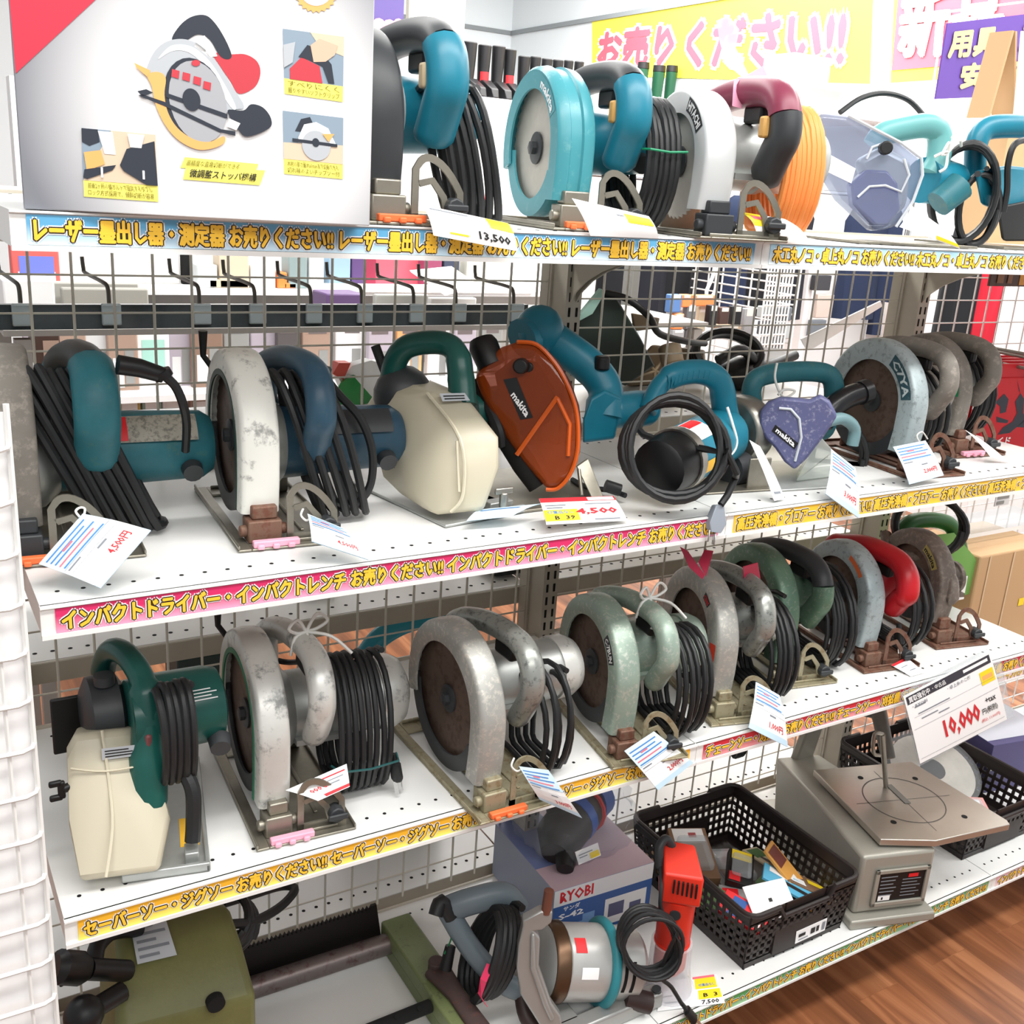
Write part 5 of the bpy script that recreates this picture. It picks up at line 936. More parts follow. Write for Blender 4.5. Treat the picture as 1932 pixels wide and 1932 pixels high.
# ================================================================ CARTON AND PRICE CARDS
def carton_mat():
    m = bpy.data.materials.new('carton_gloss_print'); m.use_nodes = True; nt = m.node_tree; b = nt.nodes['Principled BSDF']; b.inputs['Roughness'].default_value = .35
    tc = nt.nodes.new('ShaderNodeTexCoord'); d = nt.nodes.new('ShaderNodeVectorMath'); d.operation = 'DISTANCE'; nt.links.new(tc.outputs['Object'], d.inputs[0]); d.inputs[1].default_value = (.185, -.03, .09)
    rp = nt.nodes.new('ShaderNodeValToRGB'); e = rp.color_ramp.elements; e[0].position = .085; e[0].color = lin((.96, .96, .96))+(1,); e[1].position = .19; e[1].color = lin((.50, .51, .54))+(1,)
    nt.links.new(d.outputs['Value'], rp.inputs[0]); nt.links.new(rp.outputs[0], b.inputs[0]); return m
BX0 = V((.013, .001, ZT+.0008)); BX1 = V((.3205, -.0505, ZT+.0008)); bd_ = (BX1-BX0).normalized(); bn = V((bd_.y, -bd_.x, 0)); HB = .272
T = Tool('saw_carton', 'large grey and white carton with a circular saw picture on the top shelf', 'box', BX0)
b = T.b(); bk = -bn*.2; b.add([BX0, BX1, BX1+bk, BX0+bk]+[p+V((0, 0, HB)) for p in (BX0, BX1, BX1+bk, BX0+bk)], [(0, 1, 2, 3), (4, 5, 6, 7), (0, 1, 5, 4), (1, 2, 6, 5), (2, 3, 7, 6), (3, 0, 4, 7)]); bx = T.put(b, 'carton_body', carton_mat(), bevel=.001)
K = 2.683
def cp(x, y, o=.0006): return AP(x/K, y/K, BX0, bn)+bn*o
def dec(b, m, pts, o=.0006, sm=0):
    if sm: pts = [(p.x, p.y) for p in smoothpts([V((x, y, 0)) for x, y in pts], 5, True)]
    b.use(m); b.add([cp(x, y, o) for x, y in pts], [tuple(range(len(pts)))])
def ell(cx, cy, rx, ry, rot=0, n=28): c, s = math.cos(rot), math.sin(rot); return [(cx+rx*math.cos(t)*c-ry*math.sin(t)*s, cy+rx*math.cos(t)*s+ry*math.sin(t)*c) for t in [2*PI*i/n for i in range(n)]]
pr_red = mat('print_red', (.90, .22, .30), .4); pr_dark = mat('print_dark', (.2, .22, .26), .4); pr_silver = mat('print_silver', (.72, .74, .76), .4); pr_or = mat('print_orange', (.96, .70, .42), .4); pr_y = mat('print_yellow', (.96, .93, .45), .4); pr_g = mat('print_bluegrey', (.55, .62, .68), .4); pr_tan = mat('print_tan', (.86, .78, .68), .4); pr_skin = mat('print_skin', (.88, .72, .62), .4); pr_mred = mat('print_motor_red', (.78, .26, .30), .4)
b = T.b(); dec(b, pr_red, [(48, 0), (482, 0), (80, 372)]); dec(b, pr_red, [(482, 0), (48, 0), (20, -330), (840, -330)], .0006); T.put(b, 'red_corner_print', None, bx, fix=False)
b = T.b()
dec(b, pr_mred, [(1080, 270), (1165, 275), (1240, 275), (1300, 310), (1318, 370), (1290, 440), (1210, 475), (1165, 410), (1110, 330)], .0006, 1)
dec(b, pr_dark, [(870, 200), (910, 130), (970, 85), (1040, 78), (1090, 120), (1140, 200), (1172, 280), (1150, 300), (1110, 280), (1060, 200), (1000, 175), (930, 210)], .0008, 1); dec(b, paper, [(985, 235), (1000, 190), (1035, 180), (1075, 230), (1100, 285), (1060, 290)], .001)
dec(b, pr_silver, [(740, 380), (760, 300), (800, 240), (860, 205), (940, 200), (1020, 235), (1100, 320), (1170, 430), (1235, 540), (1170, 560), (1000, 640), (860, 590), (830, 480), (800, 400)], .001, 1)
dec(b, mat('print_guard_line', (.88, .89, .9), .4), [(800, 300), (860, 235), (940, 228), (1010, 262), (1090, 350), (1190, 530), (1165, 540), (1060, 370), (990, 290), (930, 258), (865, 262)], .0012, 1)
dec(b, pr_dark, ell(985, 510, 152, 222, -.28), .0014); dec(b, mat('print_blade', (.66, .67, .69), .4), ell(1000, 515, 140, 212, -.28), .0016)
dec(b, pr_or, [(745, 380), (800, 365), (838, 395), (832, 480), (850, 570), (900, 650), (980, 705), (1060, 718), (1130, 690), (1135, 722), (1080, 750), (1000, 757), (910, 715), (840, 640), (790, 540), (768, 440)], .0018, 1); dec(b, pr_or, [(678, 318), (762, 358), (748, 392), (690, 342)], .0018)
dec(b, pr_dark, [(695, 462), (740, 452), (775, 470), (720, 490)], .002); dec(b, pr_dark, [(720, 478), (830, 515), (1120, 655), (1190, 665), (1190, 688), (1110, 670), (825, 535), (700, 485)], .002); dec(b, pr_dark, [(840, 470), (1150, 578), (1150, 602), (840, 492)], .002)
dec(b, pr_dark, [(1150, 560), (1230, 560), (1270, 528), (1330, 545), (1370, 600), (1360, 650), (1250, 692), (1200, 650)], .0022, 1); dec(b, paper, [(1160, 600), (1215, 625), (1195, 660), (1145, 640)], .0024)
dec(b, pr_dark, ell(968, 505, 44, 58, -.3), .0024)
for k, (x, y) in enumerate(((870, 350), (925, 365), (980, 385), (1030, 410))): dec(b, pr_mred, [(x, y), (x+38, y+10), (x+34, y+50), (x-4, y+38)], .0022)
dec(b, pr_mred, ell(990, 320, 22, 16), .0022); T.put(b, 'saw_picture_print', None, bx, smooth=0, fix=False)
def photo(q, cap, blobs):
    b = T.b(); tl, tr, br, bl = q; L = lambda u, v: (lambda a, c: (a[0]+(c[0]-a[0])*u, a[1]+(c[1]-a[1])*u))((tl[0]+(bl[0]-tl[0])*v, tl[1]+(bl[1]-tl[1])*v), (tr[0]+(br[0]-tr[0])*v, tr[1]+(br[1]-tr[1])*v))
    dec(b, pr_g, [L(0, 0), L(1, 0), L(1, .76), L(0, .76)], .0006); dec(b, pr_y, [L(0, .76), L(1, .76), L(1, 1), L(0, 1)], .0006)
    for i, (m, pts) in enumerate(blobs): dec(b, m, [L(*p) for p in pts], .0008+.0002*i)
    b.use(mat('print_olive', (.45, .42, .12), .5))
    for i, s in enumerate(cap): c4 = [L(.06, .785+.1*i), L(.94 if i or len(cap) == 1 else .9, .785+.1*i), L(.94, .87+.1*i), L(.06, .87+.1*i)]; b.text(s, quad([cp(*p) for p in c4], .0008))
    T.put(b, 'photo_print', None, bx, smooth=0, fix=False)
photo([(1430, 145), (1740, 187), (1735, 517), (1440, 475)], ['すべりにくく', '握りやすいソフトグリップ'], [(pr_tan, [(.45, 0), (1, 0), (1, .3), (.6, .2)]), (pr_mred, [(.1, .6), (.3, .4), (.6, .5), (.65, .76), (.1, .76)]), (pr_dark, [(.25, .4), (.4, .2), (.6, .25), (.8, .45), (.85, .74), (.75, .74), (.65, .5), (.4, .42)]), (pr_skin, [(.45, .2), (.6, .08), (.9, .15), (.85, .3), (.7, .42), (.5, .45)]), (pr_silver, [(.0, .25), (.2, .18), (.15, .5), (.0, .6)])])
photo([(1430, 560), (1737, 597), (1735, 907), (1437, 880)], ['木材の厚さ最大60mmまで切断できる', '切れ味のよいチップソー付'], [(pr_tan, [(0, .5), (1, .45), (1, .76), (0, .76)]), (pr_dark, [(.2, .3), (.3, .1), (.45, .05), (.5, .15), (.3, .3)]), (paper, [(.25, .4), (.35, .18), (.55, .12), (.75, .2), (.88, .45), (.25, .48)]), (pr_silver, ell(.55, .5, .24, .24)), (pr_dark, [(.15, .42), (.9, .44), (.9, .49), (.15, .47)]), (pr_dark, ell(.54, .45, .06, .07)), (pr_or, [(.65, .3), (.85, .28), (.75, .42)])])
photo([(412, 648), (787, 682), (802, 1022), (425, 995)], ['前後2ヶ所の蝶ボルトで固定するダブル', 'ロック方式採用で、傾斜切断が容易'], [(pr_tan, [(.4, 0), (1, 0), (1, .76), (.0, .76)]), (pr_dark, [(0, 0), (.22, 0), (.24, .18), (.1, .25), (0, .2)]), (paper, [(.22, .02), (.42, .02), (.45, .35), (.3, .35)]), (pr_or, [(.02, .35), (.25, .3), (.3, .5), (.05, .62)]), (pr_dark, [(.0, .72), (.02, .6), (.45, .5), (.4, .58), (.05, .74)]), (pr_dark, [(.5, .5), (.6, .25), (.98, .1), (1, .76), (.85, .76), (.55, .58)]), (paper, [(.62, .02), (.85, .02), (.8, .22), (.65, .22)]), (paper, [(.24, .55), (.27, .55), (.27, .7), (.24, .7)]), (paper, [(.8, .55), (.83, .55), (.83, .68), (.8, .68)])])
b = T.b(); dec(b, pr_y, [(935, 795), (1308, 830), (1295, 868), (912, 850)], .0006); dec(b, pr_y, [(940, 845), (1342, 862), (1315, 938), (925, 908)], .0008)
b.use(mat('print_olive', (.45, .42, .12), .5)); b.text('高精度な直角切断ができる', quad([cp(950, 808), cp(1215, 832), cp(1208, 858), cp(940, 838)], .0012)); b.use(ink); b.text('微調整ストッパ機構', quad([cp(965, 855), cp(1300, 880), cp(1290, 918), cp(955, 896)], .0016), .015)
T.put(b, 'caption_print', None, bx, smooth=0, fix=False); b = T.b(); dec(b, pr_or, [(1600+(112 if i % 2 else 100)*math.cos(2*PI*i/48), -45+(112 if i % 2 else 100)*math.sin(2*PI*i/48)) for i in range(48)], .0006); dec(b, paper, ell(1600, -45, 80, 75), .0008); T.put(b, 'seal_print', None, bx, smooth=0, fix=False)

def card(label, px, Ys, zmin, front, prints=(), texts=(), bend=.004, name='price_tag', loop=None, cat='price tag', back=None, th=.0004, flat=None, group=None):
    """printed card with corners TL,TR,BR,BL at their own depths, gently curled"""
    if flat is not None: c = [AZ(x, y, flat) for x, y in px]
    else: c = [AY(x, y, Y) for (x, y), Y in zip(px, Ys)]; c = [V((p.x, p.y, max(p.z, zmin+.0015))) for p in c]
    T = Tool(name, label, cat, sum(c, V())/4, group)
    n = (c[1]-c[0]).cross(c[3]-c[0]).normalized()
    if n.dot(CAM-c[0]) < 0: n = -n
    F = lambda o: (lambda u, v: (c[3]*(1-u)+c[2]*u)*(1-v)+(c[0]*(1-u)+c[1]*u)*v+n*(o+bend*math.sin(PI*v)*math.sin(PI*(.5*u+.25))))
    b = T.b(); patch(b, F(0), 0, 0, 1, 1, 8); m0 = len(b.v); patch(b, F(-th), 0, 0, 1, 1, 8); T.put(b, 'card', front, None, fix=False)
    b = T.b()
    for i, (m, u0, v0, u1, v1) in enumerate(prints): b.use(m); patch(b, F(.0004+.00004*i), u0, v0, u1, v1, 4)
    for s, m, u0, v0, u1, v1, bo in texts: b.use(m); b.text(s, sub(F(.0009), u0, v0, u1, v1), bo)
    if b.f: T.put(b, 'print', None, smooth=0, fix=False)
    if loop:
        p = [AY(*q) for q in loop]; b = T.b(); b.tube(smoothpts(p, 5), .0013, 6); T.put(b, 'string', string)
    return T
def bluetag(price): return [(paper, .0, .0, 1, .58)]+[(inkblue if i != 3 else inkpink, .06, .90-.075*i, .9-.11*(i % 2), .925-.075*i) for i in range(5)]+[(inkpink, .3, .80, .5, .83), (inkgrey, .02, .575, .98, .582), (inkgrey, .05, .52, .3, .545), (inkgrey, .02, .46, .98, .465), (inkgrey, .5, .40, .68, .43), (mat('tag_edge', (.78, .89, .96), .6), 0, 0, 1, .11)], [(price, inkred, .5, .17, .88, .30, .02)]
pz, tx = bluetag('4,500円')
card('large blue and white price tag before the leftmost saw on the second shelf', [(73, 1064), (156, 969), (285, 1001), (190, 1110)], (.05, .075, .02, .0), Z2, paperblue, pz, tx, loop=[(150, 975, .07), (143, 965, .075), (150, 958, .08), (160, 960, .08), (158, 975, .075)])
pz, tx = bluetag('4,500円')
card('blue and white tag curling over the edge beside the pale saw with blue motor', [(580, 969), (651, 998), (696, 1057), (588, 1022)], (.06, .03, -.012, .012), Z2-.03, paperblue, pz, tx, loop=[(588, 975, .06), (578, 982, .065), (568, 972, .075), (572, 960, .08)])
card('thin bluish tag lying on the base plate of the dust box saw, second shelf', [(905, 964), (1022, 950), (965, 974), (880, 983)], (.1, .06, .05, .06), Z2+.012, paperblue, [(inkblue, .1, .6, .8, .7)], bend=.003)
card('white price card with red header reading 4,500 under the orange cutter', [(1017, 941), (1157, 936), (1184, 982), (1031, 990)], (.05, .05, .012, .008), Z2, paper, [(inkred, 0, .82, 1, 1), (paper, .62, .84, .98, .98), (inkgrey, .04, .66, .3, .7), (inkgrey, .55, .68, .9, .71), (inkgrey, .05, .56, .25, .6), (yellow, .0, .1, .42, .5), (inkgrey, .6, .08, .92, .12)], [('4,500', inkred, .40, .28, .92, .5, .03), ('付属品なし', inkblue, .04, .34, .36, .46, .01), ('B  39', ink, .12, .14, .36, .27, .02)], bend=.002)
card('narrow white tag hanging in front of the silver disc of the small teal cutter', [(1414, 830), (1434, 842), (1481, 941), (1461, 945)], (.07, .065, .02, .015), Z2, paper, [(inkgrey, .2, .1, .8, .14)], bend=.003)
pz, tx = bluetag('3,000円')
card('blue and white tag hanging below the purple guarded cutter over the yellow strip', [(1568, 847), (1614, 883), (1620, 978), (1557, 932)], (.03, .0, -.02, -.01), Z2-.08, paperblue, pz, tx, bend=.008)
pz, tx = bluetag('2,000円')
card('white and blue tag hanging below the saw with peeling lettering', [(1685, 843), (1746, 831), (1780, 897), (1715, 914)], (.03, .03, .008, .004), Z2, paperblue, pz, tx, loop=[(1735, 835, .03), (1730, 822, .032), (1740, 815, .035), (1750, 828, .04)])
card('blank white tag lying beside the last saw on the second shelf', [(1821, 811), (1846, 826), (1903, 873), (1868, 861)], (.12, .1, .06, .07), Z2, paper, [], bend=.004)
card('white tag with red border, upside down on the silver saw, third shelf', [(660, 1484), (600, 1511), (539, 1491), (654, 1441)], (.03, .03, .05, .06), Z3+.01, paper, [(inkred, .0, .86, .72, .98), (inkred, .05, .2, .6, .26), (inkgrey, .2, .55, .5, .6), (inkgrey, .1, .4, .6, .44)], [('2,000', inkred, .5, .45, .85, .65, .02)], bend=.002)
pz, tx = bluetag('3,000円')
card('blue and white tag hanging over the strip from the saw with the orange clip', [(979, 1446), (1035, 1453), (1098, 1543), (1018, 1508)], (-.045, -.055, -.06, -.05), Z3-.08, paperblue, pz, tx, bend=.006, loop=[(985, 1450, -.045), (975, 1455, -.042), (965, 1445, -.04), (970, 1430, -.035)])
pz, tx = bluetag('2,000円')
card('blue and white tag hanging over the joint of yellow and red strips', [(1178, 1417), (1234, 1380), (1308, 1439), (1241, 1491)], (-.015, -.008, -.015, -.025), Z3-.08, paperblue, pz, tx, bend=.003)
pz, tx = bluetag('1,000円')
card('blue and white tag curled over the red strip from the ribbon saw', [(1426, 1286), (1471, 1312), (1486, 1410), (1412, 1373)], (.03, .0, -.02, -.012), Z3-.08, paperblue, pz, tx, bend=.009)
card('small white label with red top lying in front of the red handled saw', [(1681, 1255), (1710, 1240), (1743, 1273), (1715, 1293)], (.06, .06, .02, .02), Z3, paper, [(inkred, .0, .86, 1, 1), (inkgrey, .2, .6, .6, .64), (inkgrey, .4, .3, .8, .34)], bend=.001)
# large 10,000 card in its clear holder
T = card('large white price card reading 10,000 hanging from the third shelf rail', [(1704, 1314), (1867, 1229), (1900, 1357), (1736, 1441)], (-.022, -.022, -.03, -.03), 0, paper, [(pr_dark, .02, .86, .98, .97), (paper, .66, .90, .95, .94), (yellow, .82, .62, .98, .80), (pr_or, .84, .68, .96, .74), (inkgrey, .08, .78, .2, .80), (inkgrey, .1, .68, .45, .695), (inkgrey, .12, .60, .3, .615), (inkgrey, .3, .56, .42, .575), (inkgrey, .02, .50, .98, .504), (inkgrey, .05, .66, .98, .663), (inkgrey, .02, .06, .98, .064)],
     [('買取強化中', paper, .04, .875, .27, .955, .02), ('・中古品', paper, .30, .885, .45, .945, .01), ('・卓上糸のこ盤', inkgrey, .45, .79, .72, .84, .01), ('・RYOBI', inkgrey, .06, .79, .22, .83, .01), ('10,000', inkred, .32, .16, .72, .43, .03), ('円(税別)', ink, .75, .22, .93, .32, .01), ('+tax', ink, .81, .37, .93, .44, .01), ('(税込 11,000円)', inkred, .72, .12, .94, .18, 0)], bend=.002, name='price_card', cat='price card')
c = AY(1785, 1268, -.02); b = T.b(); q = [AY(1700, 1308, -.02), AY(1880, 1215, -.02), AY(1912, 1350, -.028), AY(1734, 1446, -.028)]; b.slab(q, (0, .0012, 0)); b.bx(c.x-.03, c.x+.03, -.02, .0, Z3-.028, Z3-.02); T.put(b, 'clear_holder', clearp)
# cards on the top shelf
card('white price card reading 13,500 leaning over the blue strip', [(796, 386), (958, 421), (977, 474), (818, 444)], (.0, -.02, -.03, -.022), ZT-.05, paper, [(yellow, .72, .55, 1, .98), (inkgrey, .06, .86, .5, .9), (yellow, .2, .12, .42, .17)], [('13,500', ink, .55, .1, .92, .34, .03)], bend=.006)
card('white price card with yellow corner in front of the pale teal saw', [(1079, 374), (1224, 408), (1243, 450), (1114, 445)], (.0, -.02, -.025, -.012), ZT-.02, paper, [(yellow, .62, .5, .98, .85), (inkgrey, .5, .72, .6, .76)], bend=.006)
card('white price card with yellow end below the orange cord', [(1396, 400), (1480, 413), (1530, 461), (1428, 441)], (-.005, -.005, -.02, -.02), ZT-.02, paper, [(yellow, 0, .3, .4, 1), (inkpink, .08, .6, .3, .8)], bend=.008)
card('curled white price card in front of the purple dust cover', [(1717, 385), (1745, 410), (1811, 469), (1697, 428)], (.02, .01, -.01, .0), ZT-.01, paper, [(yellow, .6, .02, 1, .12)], bend=.01)
card('white price card with yellow stickers lying beside the red trimmer', [(1250, 1852), (1352, 1838), (1368, 1892), (1240, 1908)], None, ZB, paper, [(yellow, .58, .55, .95, .98), (yellow, .62, .2, .98, .5), (inkpink, .55, .92, .95, 1), (inkgrey, .05, .42, .2, .46), (inkgrey, .1, .2, .3, .24)], [('7,500', ink, .66, .02, .92, .16, .02), ('B  3', ink, .70, .26, .92, .38, .02), ('付属品なし', inkblue, .64, .62, .92, .72, .01)], bend=.001, flat=ZB+.002)
# pink ribbons tied to saws
def film(parent, name, polys, m):
    b = B(parent.matrix_world.inverted() if False else M.Translation(-V(parent.location)) if parent.rotation_euler.z == 0 else (M.Translation(V(parent.location)) @ M.Rotation(parent.rotation_euler.z, 4, 'Z')).inverted())
    T_ = b.T
    for p in polys: b = B(T_); b.slab(p, (0, .0008, .0006)); b.build(name, m, parent)
ros = {o['label']: o for o in bpy.data.objects if 'label' in o}
s5 = [o for l, o in ros.items() if 'pink ribbon on its handle' in l][0]
film(s5, 'ribbon_tie', [[AY(1283, 1032, .12), AY(1298, 1040, .12), AY(1330, 1085, .1), AY(1325, 1093, .1), AY(1300, 1070, .11)], [AY(1318, 1062, .11), AY(1330, 1038, .12), AY(1346, 1040, .12), AY(1332, 1088, .1)], [AY(1402, 1070, .1), AY(1430, 1062, .11), AY(1436, 1098, .11), AY(1404, 1105, .1)]], mat('ribbon_magenta', (.72, .14, .28), .35))
s3 = [o for l, o in ros.items() if 'maroon handle' in l][0]
film(s3, 'ribbon_tie', [[AY(1352, 40, .17), AY(1375, 30, .17), AY(1395, 55, .16), AY(1388, 90, .15), AY(1412, 140, .12), AY(1405, 150, .12), AY(1370, 120, .14), AY(1358, 80, .16)], [AY(1405, 145, .12), AY(1440, 125, .13), AY(1448, 142, .13), AY(1412, 155, .12)], [AY(1385, 150, .07), AY(1402, 150, .07), AY(1400, 205, .06), AY(1382, 200, .06)]], clear('ribbon_pale_pink', (.98, .72, .82), .7, .2))
# ================================================================ REAR SIDE OF THE GONDOLA
def rear_shelf(label, X0, X1, Z, Y0=.505, Y1=.95):
    t = thing('rear_shelf', label, 'shelf', (X0, Y0, Z)); W = X1-X0; D = Y1-Y0
    b = B().use(white_s); b.bx(.002, W-.002, 0, D, -.002, 0); b.use(hole); x = .02
    while x < W-.02: b.tube([(x, .03, .0001), (x, .03, .0004)], .0035, 8); x += .025
    b.build('deck', None, t); b = B(); b.bx(.002, W-.002, 0, .003, -.037, -.002); b.build('back_flange', beige, t); B().bx(.002, W-.002, D-.003, D, -.035, 0).build('front_rail', white, t); return t
rear_shelf('white perforated shelf on the rear side, seen through the mesh under the pink strip', 0, .9, .812)
rear_shelf('white perforated shelf on the rear side of the right bay, behind the third shelf saws', .9, 1.8, .812)
rear_shelf('lowest rear shelf of the left bay, seen through the mesh near the floor', 0, .9, .2)
rear_shelf('lowest rear shelf of the right bay behind the baskets', .9, 1.8, .2)
rear_shelf('upper rear shelf of the right bay carrying garden machines', .9, 1.8, 1.12)
rear_shelf('narrow upper rear shelf of the left bay holding the green tray', 0, .9, 1.115, .505, .82)
rear_shelf('topmost rear shelf behind the left bay saws', 0, .9, ZT-.004)
rear_shelf('topmost rear shelf behind the right bay saws', .9, 1.8, ZT-.004)
# hook rail
T = Tool('hook_rail', 'dark clear rail with clips holding display hooks behind the left bay mesh', 'hook rail', (.4, .62, 1.31))
b = T.b(); pl = AY(-20, 597, .62); b.bx(-.15, .93, .615, .63, 1.286, 1.322); T.put(b, 'rail', mat('rail_smoke', (.24, .26, .27), .15, dirt=.5))
hx = [42, 210, 381, 486, 592, 688, 786, 866, 975]
for i, x in enumerate(hx):
    p = AY(x, 590, .612); b = T.b(); b.bx(p.x-.014, p.x+.014, .608, .616, 1.292, 1.324); T.put(b, 'rail_clip', mat('clip_grey', (.58, .62, .63), .3, .3), bevel=.002)
for i, x in enumerate(hx):
    p = AY(x, 590, .612); h = tag(B().tube(smoothpts([(p.x, .625, 1.323), (p.x, .63, 1.345), (p.x-.004, .645, 1.352), (p.x-.012, .74, 1.356), (p.x-.013, .752, 1.362), (p.x-.014, .754, 1.38)], 4), .0032, 8).build('display_hook', mat('hook_metal', (.36, .35, .33), .35, .6)), f'empty metal display hook on the dark rail, {["first", "second", "third", "fourth", "fifth", "sixth", "seventh", "eighth", "last"][i]} from the left', 'hook', 'display hooks on the dark rail')
# ================================================================ BACKGROUND STORE
def pxbox(name, label, cat, x0, y0, x1, y1, Y, dep, mats, group=None, prints=(), kind=None, rest=None):
    """box standing at depth Y whose front covers the given patch of the view"""
    a = AY(x0, y1, Y); c = AY(x1, y0, Y); z_lo = rest if rest is not None else a.z
    t = thing(name, label, cat, ((a.x+c.x)/2, Y, z_lo), 0, group)
    w_, h = c.x-a.x, c.z-z_lo
    B().bx(-w_/2, w_/2, 0, dep, 0, h).build('body', mats, t, bevel=min(.004, dep*.2))
    if prints:
        b = B()
        for i, (m, u0, v0, u1, v1) in enumerate(prints): b.use(m); y = -.0008-.0003*i; b.add([(-w_/2+w_*u, y, h*v) for u, v in ((u0, v0), (u1, v0), (u1, v1), (u0, v1))], [(0, 1, 2, 3)])
        b.build('print', None, t, fix=False)
    return t
M_ = lambda n, c, r=.5: mat(n, c, r)
pale, tan, dkbrown, greyp, lav = M_('pack_pale', (.86, .86, .86)), M_('pack_tan', (.62, .52, .46)), M_('pack_darkbrown', (.25, .17, .14)), M_('pack_grey', (.55, .55, .54)), M_('pack_lavender', (.68, .64, .68))
RKZ, TBZ = 1.15, 1.2
# wall racks beyond the rear aisle: white display gondola behind the left bay
b = B().use(M_('rack_back', (.62, .60, .58), .6)); b.bx(.3, 2.36, 2.62, 2.66, ZF, RKZ-.03); b.use(M_('display_white', (.93, .93, .93), .5)); b.bx(.3, 2.36, 2.62, 2.66, RKZ-.03, 1.75); b.bx(.3, 2.36, 2.2, 2.62, .83, .85); b.bx(.3, 2.36, 2.42, 2.62, RKZ-.02, RKZ); b.bx(.3, 2.36, 2.2, 2.62, ZF, .16); b.bx(.3, .34, 2.58, 2.63, ZF, 1.75); b.bx(1.6, 1.64, 2.58, 2.63, ZF, 1.75)
t = tag(b.build('display_rack', None), 'white display rack full of hanging packs beyond the rear aisle', 'display rack')
rnd = random.Random(12); G = 'hanging packs on the far rack'
PK_ = [(52, 100, lav), (104, 160, tan), (163, 205, pale), (208, 258, tan), (262, 318, pale), (320, 362, lav), (364, 420, M_('pack_brown', (.52, .42, .36))), (424, 470, greyp), (474, 520, lav), (524, 566, M_('pack_charcoal', (.33, .31, .31))), (570, 628, tan), (632, 690, pale), (694, 742, lav), (746, 800, M_('pack_peach', (.85, .62, .42))), (804, 850, pale), (854, 900, lav), (904, 950, greyp)]
names = ['lavender grey pack', 'tan card pack', 'pale pack', 'brown paper pack', 'pale pack with mint disc', 'lavender striped pack', 'large brown pack', 'grey pack', 'lavender pack', 'charcoal pack', 'tan carton pack', 'pale pack', 'lilac pack', 'peach pack', 'white pack', 'light lilac pack', 'dull grey pack']
for i, (x0, x1, m) in enumerate(PK_):
    pr = [(M_('pack_stripe', (.42, .38, .38)), .1+.1*(i % 3), .82, .8, .9), (pale, .15, .1, .5, .5), (greyp, .55, .15, .85, .6)]
    if i == 4: pr = [(M_('pack_mint', (.62, .80, .75)), .15, .35, .85, .75), (paper, .1, .05, .9, .25)]
    pxbox('hanging_pack', f'{names[i]} on the far rack behind the mesh, {["1st", "2nd", "3rd", "4th", "5th", "6th", "7th", "8th", "9th", "10th", "11th", "12th", "13th", "14th", "15th", "16th", "17th"][i]} from the left', 'package', x0, 604, x1, 742+rnd.randint(-12, 10), 2.3+.02*(i % 3), .03, m, G, pr)
for i, (x0, x1, m, l) in enumerate([(110, 165, greyp, 'grey plastic'), (225, 265, M_('pack_mustard', (.72, .62, .35)), 'mustard yellow'), (270, 305, M_('pack_mint2', (.52, .62, .58)), 'grey mint'), (308, 350, pale, 'pale'), (360, 395, tan, 'tan'), (612, 640, greyp, 'grey'), (655, 700, M_('pack_olive', (.45, .46, .36)), 'olive'), (705, 735, lav, 'lavender')]):
    pxbox('hanging_pack', f'{l} bag on the lower row of the far rack, {["first", "second", "third", "fourth", "fifth", "sixth", "seventh", "last"][i]} from the left', 'package', x0, 752, x1, 800, 2.24, .03, m, 'lower packs on the far rack', [(pale, .15, .55, .85, .9)])
pxbox('wall_carton', 'dark brown carton at the far left behind the leftmost saw', 'box', 66, 622, 112, 690, 1.9, .1, dkbrown, None, [(tan, .35, .05, .95, .7)])
b = B().use(M_('table_grey', (.60, .58, .56), .5)); b.bx(.1, 1.9, 1.2, 1.6, TBZ-.012, TBZ)
for x in (.12, 1.86):
    for y in (1.21, 1.57): b.bx(x, x+.03, y, y+.03, ZF, TBZ-.02)
tag(b.build('display_table', None), 'grey display table in the rear aisle behind the dark hook rail', 'table')
# things on the rack top between strip and dark rail
pxbox('red_pack', 'red and blue rounded pack at the upper left behind the mesh', 'package', 24, 462, 110, 526, 2.45, .06, M_('pack_red', (.90, .40, .38)), None, [(paper, .12, .0, .9, .35), (M_('pack_blue', (.45, .5, .85)), .15, .3, .88, .72)], None, RKZ)
pxbox('white_carton', 'white carton below the red and blue pack behind the mesh', 'box', 8, 528, 102, 574, 1.25, .1, paper, None, (), None, TBZ)
pxbox('grey_board', 'wide grey board behind the hook rail, left part', 'board', 102, 534, 262, 574, 1.5, .03, M_('board_grey', (.66, .65, .62)), None, (), None, TBZ)
pxbox('grey_board', 'narrower grey board standing right behind the wide grey board', 'board', 118, 545, 280, 574, 1.44, .03, M_('board_grey2', (.60, .59, .56)), None, (), None, TBZ)
pxbox('white_board', 'tall pale panel behind the hooks left of the dark slot', 'panel', 112, 466, 338, 545, 2.56, .03, M_('panel_pale', (.86, .85, .83)), None, (), None, RKZ)
pxbox('dark_slot', 'dark narrow post behind the third display hook', 'post', 345, 470, 362, 545, 2.55, .03, hole, None, (), None, RKZ)
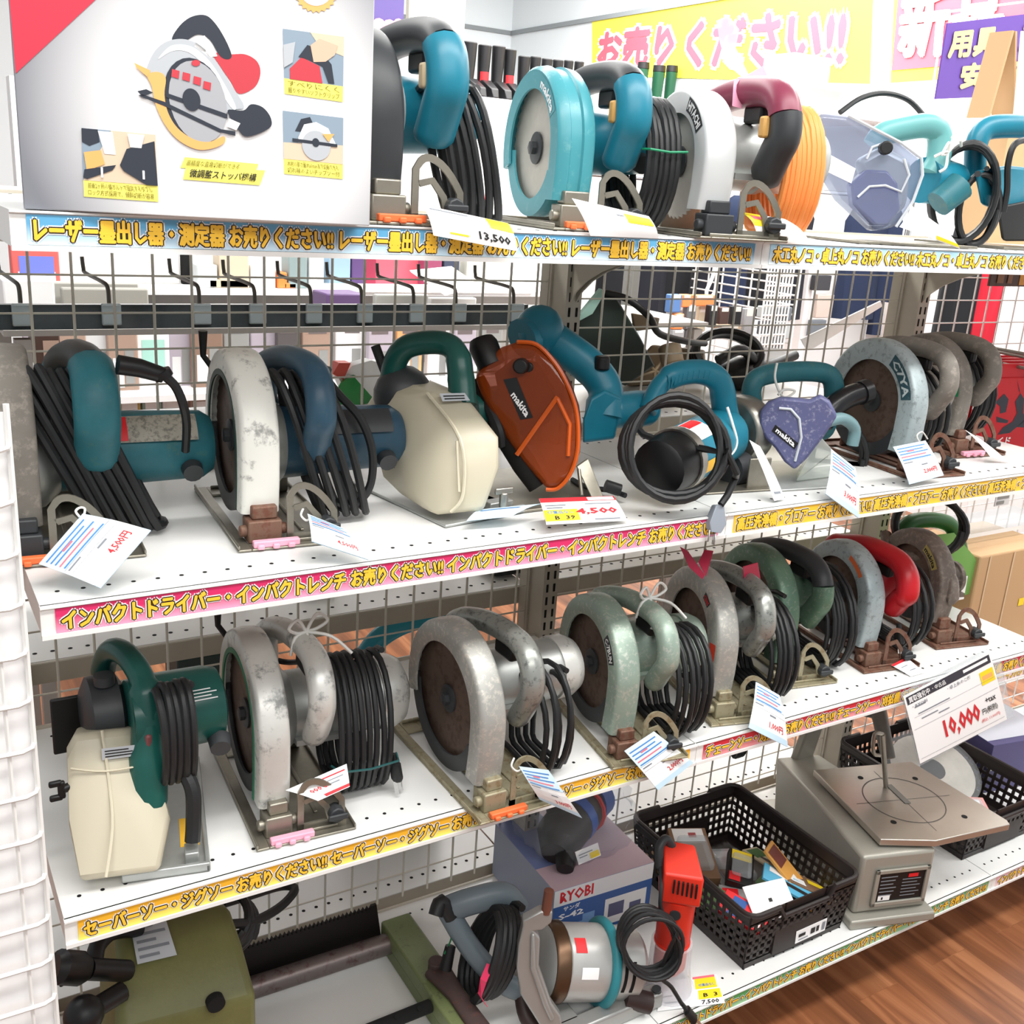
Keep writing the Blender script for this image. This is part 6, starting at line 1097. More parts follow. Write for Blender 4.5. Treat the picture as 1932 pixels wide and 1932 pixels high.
for i, (x0, y0, x1, y1, m, l) in enumerate([(372, 500, 410, 540, M_('c1', (.78, .8, .8)), 'pale grey package'), (414, 478, 470, 510, M_('c2', (.85, .78, .68)), 'beige package'), (395, 528, 470, 552, M_('c3', (.78, .72, .62)), 'tan flat package'), (474, 500, 520, 545, paper, 'white package'), (524, 514, 542, 535, M_('c4', (.93, .52, .25)), 'orange package'), (536, 534, 560, 552, M_('c4', (.93, .52, .25)), 'small orange package'), (545, 478, 580, 522, M_('c5', (.55, .62, .62)), 'grey green bottle pack'), (584, 480, 612, 530, paper, 'white bottle pack'), (622, 478, 662, 525, M_('c6', (.60, .72, .80)), 'blue mesh pack'), (664, 478, 688, 520, M_('c7', (.38, .28, .48)), 'violet pack'), (800, 478, 835, 510, M_('c8', (.62, .3, .42)), 'wine red pack'), (838, 480, 868, 508, M_('c9', (.25, .28, .36)), 'dark blue pack'), (880, 480, 960, 530, M_('c10', (.90, .89, .82)), 'cream helmet box')]):
    pxbox('shelf_package', f'{l} on the far rack shelf above the dark rail', 'package', x0, y0, x1, y1, 2.45, .08, m, 'packages on the far rack shelf', (), None, RKZ)
pxbox('red_board', 'tall salmon red board above the hook rail behind the mesh', 'board', 690, 470, 804, 540, 2.5, .03, M_('board_red', (.88, .38, .44)), None, [(M_('board_red_dark', (.62, .2, .3)), 0, 0, .16, 1)], None, RKZ)
pxbox('purple_carton', 'flat purple carton above the dark rail behind the mesh', 'box', 616, 555, 690, 582, 1.4, .1, M_('carton_purple', (.38, .28, .45)), None, (), None, TBZ)
pxbox('rack_rail', 'long white rack rail under the red board', 'rail', 590, 540, 1010, 552, 2.4, .03, paper)
t = thing('grey_plate', 'pale grey tilted plate hanging above the dark rail', 'plate', AY(840, 540, 1.2)); b = B(M.Translation(-AY(840, 540, 1.2))); b.slab([AY(776, 514, 1.2), AY(855, 506, 1.25), AY(905, 540, 1.2), AY(840, 558, 1.15)], (0, .01, .004)); b.build('plate', M_('plate_grey', (.82, .80, .78)), t)
pxbox('grey_board', 'square grey board behind the dark rail under the red board', 'board', 708, 556, 810, 586, 1.3, .02, M_('board_grey3', (.66, .66, .64)), None, (), None, TBZ); pxbox('grey_board', 'pale board at the right end of the dark rail', 'board', 812, 562, 900, 584, 1.25, .02, M_('board_pale', (.84, .83, .82)), None, (), None, TBZ)
t = thing('green_tray', 'glossy green tool tray behind the blue motor saw', 'tray', AY(680, 735, .8)); b = B(M.Translation(-AY(680, 735, .8))); b.slab([AY(632, 750, .75), AY(640, 725, .75), AY(680, 697, .8), AY(705, 712, .8), AY(712, 770, .78), AY(640, 778, .75)], (.02, .04, 0)); b.build('tray_body', M_('tray_green', (.12, .55, .25), .25), t, bevel=.004)
t = thing('white_tool', 'white and red tool lying above the green tray behind the mesh', 'tool', AY(680, 700, .81)); b = B(M.Translation(-AY(680, 700, .81))); b.slab([AY(640, 715, .785), AY(665, 690, .785), AY(700, 680, .785), (AY(735, 690, .785)), V((AY(735, 705, .785).x, .785, 1.117)), V((AY(660, 720, .785).x, .785, 1.117))], (0, .03, 0)); b.build('white_shell', paper, t); b = B(M.Translation(-AY(680, 700, .81))); b.slab([AY(628, 705, .78), AY(640, 685, .78), AY(662, 685, .78), AY(648, 717, .78)], (0, .03, 0)); b.build('red_end', M_('tool_red', (.85, .35, .3)), t)
# garden machines behind the right bay
T = Tool('garden_machine', 'dark green garden machine hood with tan wheel hub behind the right bay mesh', 'garden machine', (1.25, .7, 1.122), None, 1.1215)
b = T.b(); b.hull([V((p.x, p.y, max(p.z, 1.124))) for p in [AY(x, y, Y) for x, y in ((1090, 600), (1115, 585), (1145, 548), (1160, 556), (1210, 640), (1235, 690), (1180, 728), (1110, 700), (1088, 650)) for Y in (.62, .8)]]); T.put(b, 'hood', M_('hood_darkgreen', (.17, .21, .19), .4), bevel=.01)
b = T.b(); b.slab([AY(1090, 600, .6), AY(1135, 545, .6), AY(1142, 552, .6), (AY(1118, 592, .6)), AY(1092, 606, .6)], (0, .01, 0)); T.put(b, 'pale_label', M_('label_palegreen', (.58, .72, .68)))
b = T.b(); b.tube(smoothpts([AY(1140, 552, .62), AY(1185, 565, .6), AY(1225, 598, .58), AY(1245, 630, .6), AY(1300, 645, .62), AY(1330, 648, .65)], 5), .007, 10); T.put(b, 'hose', black)
b = T.b(); b.hull([AY(x, y, Y) for x, y in ((1190, 590), (1245, 600), (1240, 620), (1195, 625)) for Y in (.75, .85)]); b.hull([AY(x, y, Y) for x, y in ((1170, 720), (1230, 650), (1330, 660), (1330, 730), (1180, 790)) for Y in (.78, .88)]); b.tube([AY(1270, 690, .7), AY(1262, 650, .72)], .025, 16); T.put(b, 'tan_body', M_('machine_tan', (.55, .48, .38)), bevel=.006)
b = T.b()
for k in range(5): b.tube([AY(1235, 700, .72), AY(1235+60*math.cos(k*1.26+.3), 700+55*math.sin(k*1.26+.3), .72)], .0035, 6)
T.put(b, 'hub_spokes', M_('spoke_tan', (.68, .60, .48)))
T = Tool('power_tool_bag', 'black cable reel and bag lying behind the mesh between the teal cutters', 'cable reel', (1.45, .7, 1.122), None, 1.1215); b = T.b(); b.tube(ringpts(AY(1370, 670, .72), (-.4, -.8, .4), .07, .055, 4, .012, 5, .1), .009, 8); T.put(b, 'cable', black); b = T.b(); b.sphere(AY(1400, 705, .7), .055, 16, (1.2, 1, .7)); b.tube(smoothpts([AY(1355, 680, .66), AY(1400, 660, .66), AY(1440, 690, .68), AY(1500, 670, .7)], 5), .012, 10); T.put(b, 'bag', black)
T = Tool('plastic_sheet', 'white crumpled plastic sheet behind the teal handle of the dust cutter', 'plastic sheet', AY(1450, 680, .75)); b = T.b(); b.hull([AY(x, y, Y) for x, y in ((1398, 668), (1440, 655), (1500, 660), (1490, 690), (1425, 690)) for Y in (.72, .8)]); T.put(b, 'sheet', paper)
# rear goods under the pink strip
pxbox('rear_tool', 'dark green rear tool case seen under the second shelf behind the silver saw', 'tool case', 335, 1232, 420, 1262, .7, .1, M_('case_darkgreen', (.12, .22, .22)), None, [(M_('case_tan', (.5, .38, .3)), .05, .3, .55, .9)], None, .2008)
T = Tool('teal_tool', 'glossy teal tool shell behind the grey saws on the rear side', 'tool', AY(740, 1200, .56)); b = T.b(); b.tube(smoothpts([AY(690, 1235, .75), AY(720, 1200, .75), AY(775, 1172, .75), AY(840, 1165, .75)], 5), .022, 14); q0 = AY(760, 1260, .75); b.bx(q0.x-.08, q0.x+.1, .73, .8, .2008, q0.z); T.put(b, 'shell', M_('teal_gloss', (.12, .52, .60), .2))
for i, (x0, x1, y0, y1, l, m) in enumerate([(425, 470, 1100, 1128, 'dark machine base', M_('mb', (.14, .15, .15))), (590, 640, 1085, 1118, 'green rear tool', M_('mb2', (.2, .3, .26))), (935, 1000, 1068, 1090, 'black rear tool', M_('mb', (.14, .15, .15)))]):
    p = AZ((x0+x1)/2, y1, .813); pxbox('rear_tool', f'{l} on the rear perforated shelf under the pink strip', 'tool', x0, y0, x1, y1, p.y, .09, m)
# clothing, gloves and racks beyond
cloth = lambda n, c: mat(n, c, .85)
GZ = 1.56
def garment(label, x0, y0, x1, y1, Y, m, group='hanging work clothes'):
    a, c = AY(x0, y1, Y), AY(x1, y1, Y); w_, h = (c.x-a.x)/2, GZ-a.z; t = thing('hanging_garment', label, 'clothing', ((a.x+c.x)/2, Y, a.z), 0, group); n = 14; b = B()
    def ringp(z, k, dp): return [(w_*k*math.cos(2*PI*i/n)*(1+.1*math.sin(5*2*PI*i/n+z*9)), dp*math.sin(2*PI*i/n)*(1+.25*math.sin(4*2*PI*i/n+z*5)), z) for i in range(n)]
    R_ = [ringp(0, 1, .07), ringp(h*.5, .95, .07), ringp(h*.85, 1, .06), ringp(h*.96, .7, .045), ringp(h, .3, .03)]; vs = sum(R_, []); fs = [(j*n+i, j*n+(i+1) % n, (j+1)*n+(i+1) % n, (j+1)*n+i) for j in range(4) for i in range(n)]+[tuple(range(n))[::-1], tuple(4*n+i for i in range(n))]
    b.add(vs, fs); b.build('cloth', m, t)
    B().tube([(0, 0, h), (0, 0, h+.03), (.012, 0, h+.045), (.02, 0, h+.03)], .003, 6).build('hanger_hook', chrome, t); return t
navy1, navy2, blk = cloth('cloth_black', (.07, .08, .10)), cloth('cloth_navy', (.12, .17, .28)), cloth('cloth_blackblue', (.09, .10, .14))
for i, (x0, y0, x1, y1, m, l) in enumerate([(1120, 470, 1180, 612, navy1, 'black garment nearest the shelf bracket'), (1174, 470, 1244, 610, blk, 'black garment beside the grey post'), (1236, 470, 1296, 590, navy1, 'black garment left of the white hanger strap'), (1288, 470, 1345, 584, blk, 'black garment behind the white hanger strap'), (1342, 470, 1395, 590, navy2, 'navy jacket with a white zip'), (1386, 470, 1440, 600, navy1, 'black garment beside the white wire grid'), (1436, 470, 1502, 600, blk, 'black garment behind the white wire grid'), (1570, 470, 1640, 600, navy2, 'navy trousers left of the right post'), (1630, 470, 1680, 630, navy2, 'navy garment behind the right post')]):
    garment(f'{l}, hanging beyond the rear aisle', x0, y0, x1, y1, 2.74, m)
b = B(); b.tube([(2.3, 2.74, GZ+.043), (4.4, 2.74, GZ+.043)], .01, 10)
for x in (2.32, 4.38): b.tube([(x, 2.74, ZF), (x, 2.74, GZ+.05)], .012, 10)
tag(b.build('garment_rail', chrome), 'chrome rail carrying the dark work clothes beyond the rear aisle', 'rail')
b = B(); b.tube([(3.3, 1.72, GZ+.043), (4.4, 1.72, GZ+.043)], .01, 10)
for x in (3.32, 4.42): b.tube([(x, 1.72, ZF), (x, 1.72, GZ+.05)], .012, 10)
tag(b.build('garment_rail', chrome), 'chrome rail carrying the red jackets beyond the right end', 'rail')
garment('bright red jacket hanging beyond the right end mesh', 1808, 500, 1850, 672, 1.72, cloth('cloth_red', (.80, .14, .22))); garment('dark navy jacket beside the bright red jacket', 1770, 520, 1812, 640, 1.72, navy1); garment('dark slate jacket right of the bright red jacket', 1848, 505, 1880, 650, 1.72, cloth('cloth_slate', (.18, .22, .30))); garment('deep red jacket tucked behind the bright red jacket', 1843, 560, 1858, 680, 1.72, cloth('cloth_darkred', (.48, .10, .16)))
G = 'glove packs on hooks'; gl = [(1262, 556, 1288, 590, M_('glove_blue', (.35, .5, .72)), 'blue and white'), (1286, 556, 1306, 580, M_('glove_orange', (.95, .55, .32)), 'orange cuffed'), (1306, 557, 1352, 578, M_('glove_orange', (.95, .55, .32)), 'wide orange'), (1262, 575, 1292, 618, M_('glove_grey', (.62, .62, .63)), 'light grey'), (1270, 592, 1292, 622, M_('glove_orange', (.95, .55, .32)), 'orange palmed'), (1293, 576, 1315, 622, M_('glove_dgrey', (.4, .41, .42)), 'dark grey'), (1294, 594, 1312, 622, M_('glove_orange', (.95, .55, .32)), 'small orange palmed'), (1314, 577, 1336, 626, M_('glove_white', (.85, .82, .72)), 'cream'), (1336, 576, 1356, 618, M_('glove_black', (.1, .1, .11)), 'black'), (1356, 580, 1378, 612, M_('glove_brown', (.3, .22, .2)), 'brown'), (1378, 578, 1402, 618, M_('glove_black', (.1, .1, .11)), 'black ribbed'), (1400, 582, 1424, 640, M_('glove_grey', (.62, .62, .63)), 'pale grey ribbed'), (1268, 622, 1292, 646, M_('glove_grey', (.62, .62, .63)), 'grey hanging low'), (1294, 622, 1318, 646, M_('glove_dgrey', (.4, .41, .42)), 'charcoal hanging low'), (1352, 612, 1400, 640, M_('glove_beige', (.72, .62, .52)), 'beige and brown')]
for i, (x0, y0, x1, y1, m, l) in enumerate(gl): pxbox('glove_pack', f'{l} glove pack on the hooks beyond the right bay mesh, {"upper" if y0 < 570 else "middle" if y0 < 600 else "lower"} row', 'gloves', x0, y0, x1, y1, 2.1+.03*(i % 4), .03, m, G, [(M_('glove_card', (.9, .88, .84)), .15, .75, .85, .98)])
b = B(); p = [AY(x, 560, 2.0) for x in (1430, 1470)]; a, c = AY(1425, 690, 2.0), AY(1500, 495, 2.0)
for i in range(9): x = a.x+(c.x-a.x)*i/8; b.tube([(x, 2.0, a.z-.3), (x, 2.0, c.z+.1)], .004, 6)
for i in range(22): z = a.z-.3+(c.z-a.z+.4)*i/21; b.tube([(a.x, 2.0, z), (c.x, 2.0, z)], .004, 6); 
for i in range(8): x = c.x+.03+i*.09; b.tube([(c.x+.04, 2.0+i*.09, a.z-.3), (c.x+.04, 2.0+i*.09, c.z+.1)], .004, 6)
for i in range(22): z = a.z-.3+(c.z-a.z+.4)*i/21; b.tube([(c.x+.04, 2.0, z), (c.x+.04, 2.65, z)], .004, 6)
tag(b.build('wire_rack', wirewhite), 'white wire grid rack beyond the right bay mesh beside the gloves', 'wire rack')
G2 = 'packages on the wire rack'
for i, (x0, y0, x1, y1, m) in enumerate([(1436, 578, 1462, 600, M_('w1', (.72, .74, .74))), (1466, 580, 1496, 606, M_('w2', (.42, .45, .48))), (1436, 606, 1466, 632, M_('w3', (.35, .37, .40))), (1470, 610, 1500, 640, M_('w1', (.72, .74, .74))), (1440, 636, 1480, 668, M_('w4', (.55, .56, .58))), (1535, 520, 1570, 548, M_('w5', (.22, .22, .24))), (1538, 556, 1575, 600, M_('w6', (.80, .74, .70))), (1528, 604, 1560, 636, M_('w2', (.42, .45, .48)))]):
    pxbox('rack_package', f'{["pale", "slate", "dark", "light grey", "grey", "black", "cream", "blue grey"][i]} pack behind the white wire grid, {["top left", "top middle", "second row left", "second row middle", "bottom", "upper right", "middle right", "lower right"][i]}', 'package', x0, y0, x1, y1, 2.006 if i < 5 else 2.71, .03, m, G2)
pxbox('white_column', 'white store column beyond the wire grid', 'column', 1512, 440, 1538, 690, 2.75, .12, paper, None, (), None, ZF)
pxbox('grey_column', 'grey square post among the black garments', 'post', 1186, 440, 1216, 600, 2.2, .06, M_('column_grey', (.42, .42, .40)), None, (), None, ZF)
T = Tool('white_leaflet', 'white leaflet strip leaning against the right post behind the mesh', 'leaflet', AY(1600, 620, .6)); b = T.b(); b.slab([AY(1512, 640, .6), AY(1662, 568, .6), AY(1665, 578, .6), AY(1600, 612, .62), AY(1530, 660, .62), AY(1520, 656, .62)], (0, .004, 0)); b.slab([AY(1672, 570, .6), AY(1682, 572, .6), V((AY(1675, 622, .6).x, .6, 1.122)), V((AY(1668, 622, .6).x, .6, 1.122))], (0, .004, 0)); T.put(b, 'leaflet_sheet', paper)
T = Tool('hanger_strap', 'white looped strap hanging before the black garments', 'strap', AY(1345, 540, 2.4)); b = T.b(); b.tube(smoothpts([AY(1352, 480, 2.4), AY(1345, 520, 2.4), AY(1333, 550, 2.4), AY(1338, 562, 2.4), AY(1350, 545, 2.4), AY(1354, 480, 2.4)], 5), .008, 8); T.put(b, 'strap', paper)
# red blade packs on hooks at the right end
T0 = None
redp = M_('pack_bladered', (.78, .12, .16), .35)
for i in range(4):
    y = .25+.032*i; x = 1.822+.02*i; t = thing('blade_pack', ['frontmost red saw blade pack with black flame print at the right edge', 'red blade pack directly behind the frontmost one', 'red blade pack third from the front', 'red blade pack furthest back on the hooks'][i], 'package', (x, y, 1.07), math.radians(-8), 'red blade packs on hooks')
    B().bx(0, .2, 0, .014, 0, .15).build('card', redp, t, bevel=.002); B().bx(.03, .17, .004, .008, .15, .178).build('hang_tab', redp, t)
    b = B(); f = lambda u, v: V((.2*u, -.0006, .15*v))
    b.use(pr_dark)
    for poly in (((.12, .66), (.22, .78), (.3, .70), (.3, .52), (.22, .5), (.2, .6)), ((.18, .46), (.36, .4), (.35, .36), (.2, .38)), ((.36, .98), (.42, .82), (.52, .7), (.55, .5), (.62, .4), (.5, .3), (.42, .22), (.25, .2), (.3, .3), (.42, .38), (.46, .5), (.4, .66), (.45, .78)), ((.5, .3), (.7, .28), (.6, .42))): b.add([f(*p) for p in poly], [tuple(range(len(poly)))])
    b.use(paper); b.text('木工用', lambda u, v: f(.52+.25*u, .8+.09*v)+V((0, -.0006, 0)), .02); b.text('ワイド', lambda u, v: f(.14+.3*u, .06+.1*v)+V((0, -.0006, 0)), .03)
    b.use(paper); b.add([V((-.0006, .012-.01*u, .15*v)) for u, v in ((0, .5), (1, .5), (1, .9), (0, .9))], [(0, 1, 2, 3)]); b.build('pack_print', None, t, smooth=0, fix=False)
T = Tool('wire_hooks', 'grey wire hook bars on the white mesh above the red blade packs', 'hook', (1.95, .44, 1.27)); b = T.b()
for z, x in ((1.275, 1.87), (1.262, 1.92), (1.245, 1.885), (1.235, 1.95)): b.tube([(x, .47, z), (x+.01, .2, z-.004), (x+.01, .19, z+.012)], .0035, 8)
T.put(b, 'bars', steel)
pxbox('label_strip', 'brown price strip with yellow numbers at the right frame edge', 'sign', 1866, 513, 1990, 540, .43, .006, M_('strip_brown', (.28, .18, .13)), None, [(M_('num_yellow', (.85, .62, .2)), .45, .1, .6, .9), (M_('num_yellow', (.85, .62, .2)), .68, .1, .8, .9), (M_('num_dim', (.5, .35, .2)), .1, .2, .2, .8), (M_('num_dim', (.5, .35, .2)), .26, .2, .33, .8)])
pxbox('white_board', 'bright white panel beyond the right end mesh', 'panel', 1885, 505, 2060, 660, 1.3, .03, paper, None, (), None, ZF)
for i, (x0, y0, x1, y1) in enumerate([(1815, 672, 1845, 700), (1848, 668, 1885, 700), (1815, 705, 1838, 735)]): pxbox('shelf_package', f'small white and grey pack {["left", "right", "low"][i]} behind the red blade packs', 'package', x0, y0, x1, y1, .479, .03, [paper, greyp, pale][i], None, [(greyp, .1, .3, .9, .5)])
# bay past the right end
make_shelf('short white shelf past the right bay carrying a cardboard carton', 1.815, 2.7, .56, .445, 'rose', IM, 2, ((.98, .88, .88), (.93, .72, .74)), False).location.y = .0
sh = [o for o in bpy.data.objects if o.get('label', '').startswith('short white shelf past')][0]
sh.location = (1.815, .19, .56); sh.scale = (1, .56, 1)
cb = M_('cardboard', (.76, .62, .46), .7)
pxbox('cardboard_carton', 'brown cardboard carton with dark print at the right end of the third shelf', 'box', 1822, 1025, 1985, 1190, .24, .18, cb, None, [(M_('card_print_dark', (.28, .18, .16)), .1, .08, .62, .25), (M_('card_print_gold', (.72, .58, .35)), .22, .1, .34, .24), (yellow, .68, .46, .76, .53), (M_('tape', (.82, .72, .58)), .12, .0, .14, 1), (M_('tape', (.82, .72, .58)), .45, .0, .47, 1), (paper, .85, .85, 1, .97)], None, .5615)
pxbox('acrylic_case', 'clear acrylic tray edge with white band above the cardboard carton', 'tray', 1815, 975, 1985, 1018, .3, .1, clearp, None, [(paper, 0, 0, 1, .55)])
pxbox('label_card', 'grey price card hanging under the yellow strip at the right edge', 'price card', 1876, 928, 1908, 956, .2, .002, pale, None, [(greyp, .1, .55, .9, .9), (greyp, .1, .15, .6, .4)])
T = Tool('lime_saw', 'lime green saw under a thick black cord coil, beside the brown grey saw', 'saw', (1.70, .27, Z3), None, Z3+.0008); z0 = Z3+.001
b = T.b(); b.hull([AY(x, y, Y) for x, y in ((1760, 1010), (1800, 1005), (1838, 1050), (1860, 1095), (1842, 1125), (1800, 1135), (1770, 1080)) for Y in (.25, .31)]+[V((1.68, .28, z0)), V((1.72, .28, z0)), V((1.71, .31, z0))]); T.put(b, 'motor_housing', M_('lime_plastic', (.45, .66, .34), .4), bevel=.008)
b = T.b(); b.tube(smoothpts([AY(1695, 1010, .3), AY(1720, 985, .3), AY(1770, 982, .29), AY(1800, 1000, .28), AY(1815, 1060, .27)], 5), .017, 12); T.put(b, 'handle', M_('lime_dark', (.22, .42, .22), .4))
b = T.b(); b.tube(ringpts(AY(1752, 992, .24), (-.75, -.62, .2), .064, .062, 6, .009, 19, .1), .0068, 8); T.put(b, 'cord', cordm)
b = T.b(); b.slab([AY(1811, 1090, .235), AY(1826, 1087, .235), AY(1818, 1132, .235), AY(1801, 1134, .235)], (0, .001, 0)); T.put(b, 'paper_tag', paper)
# ================================================================ UPPER BACKGROUND
b = B().use(M_('display_white', (.93, .93, .93), .5)); a = AY(780, 182, 5.0); c = AY(1260, 216, 5.0); b.bx(2.4, 4.44, 4.45, 4.8, 1.966, 2.006); b.bx(2.4, 4.44, 4.75, 4.8, ZF, 1.966); b.bx(2.4, 4.44, 4.45, 4.5, 1.85, 1.966); b.bx(2.4, 4.44, 4.4, 4.8, ZF, .2)
tag(b.build('boot_shelf', None), 'white store shelf holding rubber boots along the back wall', 'shelf')
def boot(label, px, ptop, pbot, wpx, m, group, lab=None, cuff=None):
    a, c = AY(px, pbot, 4.6), AY(px, ptop, 4.6); h = c.z-2.0065; r = wpx/2/FPX*6.2; t = thing('rubber_boot', label, 'boot', (a.x, 4.6, 2.0065), math.radians(random.Random(px).uniform(-12, 12)), group)
    b = B(); b.tube([(0, .02, .02), (0, .02, .09), (0, .015, h*.6), (0, .01, h)], [r*.92, r*.85, r*.95, r*1.05], 14); b.hull([(-r*.8, .04, .0), (r*.8, .04, 0), (-r*.85, -.1, 0), (r*.85, -.1, 0), (-r*.5, -.15, 0), (r*.5, -.15, 0), (-r*.6, -.13, .05), (r*.6, -.13, .05), (-r*.8, -.03, .1), (r*.8, -.03, .1), (-r*.8, .04, .1), (r*.8, .04, .1)]); b.build('boot_body', m, t, bevel=.006)
    if lab: b = B(); f = lambda u, v: V((r*.98*math.sin(-1+1.6*u), .015-r*.99*math.cos(-1+1.6*u), h*(.3+.2*v))); b.use(lab); patch(b, f, 0, 0, 1, 1, 6); b.build('boot_label', None, t, fix=False)
    if cuff: B().tube([(0, .01, h-.002), (0, .01, h+.035)], [r*1.1, r*1.05], 14).build('cuff', cuff, t)
    return t
bb = M_('boot_black', (.10, .10, .11), .45); bg = M_('boot_green', (.10, .32, .22), .45); G = 'black rubber boots on the shelf'
for i, (x, pt, w_, lb) in enumerate([(884, 78, 26, None), (912, 84, 24, red), (938, 86, 24, None), (960, 92, 22, red), (986, 105, 22, None), (1008, 106, 20, None), (1030, 110, 20, None), (1050, 112, 20, None), (1070, 113, 18, None), (1090, 115, 18, None)]):
    boot(f'black rubber boot {"with red label " if lb else ""}on the back shelf, {["first", "second", "third", "fourth", "fifth", "sixth", "seventh", "eighth", "ninth", "tenth"][i]} from the left', x, pt, 180, w_, bb, G, lb)
G = 'green rubber boots on the shelf'
for i, (x, pt, w_) in enumerate([(1208, 128, 22), (1238, 134, 24), (1262, 134, 22), (1284, 138, 22)]): boot(f'green rubber boot with dark cuff on the back shelf, {["first", "second", "third", "last"][i]} from the left', x, pt, 205, w_, bg, G, None, bb)
pxbox('white_roll', 'white round carton left of the black boots', 'box', 852, 136, 872, 156, 4.5, .1, paper, None, (), None, 2.007)
# wall signs
def wquad(pts, X=4.452): return [AX(x, y, X) for x, y in pts]
def wallsign(label, pts, m, texts, name='wall_banner', X=4.45, off=.004):
    q = wquad(pts, X); T = Tool(name, label, 'banner', q[3]); b = T.b(); b.slab(q, (.005, 0, 0)); T.put(b, 'banner_sheet', m)
    b = T.b()
    for s, mm, tp, bo in texts: b.use(mm[1]); b.btext(s, quad(wquad(tp, X), .004), .035, 8); b.use(mm[0]); b.btext(s, quad(wquad(tp, X), .008), .012, 6)
    T.put(b, 'banner_lettering', None, smooth=0, fix=False); return T
bny = M_('banner_yellow', (.96, .90, .30), .5); bnr = M_('banner_red', (.88, .38, .45), .5)
wallsign('yellow wall banner with red Japanese letters in the background', [(1117, 36), (1648, -60), (1640, 158), (1117, 142)], bny, [('お売りください!!', (bnr, paper), [(1135, 62), (1600, 5), (1590, 128), (1128, 124)], .01)])
T = wallsign('yellow and red wall banner beside the yellow one, partly behind the purple sign', [(1690, -80), (2050, -140), (2030, 130), (1680, 156)], bny, []); q = wquad([(1702, -90), (1960, -130), (1950, 110), (1682, 133)], 4.445); b = T.b(); b.slab(q, (.002, 0, 0)); T.put(b, 'red_panel', bnr); b = T.b().use(paper); b.btext('新品', quad(wquad([(1705, -10), (1900, -40), (1885, 95), (1697, 108)], 4.444), .006), .014, 8); T.put(b, 'banner_lettering', None, smooth=0, fix=False)
T = Tool('hanging_sign', 'purple hanging sign with yellow Japanese letters at the upper right', 'sign', AY(1850, 185, 1.6)); q = [AY(*p, 1.6) for p in ((1788, 44), (1990, 20), (1970, 178), (1765, 187))]; b = T.b(); b.slab(q, (0, .006, 0)); T.put(b, 'sign_board', M_('sign_purple', (.38, .26, .60), .5))
b = T.b().use(M_('sign_yellow', (.97, .88, .55), .5)); b.btext('用具・工具', quad([AY(*p, 1.598) for p in ((1795, 62), (2010, 38), (2000, 95), (1788, 108))], .003), .005); b.btext('安全靴', quad([AY(*p, 1.598) for p in ((1816, 122), (1962, 110), (1955, 162), (1810, 166))], .003), .005); T.put(b, 'sign_lettering', None, smooth=0, fix=False)
b = T.b(); b.tube([AY(1747, 240, 1.6), AY(1782, 30, 1.6), AY(1790, 22, 1.6), AY(1960, 0, 1.6)], .004, 8); b.tube([AY(1747, 240, 1.6), AY(1735, 330, 1.6)], .004, 8); T.put(b, 'wire_frame', wirewhite)
b = T.b()
for x0, x1 in ((1792, 1830), (1834, 1878)): b.slab([AY(x0, 30-(x0-1792)*.13, 1.6), AY(x1, 26-(x1-1792)*.13, 1.6), AY(x1-3, 38-(x1-1792)*.13, 1.6), AY(x0-2, 43-(x0-1792)*.13, 1.6)], (0, .003, 0))
T.put(b, 'price_slips', paper)
# carton with open flaps on the top shelf past the right bay
T = Tool('cardboard_carton', 'open cardboard carton with flaps meeting in a peak at the upper right edge', 'box', (1.9, .4, ZT)); b = T.b(); ap = AY(1914, 58, .36); b.slab([AY(1868, 222, .36), ap, ap+V((0, .05, 0)), AY(1868, 222, .36)+V((0, .05, 0))], (-.006, 0, 0)); b.slab([AY(1912, 222, .36), ap+V((.003, 0, 0)), ap+V((.003, .05, 0)), AY(1912, 222, .36)+V((0, .05, 0))], (.006, 0, 0)); T.put(b, 'flap', cb)
b = T.b(); b.slab([ap+V((.01, -.01, 0)), ap+V((.22, .02, .02)), AY(1990, 222, .36), AY(1914, 222, .35)], (0, .004, 0)); T.put(b, 'white_sign', paper); b = T.b(); b.bx(1.875, 2.1, .355, .43, ZT-.0, AY(1868, 222, .36).z); T.put(b, 'carton_body', cb)
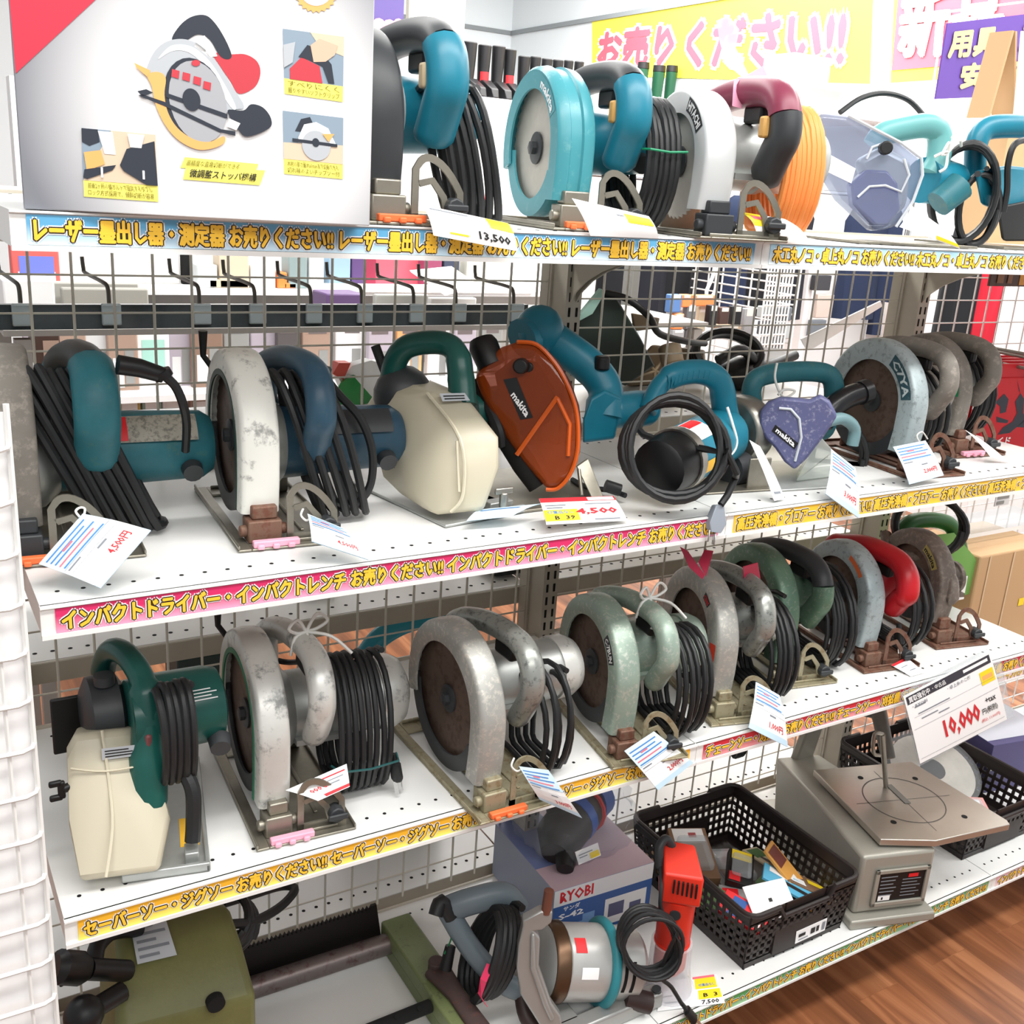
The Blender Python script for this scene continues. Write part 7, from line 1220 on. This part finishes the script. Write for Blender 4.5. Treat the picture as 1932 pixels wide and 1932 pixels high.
make_shelf('top shelf past the right end under the open carton', 1.802, 2.7, ZT, YB, 'paleblue', '木工丸ノコ・卓上丸ノコ お売りください!!', 3, ((.9, .95, .97), (.68, .85, .93)), False)
for i, (x0, y0, x1, y1, l) in enumerate([(1447, 148, 1502, 190, 'left lower'), (1492, 110, 1570, 170, 'upper'), (1520, 172, 1588, 215, 'right lower')]): pxbox('beige_carton', f'beige carton stacked behind the maroon handled saw, {l} one of three', 'box', x0, y0, x1, y1, 2.78+.27*(i == 1), .22, M_('carton_beige', (.80, .74, .62), .6), 'stacked beige cartons', (), None, 1.981)
b = B(); b.bx(3.35, 4.45, 2.75, 3.35, 1.955, 1.98); tag(b.build('wall_shelf', paper), 'white wall shelf carrying the beige cartons in the background', 'shelf')
pxbox('security_camera', 'small black camera on the upper wall', 'camera', 1084, 6, 1102, 22, 5.9, .08, black); 
T = Tool('purple_poster', 'purple poster with pink flowers right of the carton', 'poster', AY(735, 50, 3.0)); q = [AY(*p, 3.0) for p in ((700, -40), (764, -40), (760, 66), (700, 62))]; b = T.b(); b.slab(q, (0, .006, 0)); T.put(b, 'poster_sheet', M_('poster_purple', (.42, .36, .62))); b = T.b(); 
for x, y, r in ((715, 50, .03), (735, 55, .035), (752, 48, .025), (742, 62, .02)): c = AY(x, y, 2.995); b.tube([c, c-V((0, .002, 0))], r, 12)
T.put(b, 'poster_flowers', M_('poster_pink', (.93, .68, .78)))
pxbox('wall_frame', 'beige framed wall board at the upper left background', 'board', 770, -30, 880, 80, 5.6, .05, M_('board_cream', (.88, .86, .80)), None, [(M_('frame_grey', (.6, .62, .62)), .9, 0, 1, 1), (M_('frame_grey', (.6, .62, .62)), 0, 0, 1, .05)])
pxbox('hanging_pack', 'red framed picture stand behind the hanging black cord, top shelf', 'package', 840, 322, 925, 385, .7, .02, paper, None, [(red, 0, 0, .06, 1), (red, .9, 0, 1, 1), (greyp, .2, .1, .4, .5)], None, ZT-.003)
# rear aisle display behind the lower shelf mesh: long white deck on the rear side is built above
